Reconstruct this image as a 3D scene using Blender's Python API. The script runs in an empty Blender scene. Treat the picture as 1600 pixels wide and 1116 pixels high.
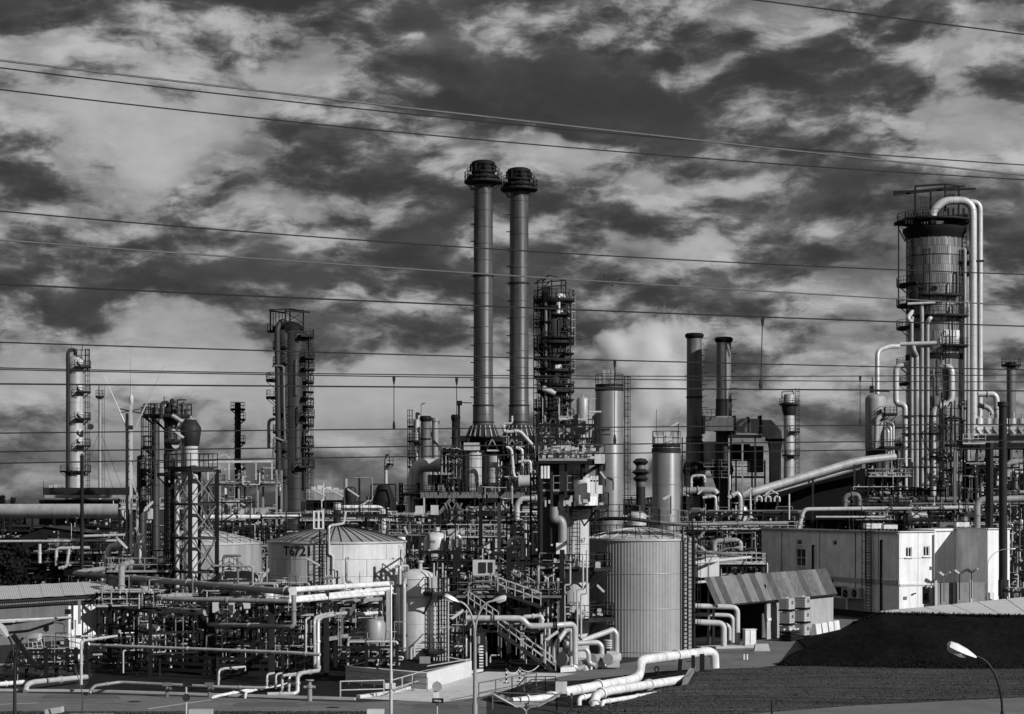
import bpy, math, random
from mathutils import Vector as V, Matrix
from math import sin, cos, pi, radians as R
random.seed(7)
SC = bpy.context.scene
COL = SC.collection

# ------------------------------------------------------------------ camera
H, F, YH = 12.0, 3000.0, 780.0      # eye height (m), focal length and horizon in 1600-px photo units
cam_d = bpy.data.cameras.new("camera"); cam = bpy.data.objects.new("camera", cam_d); COL.objects.link(cam)
cam_d.sensor_width = 36.0; cam_d.lens = 36.0 * F / 1600
cam_d.shift_y = (YH - 558) / 1600.0
cam_d.clip_start = 0.5; cam_d.clip_end = 20000
cam.location = (0, 0, H); cam.rotation_euler = (R(90), 0, 0)
SC.camera = cam
SC.view_settings.view_transform = 'Standard'; SC.view_settings.look = 'None'
SC.view_settings.exposure = 0.0; SC.view_settings.gamma = 1.0; SC.view_settings.use_curve_mapping = False
SC.cycles.max_bounces = 5; SC.cycles.diffuse_bounces = 2; SC.cycles.glossy_bounces = 2
SC.cycles.volume_bounces = 5; SC.cycles.transparent_max_bounces = 6

# ------------------------------------------------------------------ sun
SUN = V((0.72, -0.58, 0.0)).normalized() * cos(R(27)) + V((0, 0, sin(R(27))))
sd = bpy.data.lights.new("sun", 'SUN'); sd.energy = 5.0; sd.angle = R(0.5); sd.color = (1, 1, 1)
so = bpy.data.objects.new("sun", sd); COL.objects.link(so)
so.rotation_euler = SUN.to_track_quat('Z', 'Y').to_euler()

# ------------------------------------------------------------------ sky: monochrome broken cloud
W = bpy.data.worlds.new("World"); SC.world = W; W.use_nodes = True
wt = W.node_tree; wt.nodes.clear(); wn = wt.nodes.new; wl = wt.links.new
def wm(op, a, b=None, c=None):
    n = wn('ShaderNodeMath'); n.operation = op
    for i, x in enumerate((a, b, c)):
        if x is None: continue
        if isinstance(x, (int, float)): n.inputs[i].default_value = x
        else: wl(x, n.inputs[i])
    return n.outputs[0]
def wv(op, a, b=None, c=None):
    n = wn('ShaderNodeVectorMath'); n.operation = op
    for i, x in enumerate((a, b, c)):
        if x is None: continue
        if isinstance(x, (tuple, list)): n.inputs[i].default_value = x
        elif isinstance(x, (int, float)): n.inputs[i].default_value = (x, x, x)
        else: wl(x, n.inputs[i])
    return n
tc = wn('ShaderNodeTexCoord'); sp = wn('ShaderNodeSeparateXYZ'); wl(tc.outputs['Generated'], sp.inputs[0])
az = wm('ARCTAN2', sp.outputs[0], sp.outputs[1]); el = wm('ARCSINE', sp.outputs[2])
cb = wn('ShaderNodeCombineXYZ'); wl(wm('MULTIPLY', az, 3.0), cb.inputs[0]); wl(wm('MULTIPLY', el, 3.0), cb.inputs[1])
pos = cb.outputs[0]
def wnoise(vec, scale, detail, rough=.55, col=False):
    n = wn('ShaderNodeTexNoise'); n.inputs['Scale'].default_value = scale; n.inputs['Detail'].default_value = detail
    n.inputs['Roughness'].default_value = rough; wl(vec, n.inputs['Vector'])
    return n.outputs['Color' if col else 'Fac']
w1 = wv('MULTIPLY', wv('SUBTRACT', wnoise(pos, 5.0, 4, .5, True), (.5, .5, .5)).outputs[0], (.20, .11, 0)).outputs[0]
w2 = wv('MULTIPLY', wv('SUBTRACT', wnoise(pos, 15.0, 5, .55, True), (.5, .5, .5)).outputs[0], (.07, .05, 0)).outputs[0]
wp = wv('ADD', wv('ADD', pos, w1).outputs[0], w2).outputs[0]
# cloud masses: centre (photo px), half size (px), brightness change
BL = [(500,10,560,50,-.10),(500,45,130,40,-.06),(960,160,330,55,-.17),(830,185,170,45,-.05),(1230,110,150,60,-.06),(690,110,70,30,-.08),
(20,50,110,45,-.09),(40,290,55,32,-.11),(460,250,150,50,-.08),(640,355,130,36,-.12),(420,300,120,25,-.04),(260,440,330,48,-.13),(180,482,70,20,-.10),
(700,505,60,18,-.09),(930,330,110,38,-.12),(890,410,90,22,-.09),(1280,300,130,42,-.11),(1300,420,130,24,-.08),(1570,430,60,50,-.09),
(990,525,70,22,-.06),(1250,555,140,18,-.05),(700,450,180,30,-.08),(560,520,140,26,-.05),(1590,90,60,70,-.04),(30,240,40,30,.02),
(130,110,240,30,.12),(140,35,50,20,.07),(230,215,130,70,.16),(240,255,90,40,.08),(60,175,110,40,.06),(450,330,60,18,.13),(615,72,35,14,.12),(480,125,110,35,.07),
(880,232,80,26,.20),(1020,290,110,40,.09),(1090,385,70,22,.18),(950,360,60,18,.08),(1490,100,60,45,.12),(1470,200,110,60,.10),(800,70,130,30,.06),(1110,40,90,30,.06),
(280,500,90,30,.12),(380,470,120,16,.06),(560,475,70,18,.10),(600,600,240,40,.14),(150,590,220,40,.15),(350,650,460,34,.09),(330,545,120,26,.07),(1250,600,120,40,.07),(960,470,120,40,-.06),(1130,590,60,50,-.03),(1160,500,70,28,.08),(1000,600,110,70,-.05),
(1560,535,60,20,.12),(1330,520,120,18,.06),(1230,240,80,22,.05),(420,400,190,18,.05),(1540,330,60,40,.04),(1500,480,60,20,.05),
(400,765,420,30,-.02),(1300,650,260,60,.02),(1560,250,60,30,.05),(330,180,70,40,.05),(560,170,120,40,.05)]
acc = None
for (cx, cy, sx, sy, a) in BL:
    c = (-(cx - 800) / 1000.0, -(780 - cy) / 1000.0, 0)
    s = (1000.0 / sx, 1000.0 / sy, 0)
    q = wv('MULTIPLY', wv('ADD', wp, c).outputs[0], s).outputs[0]
    d = wv('DOT_PRODUCT', q, q).outputs['Value']
    e = wm('POWER', 0.45, d)
    acc = wm('MULTIPLY', e, a*1.35) if acc is None else wm('MULTIPLY_ADD', e, a*1.35, acc)
st0 = wv('ADD', pos, wv('MULTIPLY', w1, (.5, .5, 0)).outputs[0]).outputs[0]
st = wv('MULTIPLY', st0, (.78, 1.75, 1.0)).outputs[0]
st2 = wv('MULTIPLY', wv('ADD', st0, (.006, .030, 0)).outputs[0], (.78, 1.75, 1.0)).outputs[0]
na = wnoise(st, 5.4, 10, .60); nb = wnoise(st2, 5.4, 10, .60)
def sstep(x, lo, hi):
    n = wn('ShaderNodeMapRange'); n.interpolation_type = 'SMOOTHSTEP'; wl(x, n.inputs[0]); n.inputs[1].default_value = lo; n.inputs[2].default_value = hi; return n.outputs[0]
sh = wm('MULTIPLY', acc, -.62)
da = sstep(wm('ADD', na, sh), .42, .62); db = sstep(wm('ADD', nb, sh), .42, .62)
low = wm('MULTIPLY_ADD', sstep(wm('MULTIPLY', el, 3.0), .02, .33), .45, .55)      # thinner, flatter cloud towards the horizon
n1 = wm('MULTIPLY', wm('SUBTRACT', da, .5), -.13)
n2 = wm('MULTIPLY', wm('SUBTRACT', da, db), .46)              # lit tops, shaded bases
n3 = wm('MULTIPLY', wm('SUBTRACT', wnoise(st, 10.0, 8, .6), .5), .42)
val = wm('ADD', wm('ADD', wm('MULTIPLY', acc, .95), .385), wm('MULTIPLY', low, wm('ADD', n1, wm('ADD', n2, n3))))       # display-space brightness
val = wm('MULTIPLY_ADD', wm('DIVIDE', 1.0, wm('ADD', 1.0, wm('POWER', 2.71828, wm('MULTIPLY', wm('SUBTRACT', val, .435), -7.8)))), .56, .19)
lin = wm('POWER', val, 2.25)
sky = wn('ShaderNodeTexSky'); sky.sky_type = 'NISHITA'; sky.sun_disc = False
sky.sun_elevation = R(27); sky.sun_rotation = math.atan2(SUN.x, SUN.y)
bw = wn('ShaderNodeRGBToBW'); wl(sky.outputs[0], bw.inputs[0])
tot = wm('ADD', wm('MULTIPLY', lin, 10.0), wm('MINIMUM', wm('MULTIPLY', bw.outputs[0], .04), .15))
bg = wn('ShaderNodeBackground'); bg.inputs['Strength'].default_value = 0.1
wl(tot, bg.inputs['Color']); wo = wn('ShaderNodeOutputWorld'); wl(bg.outputs[0], wo.inputs[0])

# ------------------------------------------------------------------ materials (all neutral: the place is photographed in black and white)
MATS = {}
def mat(name, c, rough=.6, metal=0.0, var=.35, scale=.8, streak=.0, fine=.15, bump=0.0, island=0.0, spec=.4, mow=0.0):
    m = bpy.data.materials.new(name); m.use_nodes = True; MATS[name] = m
    nt = m.node_tree; n = nt.nodes.new; l = nt.links.new
    bs = nt.nodes['Principled BSDF']
    bs.inputs['Roughness'].default_value = rough; bs.inputs['Metallic'].default_value = metal
    bs.inputs['Specular IOR Level'].default_value = spec
    g = n('ShaderNodeNewGeometry')
    def noise(vs, sc, det):
        mp = n('ShaderNodeVectorMath'); mp.operation = 'MULTIPLY'; mp.inputs[1].default_value = vs
        l(g.outputs['Position'], mp.inputs[0])
        t = n('ShaderNodeTexNoise'); t.inputs['Scale'].default_value = sc; t.inputs['Detail'].default_value = det
        t.inputs['Roughness'].default_value = .62; l(mp.outputs[0], t.inputs['Vector']); return t.outputs['Fac']
    def math_(op, a, b):
        k = n('ShaderNodeMath'); k.operation = op
        for i, x in enumerate((a, b)):
            if isinstance(x, (int, float)): k.inputs[i].default_value = x
            else: l(x, k.inputs[i])
        return k.outputs[0]
    big = noise((1, 1, 1), scale, 6)
    f = math_('MULTIPLY', math_('SUBTRACT', big, .5), var * 2.6)
    if fine:
        f = math_('ADD', f, math_('MULTIPLY', math_('SUBTRACT', noise((1, 1, 1), scale * 9, 5), .5), fine * 2))
    if streak:
        f = math_('ADD', f, math_('MULTIPLY', math_('SUBTRACT', noise((2.2, 2.2, .12), scale * 1.6, 5), .5), streak * 2.6))
    if mow:
        f = math_('ADD', f, math_('MULTIPLY', math_('SUBTRACT', noise((.06, 1.6, 1), 1.0, 5), .5), mow * 2.6))
    if island:
        f = math_('ADD', f, math_('MULTIPLY', math_('SUBTRACT', g.outputs['Random Per Island'], .5), island * 2))
    f = math_('MAXIMUM', math_('MULTIPLY', math_('ADD', f, 1.0), c), c * .15)
    cbn = n('ShaderNodeCombineColor')
    for i in range(3): l(f, cbn.inputs[i])
    l(cbn.outputs[0], bs.inputs['Base Color'])
    if bump:
        bn = n('ShaderNodeBump'); bn.inputs['Strength'].default_value = bump; bn.inputs['Distance'].default_value = .05
        l(big, bn.inputs['Height']); l(bn.outputs[0], bs.inputs['Normal'])
    return m
mat('black_steel', .011, .65, 0, .4, 1.0, .2, spec=.1)
mat('dark_steel', .019, .55, 0, .4, .8, .3, spec=.15)
mat('grey_steel', .11, .5, 0, .35, .7, .3)
mat('mid_steel', .24, .45, .1, .35, .7, .3)
mat('silo_paint', .15, .42, .1, .25, .3, .4)
mat('shed_wall', .30, .6, .05, .25, .6, .4)
mat('shaded_concrete', .17, .85, 0, .35, .8, .2, .25, .2)  # concrete darkened to carry the shade on the yard wall
mat('ivy', .008, .95, 0, .9, .22, 0, .8, 0, spec=.03)
mat('galvanised', .42, .42, .2, .3, .9, .25)
mat('aluminium', .40, .42, .15, .25, .6, .3, island=.12)
mat('dull_aluminium', .25, .55, .1, .35, .5, .35, island=.18)
mat('white_paint', .58, .5, 0, .25, .8, .5)
mat('tank_roof', .24, .55, 0, .25, .5, .2, island=.12)
mat('soft_white', .42, .5, 0, .22, .6, .3)
mat('streaked_steel', .13, .5, .05, .4, .3, .9, .25)
mat('stack_steel', .056, .42, .1, .5, .3, 1.3, .3)
mat('dark_clad', .026, .5, .0, .45, .4, .6, island=.30, spec=.2)
mat('clad_panel', .22, .30, .5, .35, .4, .6, island=.38)
mat('tank_paint', .50, .45, .05, .2, .35, .28, island=.08)
mat('corrugated', .26, .5, .1, .2, .3, .4)
mat('roof_sheet_pale', .40, .6, 0, .2, .5, .1, .2)
mat('shed_sheet', .125, .6, 0, .35, 1.2, .5, .25)
mat('roof_sheet_old', .055, .85, 0, .6, 1.6, .3, .6)
mat('roof_sheet_streaked', .09, .7, 0, .45, 1.6, .9, .35)
mat('concrete', .34, .85, 0, .25, .5, .15, .2, .2)
mat('white_concrete', .50, .8, 0, .22, .5, .1, .12)
mat('render_wall', .74, .85, 0, .34, .7, .22, .18)  # same render as render_white, lightened because no sun reaches these faces
mat('render_white', .66, .8, 0, .16, .6, .34, .10)
mat('asphalt', .14, .9, 0, .35, .18, 0, .35, .2, spec=.04)
mat('tar_patch', .105, .9, 0, .3, .5, 0, .3, spec=.04)
mat('pale_paving', .46, .9, 0, .22, .35, 0, .3, .2, spec=.04)
mat('dirt', .016, .95, 0, .5, .5, 0, .4, .3, spec=.04)  # near-black dirt, dark enough to hold the shade on the process floor
mat('gravel', .038, .95, 0, .4, .2, 0, .4, .3, spec=.04)
mat('grass_green', .055, .95, 0, .35, .3, .0, .22, .15, island=.08, spec=.03, mow=.9)
mat('bank_soil', .014, .95, 0, .6, .4, 0, .5, .3, spec=.05)
mat('foliage', .014, .9, 0, .5, 1.5, 0, .3, island=.5, spec=.1)
mat('bark', .06, .9)
mat('glass', .012, .12, 0, .1, spec=.6)
mat('dark_void', .007, .95, 0, .3, spec=.03)  # near-black fill for gaps and voids that lie in shade
mat('plastic_white', .66, .4, 0, .12, 1.2)
mat('sign_white', .85, .5, 0, .05)
mat('lamp_glass', .50, .25, 0, .1, 2)
mat('wire_dark', .02, .45, .2, .2)
mat('wire_pale', .14, .5, .5, .3, 3)
mat('print_black', .015, .8, 0, .2)
mat('hill_far', .05, .95, 0, .4, .02)

# ------------------------------------------------------------------ mesh helpers
def P(px, py, d): return V(((px - 800) / F * d, d, H - (py - YH) / F * d))
def PG(px, py, z=0.0): return P(px, py, (H - z) * F / (py - YH))
ORG = {}
FINE = {'railing', 'print', 'cage', 'ladder', 'side_rails', 'stand', 'scraps', 'fan_blades', 'rungs', 'bracing', 'fittings', 'lettering',
        'pallet', 'grille', 'ladder_cage', 'tubes', 'stiffeners', 'small_pipes', 'valves', 'handrail', 'brackets'}
class MB:
    def __init__(s): s.v = []; s.f = []
    def quad(s, *p):
        b = len(s.v); s.v += [tuple(x) for x in p]; s.f.append(tuple(range(b, b + len(p))))
    def hexa(s, p):   # 8 corners: bottom 4 then top 4
        b = len(s.v); s.v += [tuple(x) for x in p]
        s.f += [tuple(b + i for i in q) for q in ((3,2,1,0),(4,5,6,7),(0,1,5,4),(1,2,6,5),(2,3,7,6),(3,0,4,7))]
    def grid(s, rows, flip=False):
        b = len(s.v); n = len(rows[0])
        for r in rows: s.v += [tuple(x) for x in r]
        for j in range(len(rows) - 1):
            for i in range(n - 1):
                q = (b + j*n + i, b + j*n + i + 1, b + (j+1)*n + i + 1, b + (j+1)*n + i); s.f.append(q[::-1] if flip else q)
    def box(s, c, sz, rz=0.0):
        c = V(c); a, b, h = sz[0] / 2, sz[1] / 2, sz[2] / 2; x = V((cos(rz), sin(rz), 0)); y = V((-sin(rz), cos(rz), 0)); z = V((0, 0, h))
        s.hexa([c - x*a - y*b - z, c + x*a - y*b - z, c + x*a + y*b - z, c - x*a + y*b - z,
                c - x*a - y*b + z, c + x*a - y*b + z, c + x*a + y*b + z, c - x*a + y*b + z])
    def beam(s, p0, p1, w, h=None):
        p0, p1 = V(p0), V(p1); h = h or w; t = (p1 - p0)
        if t.length < 1e-6: return
        t.normalize(); u = t.cross(V((0, 0, 1)))
        if u.length < 1e-3: u = V((1, 0, 0))
        u.normalize(); n = u.cross(t).normalized(); u = u * w / 2; n = n * h / 2
        s.hexa([p0 - u - n, p0 + u - n, p0 + u + n, p0 - u + n, p1 - u - n, p1 + u - n, p1 + u + n, p1 - u + n])
    def ring(s, rings, n, caps=True):
        b = len(s.v)
        for r in rings: s.v += [tuple(x) for x in r]
        for i in range(len(rings) - 1):
            for j in range(n):
                k = (j + 1) % n
                s.f.append((b + i*n + j, b + i*n + k, b + (i+1)*n + k, b + (i+1)*n + j))
        if caps:
            s.f.append(tuple(b + j for j in reversed(range(n))))
            s.f.append(tuple(b + (len(rings)-1)*n + j for j in range(n)))
    def cyl(s, p0, p1, r0, r1=None, n=10, caps=True):
        p0, p1 = V(p0), V(p1); r1 = r0 if r1 is None else r1
        t = (p1 - p0).normalized(); u = t.orthogonal().normalized() if abs(t.z) < .99 else V((1, 0, 0)); w = t.cross(u)
        s.ring([[p + (u * cos(2*pi*j/n) + w * sin(2*pi*j/n)) * r for j in range(n)] for p, r in ((p0, r0), (p1, r1))], n, caps)
    def lathe(s, c, prof, n=24, caps=True):
        c = V(c)
        s.ring([[c + V((r * cos(2*pi*j/n), r * sin(2*pi*j/n), z)) for j in range(n)] for r, z in prof], n, caps)
    def tube(s, pts, r, fil=None, n=8, band=0.0, bh=.04):
        pts = [V(p) for p in pts]; fil = r * 2.4 if fil is None else fil
        path = [pts[0]]
        for i in range(1, len(pts) - 1):
            a, b, c = pts[i-1], pts[i], pts[i+1]; d0 = (a - b); d1 = (c - b); L0, L1 = d0.length, d1.length
            if L0 < 1e-6 or L1 < 1e-6: continue
            d0 /= L0; d1 /= L1; f = min(fil, L0 * .48, L1 * .48)
            if d0.dot(d1) < -.999: path.append(b); continue
            m = 4 if n < 10 else 6
            for k in range(m + 1):
                t = k / m; path.append((b + d0*f) * (1-t)**2 + b * 2*t*(1-t) + (b + d1*f) * t*t)
        path.append(pts[-1])
        tg = [(path[min(i+1, len(path)-1)] - path[max(i-1, 0)]).normalized() for i in range(len(path))]
        u = tg[0].orthogonal().normalized() if abs(tg[0].z) < .9 else V((1, 0, 0)) - tg[0] * tg[0].x
        rings = []
        for i, p in enumerate(path):
            u = u - tg[i] * u.dot(tg[i])
            u.normalize(); w = tg[i].cross(u)
            rings.append([p + (u * cos(2*pi*j/n) + w * sin(2*pi*j/n)) * r for j in range(n)])
        s.ring(rings, n)
        if band:
            for a, b in zip(pts[:-1], pts[1:]):
                L = (b - a).length; k = int(L / band); t = (b - a) / L if L else None
                for q in range(1, k):
                    c = a + t * band * q; s.cyl(c - t*.03, c + t*.03, r * (1 + bh), n=n)
    def sector(s, c, r0, r1, a0, a1, h, n=None):    # ring sector slab, top at c.z
        c = V(c); n = n or max(3, int(abs(a1 - a0) / .3))
        for i in range(n):
            A = a0 + (a1 - a0) * i / n; B = a0 + (a1 - a0) * (i + 1) / n
            q = [c + V((r * cos(t), r * sin(t), 0)) for r, t in ((r0, A), (r1, A), (r1, B), (r0, B))]
            s.hexa([x - V((0, 0, h)) for x in q] + q)
    def rail(s, pts, h=1.1, w=.05, sp=1.5, toe=True, closed=False):
        w *= .8
        pts = [V(p) for p in pts]
        if closed: pts.append(pts[0])
        up = V((0, 0, 1))
        for a, b in zip(pts[:-1], pts[1:]):
            L = (b - a).length
            if L < .01: continue
            for k in (1.0, .55): s.beam(a + up*h*k, b + up*h*k, w)
            if toe: s.beam(a + up*.08, b + up*.08, w*.4, .16)
            m = max(1, round(L / sp))
            for i in range(m + 1): q = a + (b - a) * i / m; s.beam(q, q + up*h, w)
    def ladder(s, p0, p1, side, w=.5, t=.05, step=.35, cage=0.0, out=None):
        p0, p1, side = V(p0), V(p1), V(side).normalized() * w / 2
        s.beam(p0 - side, p1 - side, t); s.beam(p0 + side, p1 + side, t)
        m = int((p1 - p0).length / step)
        for i in range(1, m): q = p0 + (p1 - p0) * i / m; s.beam(q - side, q + side, t * .8)
        if cage and out is not None:
            out = V(out).normalized() * cage; z0 = 2.2; L = (p1 - p0).length; ax = (p1 - p0).normalized()
            hp = [(-1, 0), (-1, .6), (-.5, 1), (.5, 1), (1, .6), (1, 0)]
            k = z0
            while k < L:
                q = [p0 + ax*k + side*a + out*b for a, b in hp]
                for x, y in zip(q[:-1], q[1:]): s.beam(x, y, t * .8)
                k += .9
            for a, b in hp[1:5]: s.beam(p0 + ax*z0 + side*a + out*b, p1 + side*a + out*b, t * .7)
    def build(s, name, m, parent=None, label=None, cat=None, group=None, kind=None, smooth=True, mesh_only=False):
        o0 = ORG.get(parent.name, V((0, 0, 0))) if parent else (sum((V(x) for x in s.v), V((0, 0, 0))) / max(1, len(s.v)))
        if not parent and s.v: o0 = V((o0.x, o0.y, min(x[2] for x in s.v)))
        me = bpy.data.meshes.new(name); me.from_pydata([(x[0]-o0.x, x[1]-o0.y, x[2]-o0.z) for x in s.v], [], s.f)
        if smooth:
            me.polygons.foreach_set('use_smooth', [True] * len(me.polygons)); me.set_sharp_from_angle(angle=R(38))
        me.materials.append(MATS[m] if isinstance(m, str) else m)
        o = bpy.data.objects.new(name, me); COL.objects.link(o)
        if parent:
            o.parent = parent; ORG[o.name] = o0
            if name in FINE and not kind: kind = 'stuff'
        else: o.location = o0; ORG[o.name] = o0.copy()
        tag(o, label, cat, group, kind); return o
def tag(o, label=None, cat=None, group=None, kind=None):
    if label: o['label'] = label
    if cat: o['category'] = cat
    if group: o['group'] = group
    if kind: o['kind'] = kind
    return o
def thing(name, label, cat, loc, group=None):
    o = bpy.data.objects.new(name, None); o.empty_display_size = .3; COL.objects.link(o); o.location = loc; ORG[o.name] = V(loc)
    return tag(o, label, cat, group)
def mesh1(name, m, parent, fn, **k):
    b = MB(); fn(b); return b.build(name, m, parent, **k)
def dup(root, delta, label=None, group=None):
    r = root.copy(); COL.objects.link(r); r.location = root.location + V(delta)
    if label: r['label'] = label
    if group: r['group'] = group
    for ch in root.children:
        c = ch.copy(); COL.objects.link(c); c.parent = r
        for g in ch.children:
            e = g.copy(); COL.objects.link(e); e.parent = c
    return r
def ppts(pts): return [P(*p) for p in pts]
def pipe(label, pts, rpx, m='galvanised', n=10, band=0.0, fil=None, name='pipe', flange=1, group=None, support=False):
    """one pipe run through (px, py, distance) points; radius in photo px at its mean distance"""
    w = ppts(pts); dm = sum(p[2] for p in pts) / len(pts); r = rpx * dm / F
    if not band and rpx >= 2.0: band = 1.4
    b = MB(); b.tube(w, r, fil, n, band, .07)
    o = b.build(name, m, None, label, 'pipe', group)
    if flange:
        for a, c in zip(w[:-1], w[1:]):
            if (c - a).length > 4 * r:
                t = (c - a).normalized()
                for k in range(1, flange + 1):
                    q = a + (c - a) * k / (flange + 1); mesh1('flange', m, o, lambda fb: fb.cyl(q - t*.06, q + t*.06, r * 1.35, n=n))
    return o
# plant axes on the ground: A runs right and towards the camera, B runs right and away
A = V((.56, -.83, 0)).normalized(); B = V((.83, .56, 0)).normalized(); UP = V((0, 0, 1))
# ================================================================== GROUND
def sheet(name, pts, z, m, label=None, kind='structure', cat=None, thick=0):
    b = MB(); q = [V((p.x, p.y, z)) for p in pts]; b.quad(*q); return b.build(name, m, None, label, cat, None, kind, smooth=False)
b = MB(); b.quad((-4000, 20, 0), (4000, 20, 0), (4000, 9000, 0), (-4000, 9000, 0))
b.build('ground', 'gravel', None, 'dark gravel yard ground under the whole refinery', None, None, 'structure', smooth=False)
# road strip crossing the foreground and swinging right behind the trench
sheet('road', [PG(-150, 1079), PG(330, 1090), PG(560, 1098), PG(760, 1090), PG(760, 1140), PG(-150, 1122)], .012, 'asphalt', 'grey asphalt road along the front of the plant')
sheet('yard_road', [PG(700, 1090), PG(745, 1055), PG(880, 1052), PG(1010, 1031), PG(1110, 1012), PG(1180, 998), PG(1330, 955), PG(1400, 955), PG(1300, 1015), PG(1215, 1040), PG(1060, 1058), PG(900, 1085), PG(800, 1100)], .008, 'asphalt', 'asphalt yard road between the corrugated tank and the pipe trench')
sheet('paved_apron', [PG(560, 1092), PG(610, 1086), PG(668, 1069), PG(760, 1050), PG(900, 1053), PG(850, 1063), PG(752, 1089), PG(690, 1098)], .020, 'pale_paving', 'pale concrete apron beside the guard rails')
sheet('process_floor', [PG(130, 1077), PG(175, 1010), PG(620, 985), PG(900, 1000), PG(880, 1050), PG(745, 1053), PG(660, 1070), PG(560, 1088), PG(330, 1083)], .004, 'dirt', 'dark dirt floor under the process units with their shade painted in')  # dirt plus the shade of the units, both in the colour
for (a, c, w, lab) in (((232, 1108), (330, 1094), .18, 'white painted line slanting across the front road'), ((0, 1101), (60, 1099), .15, 'white painted edge line at the left end of the front road')):
    p, q = PG(*a), PG(*c); t = (q - p).normalized(); n = t.cross(UP) * w / 2
    sheet('road_marking', [p - n, p + n, q + n, q - n], .017, 'white_concrete', lab)
for k, (x0, y0, x1, y1, lab) in enumerate(((60, 1086, 190, 1092, 'long darker repair patch on the left part of the front road'), (360, 1098, 470, 1104, 'dark repair patch on the front road before the hydrant'), (640, 1100, 720, 1108, 'dark square repair patch beside the road sign'), (1010, 1040, 1060, 1046, 'dark repair patch on the yard road behind the trench pipes'), (1120, 1016, 1180, 1021, 'dark strip patch in front of the white electrical cabinet'))):
    sheet('road_patch', [PG(x0, y1), PG(x1, y1 + 1), PG(x1 - 8, y0), PG(x0 + 12, y0)], .0165, 'tar_patch', lab)
for k, (x, y, lab) in enumerate(((210, 1097, 'round iron cover in the front road left of the road marking'), (520, 1106, 'round iron cover in the front road right of the hydrant'), (1080, 1034, 'round iron cover in the yard road by the ribbed tank'))):
    c = PG(x, y); mesh1('manhole_cover', 'dark_steel', None, lambda q: q.cyl(c + UP*.008, c + UP*.03, .38, n=16), label=lab, cat='manhole cover')
rw = random.Random(11)
for k in range(9):
    x = rw.uniform(-10, 640); y = rw.uniform(1084, 1104); p = PG(x, y); q = [p]
    for _ in range(7): q.append(q[-1] + V((rw.uniform(.3, 1.1), rw.uniform(-.5, .5), 0)))
    bb = MB(); [bb.quad(*[V((u_.x, u_.y + w_, .0175)) for u_, w_ in ((m, -.03), (n_, -.03), (n_, .03), (m, .03))]) for m, n_ in zip(q[:-1], q[1:])]
    bb.build('road_crack', 'dirt', None, 'dark sealed crack wandering across the front road', None, 'cracks in the front road', 'structure', smooth=False)
# kerb along the far side of the front road
kb = MB(); kp = [PG(-150, 1079), PG(140, 1081), PG(330, 1087), PG(555, 1094)]
for p, q in zip(kp[:-1], kp[1:]): kb.beam(p + UP*.07, q + UP*.07, .25, .14)
kb.build('kerb', 'concrete', None, 'low concrete kerb along the far edge of the front road', None, None, 'structure')
kb = MB(); kp = [PG(560, 1091), PG(612, 1084), PG(668, 1067), PG(752, 1049)]
for p, q in zip(kp[:-1], kp[1:]): kb.beam(p + UP*.09, q + UP*.09, .3, .18)
kb.build('kerb', 'white_concrete', None, 'pale kerb under the guard rail of the concrete apron', None, None, 'structure')
# foreground verge and path
sheet('verge', [PG(-300, 1112), PG(600, 1112), PG(600, 1500), PG(-300, 1500)], .024, 'grass_green', 'dark grass verge in front of the road')
# lawn on the right, a gently rolling sheet, with the embankment rising out of it
gb = MB(); nx, ny = 60, 26
def lawn_far(px): 
    L = ((800, 1135), (900, 1110), (960, 1099), (1000, 1082), (1058, 1069), (1090, 1046), (1250, 1040), (1260, 1038), (3000, 1038))
    for (x0, y0), (x1, y1) in zip(L[:-1], L[1:]):
        if x0 <= px <= x1: return y0 + (y1 - y0) * (px - x0) / (x1 - x0)
    return 1038
rows = []
for j in range(ny + 1):
    r = []
    for i in range(nx + 1):
        px = 880 + i * 18; y0 = max(lawn_far(px), 1036); y1 = 1150
        p = PG(px, y0 + (y1 - y0) * j / ny); p.z = .04 + .08 * math.sin(p.x * .35) * math.sin(p.y * .21) * min(1, j / 4) + .3 * min(1, j / 6) + random.uniform(-.012, .012)
        if j == 0: p.z = -.02
        r.append(p)
    rows.append(r)
gb.grid(rows, True)
gb.build('lawn', 'grass_green', None, 'mown grass lawn in the right foreground', None, None, 'structure')
sheet('front_path', [PG(1040, 1138, .5), PG(1180, 1115, .5), PG(1330, 1103, .5), PG(1700, 1085, .5), PG(1700, 1160, .5), PG(1040, 1180, .5)], .5, 'asphalt', 'grey path at the bottom right edge')
# embankment: dark steep bank with a paved top
foot = [PG(1212, 1040), PG(1300, 1044), PG(1400, 1048), PG(1500, 1049), PG(1620, 1049), PG(1760, 1049)]
crest_d = [(1262, 1012, 1.2), (1330, 974, 2.7), (1376, 958, 3.5), (1480, 960, 3.5), (1620, 962, 3.5), (1760, 963, 3.5)]
crest = [PG(x, y, z) for x, y, z in crest_d]
back = [PG(1262, 1005, 0) + V((0, 6, 0)), PG(1376, 968, .0), PG(1400, 954.5, 3.5), PG(1480, 947, 3.5), PG(1620, 931.5, 3.5), PG(1760, 925, 3.5)]
eb = MB(); K = 14; SUBD = 9
def lerp_line(L, t):
    t *= len(L) - 1; i = min(int(t), len(L) - 2); return L[i].lerp(L[i+1], t - i)
gr = []
for j in range(K + 1):
    row = []
    for i in range(len(foot) * SUBD + 1):
        t = i / (len(foot) * SUBD); a = lerp_line(foot, t); c = lerp_line(crest, t); s = j / K
        p = a.lerp(c, s); bulge = math.sin(s * pi) * .18
        p.z += bulge + (.07*math.sin(p.x*.9 + j*.4)*math.sin(p.x*.37 + 1) if 0 < j < K else 0); row.append(p)
    gr.append(row)
eb.grid(gr)
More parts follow.
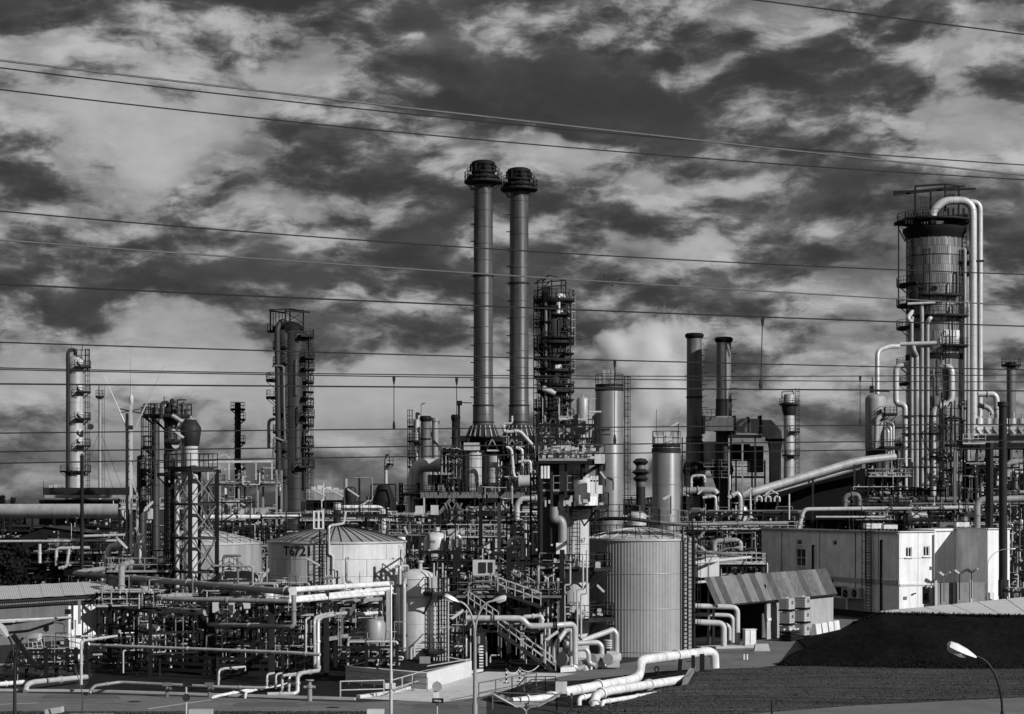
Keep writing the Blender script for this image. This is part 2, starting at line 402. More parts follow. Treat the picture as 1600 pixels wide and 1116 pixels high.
# back and left closing faces
for i in range(len(gr[0]) - 1):
    n = len(gr[0]) - 1; eb.quad(gr[K][i], gr[K][i+1], lerp_line(back, (i+1)/n) - UP*.06, lerp_line(back, i/n) - UP*.06)
bank = eb.build('embankment', 'ivy', None, 'dark earth embankment rising at the right with a paved top', None, None, 'structure')
# paved top: separate slabs with joints
sl = [(1376, 1399), (1401, 1436), (1438, 1476), (1478, 1519), (1521, 1560), (1562, 1605), (1607, 1660), (1662, 1740)]
def edge(x, L): 
    for (x0, y0), (x1, y1) in zip(L[:-1], L[1:]):
        if x0 <= x <= x1: return y0 + (y1 - y0) * (x - x0) / (x1 - x0)
    return L[-1][1]
near = [(1376, 957.2), (1480, 959.3), (1620, 961), (1760, 962)]; far = [(1376, 956.3), (1400, 953.6), (1480, 946.4), (1620, 932), (1760, 924)]
for x0, x1 in sl:
    q = [PG(x, edge(x, L), 3.5) for x, L in ((x0, near), (x1, near), (max(1377, x1 - 34), far), (max(1376, x0 - 34), far))]
    zt = 3.56 + random.uniform(0, .012)
    s_ = MB(); s_.hexa([V((p.x, p.y, 3.4)) for p in q] + [V((p.x, p.y, zt)) for p in q]); s_.build('slab', 'white_concrete', bank, smooth=False)
# grass tufts
def blades(name, n, region, m, label, h=(.06, .2)):
    b = MB()
    for _ in range(n):
        p = region(); a = random.uniform(0, pi); w = random.uniform(.03, .09); hh = random.uniform(*h)
        d = V((cos(a), sin(a), 0)) * w; ln = V((random.uniform(-.08, .08), random.uniform(-.08, .08), hh))
        b.quad(p - d, p + d, p + ln)
    return b.build(name, m, None, label, None, None, 'stuff', smooth=False)
def reg_lawn():
    i = random.uniform(0, nx - .01); j = random.uniform(0, ny - .01); a = int(i); c = int(j)
    p = rows[c][a].lerp(rows[c][a+1], i - a).lerp(rows[c+1][a].lerp(rows[c+1][a+1], i - a), j - c); p.z -= .01; return p
blades('grass_blades', 22000, reg_lawn, 'grass_green', 'short mown grass covering the right foreground lawn', (.03, .09))
def reg_bank():
    i = random.uniform(0, len(gr[0]) - 1.01); j = random.uniform(0, K - .01); a = int(i); c = int(j); return gr[c][a].lerp(gr[c][a+1], i - a).lerp(gr[c+1][a].lerp(gr[c+1][a+1], i - a), j - c) - UP*.02
blades('bank_weeds', 2500, reg_bank, 'ivy', 'sparse dark weeds on the embankment face', (.03, .10))
def reg_foot():
    t = random.random(); p = lerp_line(foot, t).lerp(lerp_line(crest, t), abs(random.gauss(0, .12))); p.z = max(p.z - .03, .0); return p
blades('bank_foot_grass', 5000, reg_foot, 'bank_soil', 'longer uncut grass along the foot of the embankment', (.06, .26))
def reg_crest():
    t = random.uniform(.2, 1); return lerp_line(crest, t) + V((random.uniform(-.1, .1), random.uniform(-.35, .02), random.uniform(-.25, -.02)))
blades('bank_crest_grass', 2500, reg_crest, 'bank_soil', 'ragged dark grass hanging over the embankment crest', (.10, .28))
def reg_verge():
    p = PG(random.uniform(-20, 600), random.uniform(1113, 1135)); p.z = .02; return p
blades('verge_grass', 7000, reg_verge, 'grass_green', 'short grass on the verge in front of the road', (.04, .12))
# far hills
hb = MB(); pr = []
for i in range(120):
    x = -2400 + i * 40; pr.append((V((x, 4200, -2)), V((x, 4200, 10 + 12 * math.sin(i * .31) + 6 * math.sin(i * .83) + random.uniform(-3, 3))), V((x, 4600, -2))))
for a, c in zip(pr[:-1], pr[1:]): hb.quad(a[0], c[0], c[1], a[1]); hb.quad(a[1], c[1], c[2], a[2])
hb.build('far_hills', 'hill_far', None, 'low dark line of far land on the horizon', None, None, 'structure')

# ================================================================== WALL WITH OPENINGS
def wall_open(b, p0, u, w, h0, h1, th, ops, n_in):
    """wall plane from p0 along unit u, z from h0 to h1; ops = (u0,u1,z0,z1) holes; n_in = inward normal"""
    us = sorted({0, w, *[o[0] for o in ops], *[o[1] for o in ops]}); zs = sorted({h0, h1, *[o[2] for o in ops], *[o[3] for o in ops]})
    for a, c in zip(us[:-1], us[1:]):
        for e, g in zip(zs[:-1], zs[1:]):
            mu, mz = (a + c) / 2, (e + g) / 2
            if any(o[0] < mu < o[1] and o[2] < mz < o[3] for o in ops): continue
            q = [p0 + u*a + UP*e, p0 + u*c + UP*e, p0 + u*c + UP*g, p0 + u*a + UP*g]; b.quad(*q)
    for (a, c, e, g) in ops:
        k = [p0 + u*a + UP*e, p0 + u*c + UP*e, p0 + u*c + UP*g, p0 + u*a + UP*g]
        for x, y in zip(k, k[1:] + k[:1]): b.quad(y, x, x + n_in*th, y + n_in*th)

# ================================================================== CONTROL BUILDING (right)
C0 = V((605/3000*188, 188, 0)); Lv = V((-.397, .917, 0)).normalized(); Rv = V((.917, .397, 0)).normalized()
def cb_pt(u, v, z=0): return C0 + Rv*u + Lv*v + UP*z
def px_on(c, d, px):   # parameter along line c + d*t that appears at photo column px
    k = (px - 800) / F; return (k * c.y - c.x) / (d.x - k * d.y)
def z_at(p, py): return H - (py - YH) / F * p.y
bld = thing('control_building', 'pale flat roofed concrete building with ladder and small windows behind the shed', 'building', C0)
v_of = lambda px: px_on(C0, Lv, px)
def zL(px, py): return z_at(C0 + Lv * v_of(px), py)
LEN = v_of(1190)
vA, vB = LEN, 0
# left long face
ops = []
def addop(px0, px1, y0, y1): ops.append((v_of(px1), v_of(px0), zL(px0, y1), zL(px0, y0)))
addop(1243.5, 1258.5, 857, 885); addop(1244.5, 1253, 843, 851.5); addop(1301, 1307.5, 844, 852); addop(1305, 1323, 917, 931)
b = MB(); wall_open(b, C0, Lv, LEN, 0, 8.75, .25, ops, Rv)
# right short face A
wA = 4.16; opsA = []
u_of = lambda px: px_on(C0, Rv, px)
for a, c, y0, y1 in ((1415, 1425, 855, 871), (1442.5, 1452.5, 853.5, 869.5), (1441, 1453, 917, 944)):
    p = C0 + Rv*u_of(a); opsA.append((u_of(a), u_of(c), z_at(p, y1), z_at(p, y0)))
b2 = MB(); wall_open(b2, C0, Rv, wA, 0, 8.75, .25, opsA, Lv)
# recess and second block
U1, UW = 9.65, 2.7
for p, q, m in ((cb_pt(4.16, 0), cb_pt(4.16, 4), 1), (cb_pt(4.16, 4), cb_pt(9.65, 4), 1), (cb_pt(9.65, -1.2), cb_pt(9.65 + UW, -1.2), 1)):
    b2.quad(p, q, q + UP*9.0, p + UP*9.0)
p, q = cb_pt(9.65, 4), cb_pt(9.65, -1.2); mesh1('wall', 'render_wall', bld, lambda w_: w_.quad(p, q, q + UP*9.0, p + UP*9.0), smooth=False)
p, q = cb_pt(9.65 + UW, -1.2), cb_pt(9.65 + UW, 12); b2.quad(p, q, q + UP*9.0, p + UP*9.0)
b.build('wall', 'render_wall', bld, smooth=False, kind='stuff' if False else None); b2.build('wall', 'render_white', bld, 'bright white rendered wall of the building facing right', smooth=False)
b = MB()
b.quad(cb_pt(0, 0, 8.5), cb_pt(4.16, 0, 8.5), cb_pt(4.16, LEN, 8.5), cb_pt(0, LEN, 8.5)); b.quad(cb_pt(4.16, 4, 8.51), cb_pt(12.3, 4, 8.51), cb_pt(12.3, LEN, 8.51), cb_pt(4.16, LEN, 8.51))
b.quad(cb_pt(9.65, -1.2, 8.7), cb_pt(12.3, -1.2, 8.7), cb_pt(12.3, 4, 8.7), cb_pt(9.65, 4, 8.7)); b.build('roof', 'concrete', bld, smooth=False)
b = MB()
for a, c in (((0, -.06), (0, LEN)), ((-.06, 0), (4.2, 0)), ((9.6, -1.2), (9.6 + UW + .1, -1.2)), ((9.65, -1.2), (9.65, 4)), ((4.16, 4), (9.65, 4))):
    z = 8.80 if a[1] > -1 and a[0] < 9 else 9.05
    b.beam(cb_pt(*a, z), cb_pt(*c, z), .32, .12)
b.build('parapet_coping', 'white_concrete', bld, smooth=False)
b = MB(); b.beam(cb_pt(-.04, -.05, 3.75), cb_pt(-.04, LEN, 3.75), .12, .45); b.build('trim_band', 'concrete', bld, smooth=False)
b = MB(); b.beam(cb_pt(0, -.05, 3.6), cb_pt(4.16, -.05, 3.6), .12, .2); b.build('trim_band', 'white_concrete', bld, smooth=False)
for px in (1281, 1352, 1373):
    v = v_of(px); mesh1('wall_joint', 'dark_steel', bld, lambda q: q.beam(cb_pt(-.012, v, 3.98), cb_pt(-.012, v, 8.7), .05, .03))
def window(c_of, nin, ax, o, mull=(1, 1), sill=True):
    a, c, e, g = o; f = MB(); w = .09
    base = lambda t, z: c_of(t) + nin*.10 + UP*z
    f.beam(base(a, e + w/2), base(c, e + w/2), w); f.beam(base(a, g - w/2), base(c, g - w/2), w)
    f.beam(base(a + w/2, e), base(a + w/2, g), w); f.beam(base(c - w/2, e), base(c - w/2, g), w)
    for k in range(mull[0]): t = a + (c - a) * (k + 1) / (mull[0] + 1); f.beam(base(t, e), base(t, g), .07)
    for k in range(mull[1]): z = e + (g - e) * (k + 1) / (mull[1] + 1); f.beam(base(a, z), base(c, z), .07)
    if sill: f.beam(c_of(a - .1) - nin*.06 + UP*(e - .05), c_of(c + .1) - nin*.06 + UP*(e - .05), .22, .08)
    fr = f.build('window', 'white_paint', bld, smooth=False)
    gq = MB(); gq.quad(*[c_of(t) + nin*.14 + UP*z for t, z in ((a, e), (c, e), (c, g), (a, g))]); gq.build('pane', 'glass', fr, smooth=False)
cL = lambda t: C0 + Lv*t; cR = lambda t: C0 + Rv*t
window(cL, Rv, Lv, ops[0], (1, 1)); window(cL, Rv, Lv, ops[1], (0, 0)); window(cL, Rv, Lv, ops[2], (0, 0), False)
window(cR, Lv, Rv, opsA[0], (1, 0)); window(cR, Lv, Rv, opsA[1], (1, 0))
o = ops[3]; d_ = MB(); d_.hexa([cL(t) + Rv*y + UP*z for z in (o[2], o[3]) for t, y in ((o[0], .1), (o[1], .1), (o[1], .2), (o[0], .2))]); d_.build('door', 'black_steel', bld, smooth=False)
b = MB(); b.beam(cL(o[0] - .2) - Rv*.25 + UP*(o[3] + .12), cL(o[1] + .2) - Rv*.25 + UP*(o[3] + .12), .6, .1); b.build('door_canopy', 'white_paint', bld)
o = opsA[2]; d_ = MB(); d_.hexa([cR(t) + Lv*y + UP*z for z in (o[2], o[3]) for t, y in ((o[0], .1), (o[1], .1), (o[1], .2), (o[0], .2))]); dr = d_.build('door', 'grey_steel', bld, smooth=False)
b = MB(); b.beam(cR(o[0]+.2) + Lv*.06 + UP*(o[3]-1.0), cR(o[1]-.2) + Lv*.06 + UP*(o[3]-1.0), .04, .7); b.build('door_window', 'glass', dr)
b = MB(); b.beam(cR(u_of(1425)) - Lv*.2 + UP*2.7, cR(u_of(1429)) - Lv*.2 + UP*2.75, .16, .1); b.build('wall_lamp', 'dark_steel', bld)
# lower shutters and plinth on the long face
for px0, px1 in ((1303, 1321), (1325, 1351)):
    v0, v1 = v_of(px1), v_of(px0); z1 = zL(px0, 934); s_ = MB()
    s_.hexa([cL(t) - Rv*y + UP*z for z in (.3, z1) for t, y in ((v0, .06), (v1, .06), (v1, 0), (v0, 0))])
    s_.build('shutter_panel', 'mid_steel', bld, smooth=False)
mesh1('plinth', 'dark_steel', bld, lambda q: q.beam(cb_pt(-.08, 0, .35), cb_pt(-.08, LEN, .35), .14, .7))
# two-fan air conditioner on the wall
for px in (1329.5, 1343.5):
    v = v_of(px); z = zL(px, 927); ac = thing('air_conditioner', ('left' if px < 1335 else 'right') + ' of two wall fan units beside the black door', 'fan unit', cL(v) - Rv*.4 + UP*(z - .5))
    s_ = MB(); s_.box(cL(v) - Rv*.35 + UP*z, (.6, 1.5, 1.05), math.atan2(Rv.y, Rv.x)); s_.build('casing', 'soft_white', ac)
    s_ = MB(); c = cL(v) - Rv*.66 + UP*z; s_.cyl(c, c - Rv*.06, .42, n=16); gr_ = s_.build('fan_grille', 'black_steel', ac)
    s_ = MB(); s_.cyl(c - Rv*.06, c - Rv*.10, .10, n=10); [s_.beam(c - Rv*.07, c - Rv*.07 + (Lv*cos(k) + UP*sin(k))*.4, .05) for k in (.3, 1.9, 3.4, 5.0)]; s_.build('fan_blades', 'grey_steel', gr_)
# ladder with cage, drain pipes, sign
ld = thing('caged_ladder', 'tall dark access ladder up the grey wall of the flat roofed building', 'ladder', cL(v_of(1361)) - Rv*.3)
v = v_of(1361); mesh1('ladder', 'black_steel', ld, lambda q: q.ladder(cL(v) - Rv*.3 + UP*.3, cL(v) - Rv*.3 + UP*9.6, Lv, .9, .09, .3))
mesh1('side_rails', 'black_steel', ld, lambda q: [q.beam(cL(v + s) - Rv*.55 + UP*2.2, cL(v + s) - Rv*.55 + UP*9.8, .07) for s in (-.8, .8)] + [q.beam(cL(v - .8) - Rv*.55 + UP*z, cL(v + .8) - Rv*.55 + UP*z, .05) for z in (2.3, 3.4, 4.5, 5.6, 6.7, 7.8, 9.0)])
for px, y0, lab in ((1271.5, 853, 'short dark drain pipe below the middle of the long grey wall'), (1378, 845, 'dark drain pipe right of the tall caged ladder')):
    v = v_of(px); b = MB(); b.tube([cL(v) + UP*zL(px, y0), cL(v) - Rv*.14 + UP*zL(px, y0), cL(v) - Rv*.14 + UP*.4], .11); b.build('drain_pipe', 'black_steel', None, lab, 'drain pipe')
v0, v1 = v_of(1401), v_of(1376.5); z0, z1 = zL(1389, 911.5), zL(1389, 905)
sg = thing('wall_sign', 'white rectangular sign with two lines of small print beside the building corner', 'sign', cL((v0 + v1)/2) - Rv*.06 + UP*z0)
s_ = MB(); s_.hexa([cL(t) - Rv*y + UP*z for z in (z0, z1) for t, y in ((v0, .10), (v1, .10), (v1, .045), (v0, .045))]); s_.build('sign_panel', 'sign_white', sg, smooth=False)
s_ = MB()
for k, n in ((.68, 14), (.34, 12)):
    for i in range(n):
        if random.random() < .16: continue
        t = v1 - (v1 - v0) * (.06 + .88 * i / n); s_.beam(cL(t) - Rv*.104 + UP*(z0 + (z1 - z0)*k), cL(t - (v1 - v0)*.045) - Rv*.104 + UP*(z0 + (z1 - z0)*k), .01, .08)
s_.build('print', 'mid_steel', sg, smooth=False)
# streak stains, conduits and gutters that make the walls less blank
for px, y0, y1, lab in ((1222, 832, 900, 'thin grey cable running down the left end of the long grey wall'), (1337, 832, 921, 'thin grey cable dropping to the two wall fan units')):
    v = v_of(px); mesh1('cable', 'grey_steel', None, lambda q: q.beam(cL(v) - Rv*.05 + UP*zL(px, y1), cL(v) - Rv*.05 + UP*zL(px, y0), .07), label=lab, cat='cable')
mesh1('gutter', 'mid_steel', bld, lambda q: q.beam(cb_pt(-.12, 0, 8.62), cb_pt(-.12, LEN, 8.62), .14, .12))
mesh1('wall_joint', 'mid_steel', bld, lambda q: q.beam(cb_pt(2.2, -.008, .2), cb_pt(2.2, -.008, 8.7), .035, .02)); mesh1('wall_joint', 'mid_steel', bld, lambda q: q.beam(cb_pt(0, -.008, 6.2), cb_pt(4.16, -.008, 6.2), .02, .035))
for u, z in ((.5, 2.3), (3.6, 5.2)): mesh1('wall_vent', 'grey_steel', bld, lambda q: q.beam(cb_pt(u, -.05, z), cb_pt(u + .35, -.05, z), .08, .3))
mesh1('downpipe', 'mid_steel', bld, lambda q: q.tube([cb_pt(4.0, -.12, 8.5), cb_pt(4.0, -.12, .3)], .07)); mesh1('downpipe', 'mid_steel', bld, lambda q: q.tube([cb_pt(11.9, -1.32, 8.8), cb_pt(11.9, -1.32, .3)], .07))
# roof units
def roof_unit(label, px0, px1, y0, y1, d, fans, m='white_paint'):
    a, c = P(px0, y1, d), P(px1, y1, d); z1 = P(px0, y0, d).z; t = thing('roof_unit', label, 'air handler', (a + c) / 2)
    w = (c - a).length; r0 = math.atan2((c - a).y, (c - a).x); m_ = (a + c) / 2; hh = z1 - a.z
    s_ = MB(); s_.box(m_ + UP*(hh*.65), (w, 1.6, hh*.7), r0); s_.build('casing', m, t)
    s_ = MB(); [s_.box(m_ + V(((c-a).x*k, -.7, hh*.15)), (.12, .12, hh*.3)) for k in (-.45, -.15, .15, .45)]; s_.build('stand', 'grey_steel', t)
    for k in range(fans):
        q = a + (c - a) * (k + .5) / fans + UP * hh; s_ = MB(); s_.cyl(q, q + UP*.15, w / fans * .36, n=12); s_.build('fan', 'dark_steel', t)
roof_unit('large white cooling unit on the roof behind the tall ladder', 1351, 1376, 818, 829, 200, 3)
roof_unit('small white cooling unit right of the larger one on the grey roof', 1379, 1400, 820, 829, 196, 2)
roof_unit('grey long cooling unit on the roof above the bright recess', 1466, 1490, 816, 827, 206, 4, 'grey_steel')
roof_unit('low white cooling unit on the roof left of the tall dark post', 1492, 1512, 816, 826, 204, 2)
# yard wall with floodlights in front of the recess
yw = thing('yard_wall', 'grey concrete panel wall with posts in the recess of the white building', 'wall', cb_pt(4.3, -1.0))
us = [3.6, 5.75, 7.8, 9.55]
for a, c in zip(us[:-1], us[1:]):
    s_ = MB(); s_.hexa([cb_pt(u, v, z) for z in (0, 3.75) for u, v in ((a + .1, -1.0), (c - .1, -1.0), (c - .1, -.85), (a + .1, -.85))]); s_.build('wall_panel', 'shaded_concrete', yw, smooth=False)
for a in us[:-1]: mesh1('post', 'white_concrete', yw, lambda q: q.beam(cb_pt(a, -1.03, 0), cb_pt(a, -1.03, 4.0), .22))
for i, (px, y) in enumerate(((1475, 899), (1499, 896), (1518, 894))):
    p = P(px, y, 188.5); fl = thing('floodlight', ['leftmost', 'middle', 'rightmost'][i] + ' twin floodlight above the grey yard wall', 'floodlight', p)
    mesh1('post', 'grey_steel', fl, lambda q: q.beam(p - UP*2.6, p, .09))
    for s in (-1, 1): mesh1('lamp_head', 'galvanised', fl, lambda q: q.beam(p + V((s*.1, 0, 0)), p + V((s*.55, -.25, .32)), .28, .22))
# low electrical boxes by the second block
for i, (px, y0, y1, m) in enumerate(((1547, 926, 943, 'white_paint'), (1568, 906, 932, 'dark_steel'))):
    p = P(px, y1, 186); b = MB(); w = 6 if i == 0 else 9
    b.box(p + UP*(y1 - y0)/2/F*186, (w/F*186*1.6, .5, (y1 - y0)/F*186), .4); b.build('electrical_box', m, None, ['small white box at the foot of the right white wall', 'dark wall cabinet at the right end of the white building'][i], 'electrical box')

# ================================================================== SHED with steep front roof
S0 = V((314/3000*155.9, 155.9, 0)); S1 = V((502/3000*175.6, 175.6, 0)); Sd = (S1 - S0).normalized(); SL = (S1 - S0).length; Sn = V((-Sd.y, Sd.x, 0))
s_of = lambda px: px_on(S0, Sd, px)
shed = thing('storage_shed', 'low shed with patched corrugated steep roof and open dark bay beside the containers', 'shed', S0)
xs = [1113, 1122, 1128, 1139, 1161, 1170, 1181, 1190, 1199, 1286, 1302.5]
mts = ['roof_sheet_pale', 'roof_sheet_old', 'roof_sheet_pale', 'roof_sheet_old', 'roof_sheet_pale', 'roof_sheet_old', 'roof_sheet_old', 'roof_sheet_streaked', 'roof_sheet_old']
mts = ['roof_sheet_old', 'shed_sheet', 'roof_sheet_old', 'shed_sheet', 'roof_sheet_old', 'shed_sheet', 'roof_sheet_old', 'shed_sheet', 'roof_sheet_streaked', 'roof_sheet_old']
def sheet_corr(a, c, m, dz):
    b = MB(); n = max(4, int((c - a) / .16)); pr = []
    for i in range(n + 1):
        t = a + (c - a) * i / n; o = (.055 if i % 2 else 0) + dz
        nrm = (UP*.4 - Sn*.92)
        pr.append((S0 + Sd*t - Sn*.35 + UP*3.35 + nrm*o, S0 + Sd*t + Sn*.75 + UP*5.62 + nrm*o, S0 + Sd*t + Sn*6 + UP*4.9 + nrm*o))
    for p, q in zip(pr[:-1], pr[1:]): b.quad(p[0], q[0], q[1], p[1]); b.quad(p[1], q[1], q[2], p[2])
    b.build('roof_sheet', m, shed, smooth=False)
for i, (a, c) in enumerate(zip(xs[:-1], xs[1:])):
    a, c = s_of(a), s_of(c)
    if c - a > 5:
        k = 11
        for j in range(k): sheet_corr(a + (c-a)*j/k, a + (c-a)*(j+1)/k, ('roof_sheet_streaked', 'shed_sheet', 'roof_sheet_streaked', 'roof_sheet_old')[(j*7 + j//3) % 4], .01 + .012 * (j % 2))
    else: sheet_corr(a - .02, c + .02, mts[i], .01 + .015 * (i % 2))
b = MB(); n = int(SL / .25); w0 = s_of(1197)
n = int((SL - w0) / .22)
for i in range(n):
    a = w0 + (SL - w0) * i / n; c = w0 + (SL - w0) * (i + 1) / n; m_ = (a + c)/2
    b.quad(S0 + Sd*a, S0 + Sd*m_ - Sn*.04, S0 + Sd*m_ - Sn*.04 + UP*3.5, S0 + Sd*a + UP*3.5); b.quad(S0 + Sd*m_ - Sn*.04, S0 + Sd*c, S0 + Sd*c + UP*3.5, S0 + Sd*m_ - Sn*.04 + UP*3.5)
b.build('front_wall', 'shed_wall', shed, smooth=False)
b = MB()
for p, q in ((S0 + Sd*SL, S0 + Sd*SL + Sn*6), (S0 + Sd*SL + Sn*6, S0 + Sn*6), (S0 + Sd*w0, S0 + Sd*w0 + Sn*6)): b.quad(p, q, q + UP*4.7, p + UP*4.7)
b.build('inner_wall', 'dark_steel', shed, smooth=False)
b = MB(); [b.beam(S0 + Sd*t, S0 + Sd*t + UP*3.4, .2) for t in (.1, s_of(1150), w0 - .1)]; b.build('bay_post', 'dark_steel', shed)
b = MB(); b.beam(S0 + Sd*0 - Sn*.36 + UP*3.3, S0 + Sd*SL - Sn*.36 + UP*3.3, .08, .14); b.build('eaves_trim', 'dark_steel', shed)
b = MB(); b.beam(S0 + Sd*(w0 + .05) - Sn*.1 + UP*1.7, S0 + Sd*(w0 + .8) - Sn*.1 + UP*1.7, .03, .22); b.build('notice', 'white_paint', shed)
b = MB(); p = S0 + Sd*(w0 - 1.0) - Sn*.15; b.hexa([p + UP*.2, p + Sd*.7 + UP*.2, p + Sd*.7 + Sn*.1 + UP*.2, p + Sn*.1 + UP*.2, p + UP*2.2 - Sd*.0, p + Sd*.25 + UP*2.3, p + Sd*.25 + Sn*.1 + UP*2.3, p + Sn*.1 + UP*2.2]); b.build('leaning_panel', 'grey_steel', None, 'dark curved panel leaning at the edge of the shed opening', 'panel')
# caged liquid containers, two stacks of three
def ibc(c, rz, label, group):
    t = thing('caged_container', label, 'liquid container', c, group); x = V((cos(rz), sin(rz), 0)); y = V((-sin(rz), cos(rz), 0)); c = V(c)
    s_ = MB(); s_.box(c + UP*.66, (1.04, .9, .92), rz); s_.cyl(c + UP*1.12, c + UP*1.18, .12, n=8); s_.build('bottle', 'plastic_white', t)
    s_ = MB()
    for zz in (.2, .4, .6, .8, 1.0, 1.13):
        q = [c + x*a*.55 + y*d*.48 + UP*zz for a, d in ((-1,-1),(1,-1),(1,1),(-1,1))]
        for p, r in zip(q, q[1:] + q[:1]): s_.beam(p, r, .022)
    for a in (-1, -.66, -.33, 0, .33, .66, 1):
        for d in (-1, 1): s_.beam(c + x*a*.55 + y*d*.48 + UP*.15, c + x*a*.55 + y*d*.48 + UP*1.14, .022)
    for d in (-.5, 0, .5):
        for a in (-1, 1): s_.beam(c + x*a*.55 + y*d*.48 + UP*.15, c + x*a*.55 + y*d*.48 + UP*1.14, .022)
    s_.build('cage', 'mid_steel', t)
    s_ = MB(); s_.box(c + UP*.14, (1.14, 1.0, .05), rz); [s_.box(c + x*k + UP*.06, (.14, 1.0, .12), rz) for k in (-.5, 0, .5)]; s_.build('pallet', 'black_steel', t)
    s_ = MB(); s_.box(c - y*.5 + x*.12 + UP*.75, (.3, .02, .3), rz); s_.build('label_plate', 'grey_steel', t)
    return t
rzS = math.atan2(Sd.y, Sd.x)
for k, (px, y, nm) in enumerate(((1231, 999, 'left'), (1254, 995.5, 'right'))):
    base = PG(px, y)
    for j, lev in enumerate(('bottom', 'middle', 'top')):
        ibc(base + UP*(j*1.2) + Sn*(-.0 if k else .1) + V((random.uniform(-.04, .04), 0, 0)), rzS + random.uniform(-.05, .05), '%s white caged container of the %s stack by the shed' % (lev, nm), 'white caged liquid containers by the shed')
pl = thing('pallet_pile', 'low pile of dark pallets with loose scraps before the container stack', 'pallets', PG(1222, 1001))
for j in range(3): mesh1('pallet', 'dark_steel', pl, lambda q: [q.box(PG(1222, 1001) + UP*(.1 + j*.3) - Sn*.8 + Sd*k, (.35, 1.1, .1), rzS) for k in (-.8, -.3, .2, .7)] + [q.box(PG(1222, 1001) + UP*(.22 + j*.3) - Sn*.8, (2.2, 1.1, .06), rzS)])
mesh1('scraps', 'white_paint', pl, lambda q: [q.box(PG(1222, 1001) - Sn*(.8 + random.uniform(-.4, .4)) + Sd*random.uniform(-1, 1) + UP*.98, (.2, .12, .1), random.random()) for _ in range(9)])
for k, (px, y) in enumerate(((1270, 991), (1280, 989.3), (1290, 987.6), (1299, 986))):
    c = PG(px, y) - Sn*.35; s_ = MB(); x, yv = Sd, Sn
    s_.hexa([c + x*a*.5*w + yv*b_*w2 + UP*z for z, w, w2 in ((0, 1.12, .3), (.95, 1.1, .16)) for a, b_ in ((-1, -1), (1, -1), (1, 1), (-1, 1))])
    s_.build('barrier_block', 'white_paint', None, ['first', 'second', 'third', 'fourth'][k] + ' white barrier block right of the stacked containers', 'barrier', 'white barrier blocks along the shed wall')
cab = thing('electrical_cabinet', 'white standing electrical cabinet in front of the open shed bay', 'cabinet', PG(1171, 1012))
c = PG(1171, 1012)
mesh1('body', 'white_paint', cab, lambda q: q.box(c + UP*.85, (.95, .5, 1.2), .3)); mesh1('plinth', 'concrete', cab, lambda q: q.box(c + UP*.13, (1.05, .6, .26), .3)); mesh1('door_seam', 'dark_steel', cab, lambda q: q.box(c + UP*.85 + V((.05, -.26, 0)), (.02, .02, 1.1), .3)); mesh1('lid', 'white_paint', cab, lambda q: q.box(c + UP*1.48, (1.05, .6, .06), .3))
c = PG(1190, 1017); b = MB(); b.hexa([c + V((x*w, y*w2, z)) for z, w, w2 in ((0, .62, .4), (.55, .5, .25)) for x, y in ((-1,-1),(1,-1),(1,1),(-1,1))]); b.build('concrete_block', 'concrete', None, 'tapered concrete block right of the white electrical cabinet', 'block')
for i, px in enumerate((1162, 1167)): mesh1('marker_post', 'white_paint', None, lambda q: q.cyl(PG(px, 1031), PG(px, 1031) + UP*.42, .08), label=('left' if not i else 'right') + ' short white marker post at the lawn edge', cat='post')
# ================================================================== TANKS
def ground_at(px, d): p = P(px, YH, d); p.z = 0; return p
def zy(py, d): return H - (py - YH) * d / F
def arc(c, r, a0, a1, n, z=None):
    return [V((c.x + r*cos(a0 + (a1-a0)*i/n), c.y + r*sin(a0 + (a1-a0)*i/n), c.z if z is None else z)) for i in range(n + 1)]
def corr_shell(b, c, r, z0, z1, n, amp):
    pr = []
    for i in range(n * 2): rr = r + (amp if i % 2 else 0); a = 2*pi*i/(n*2); pr.append((rr*cos(a), rr*sin(a)))
    base = len(b.v)
    for z in (z0, z1):
        for x, y in pr: b.v.append((c.x + x, c.y + y, z))
    m = n * 2
    for i in range(m): b.f.append((base + i, base + (i+1) % m, base + m + (i+1) % m, base + m + i))
def cone_roof(t, c, r, z, zap, nseam, m='tank_paint', seam='dark_steel'):
    for k in range(nseam):
        b = MB(); a0 = 2*pi*k/nseam + .004; a1 = 2*pi*(k+1)/nseam - .004; N = 4; rows = []
        for j in range(N + 1):
            s = j / N; rr = r * (1 - s) + .25 * s; zz = z + (zap - z) * (1 - (1 - s) ** 1.35)
            rows.append([V((c.x + rr*cos(a0 + (a1-a0)*i/2), c.y + rr*sin(a0 + (a1-a0)*i/2), zz)) for i in range(3)])
        for j in range(N):
            for i in range(2): b.quad(rows[j][i], rows[j][i+1], rows[j+1][i+1], rows[j+1][i])
        b.build('roof_plate', m, t)
    b = MB()
    for k in range(nseam):
        a = 2*pi*k/nseam; q = []
        for j in range(5):
            s = j/4; rr = r*(1-s) + .25*s; q.append(V((c.x + rr*cos(a), c.y + rr*sin(a), z + (zap-z)*(1-(1-s)**1.35) + .02)))
        for x, y in zip(q[:-1], q[1:]): b.beam(x, y, .09, .07)
    b.build('stiffeners', seam, t)

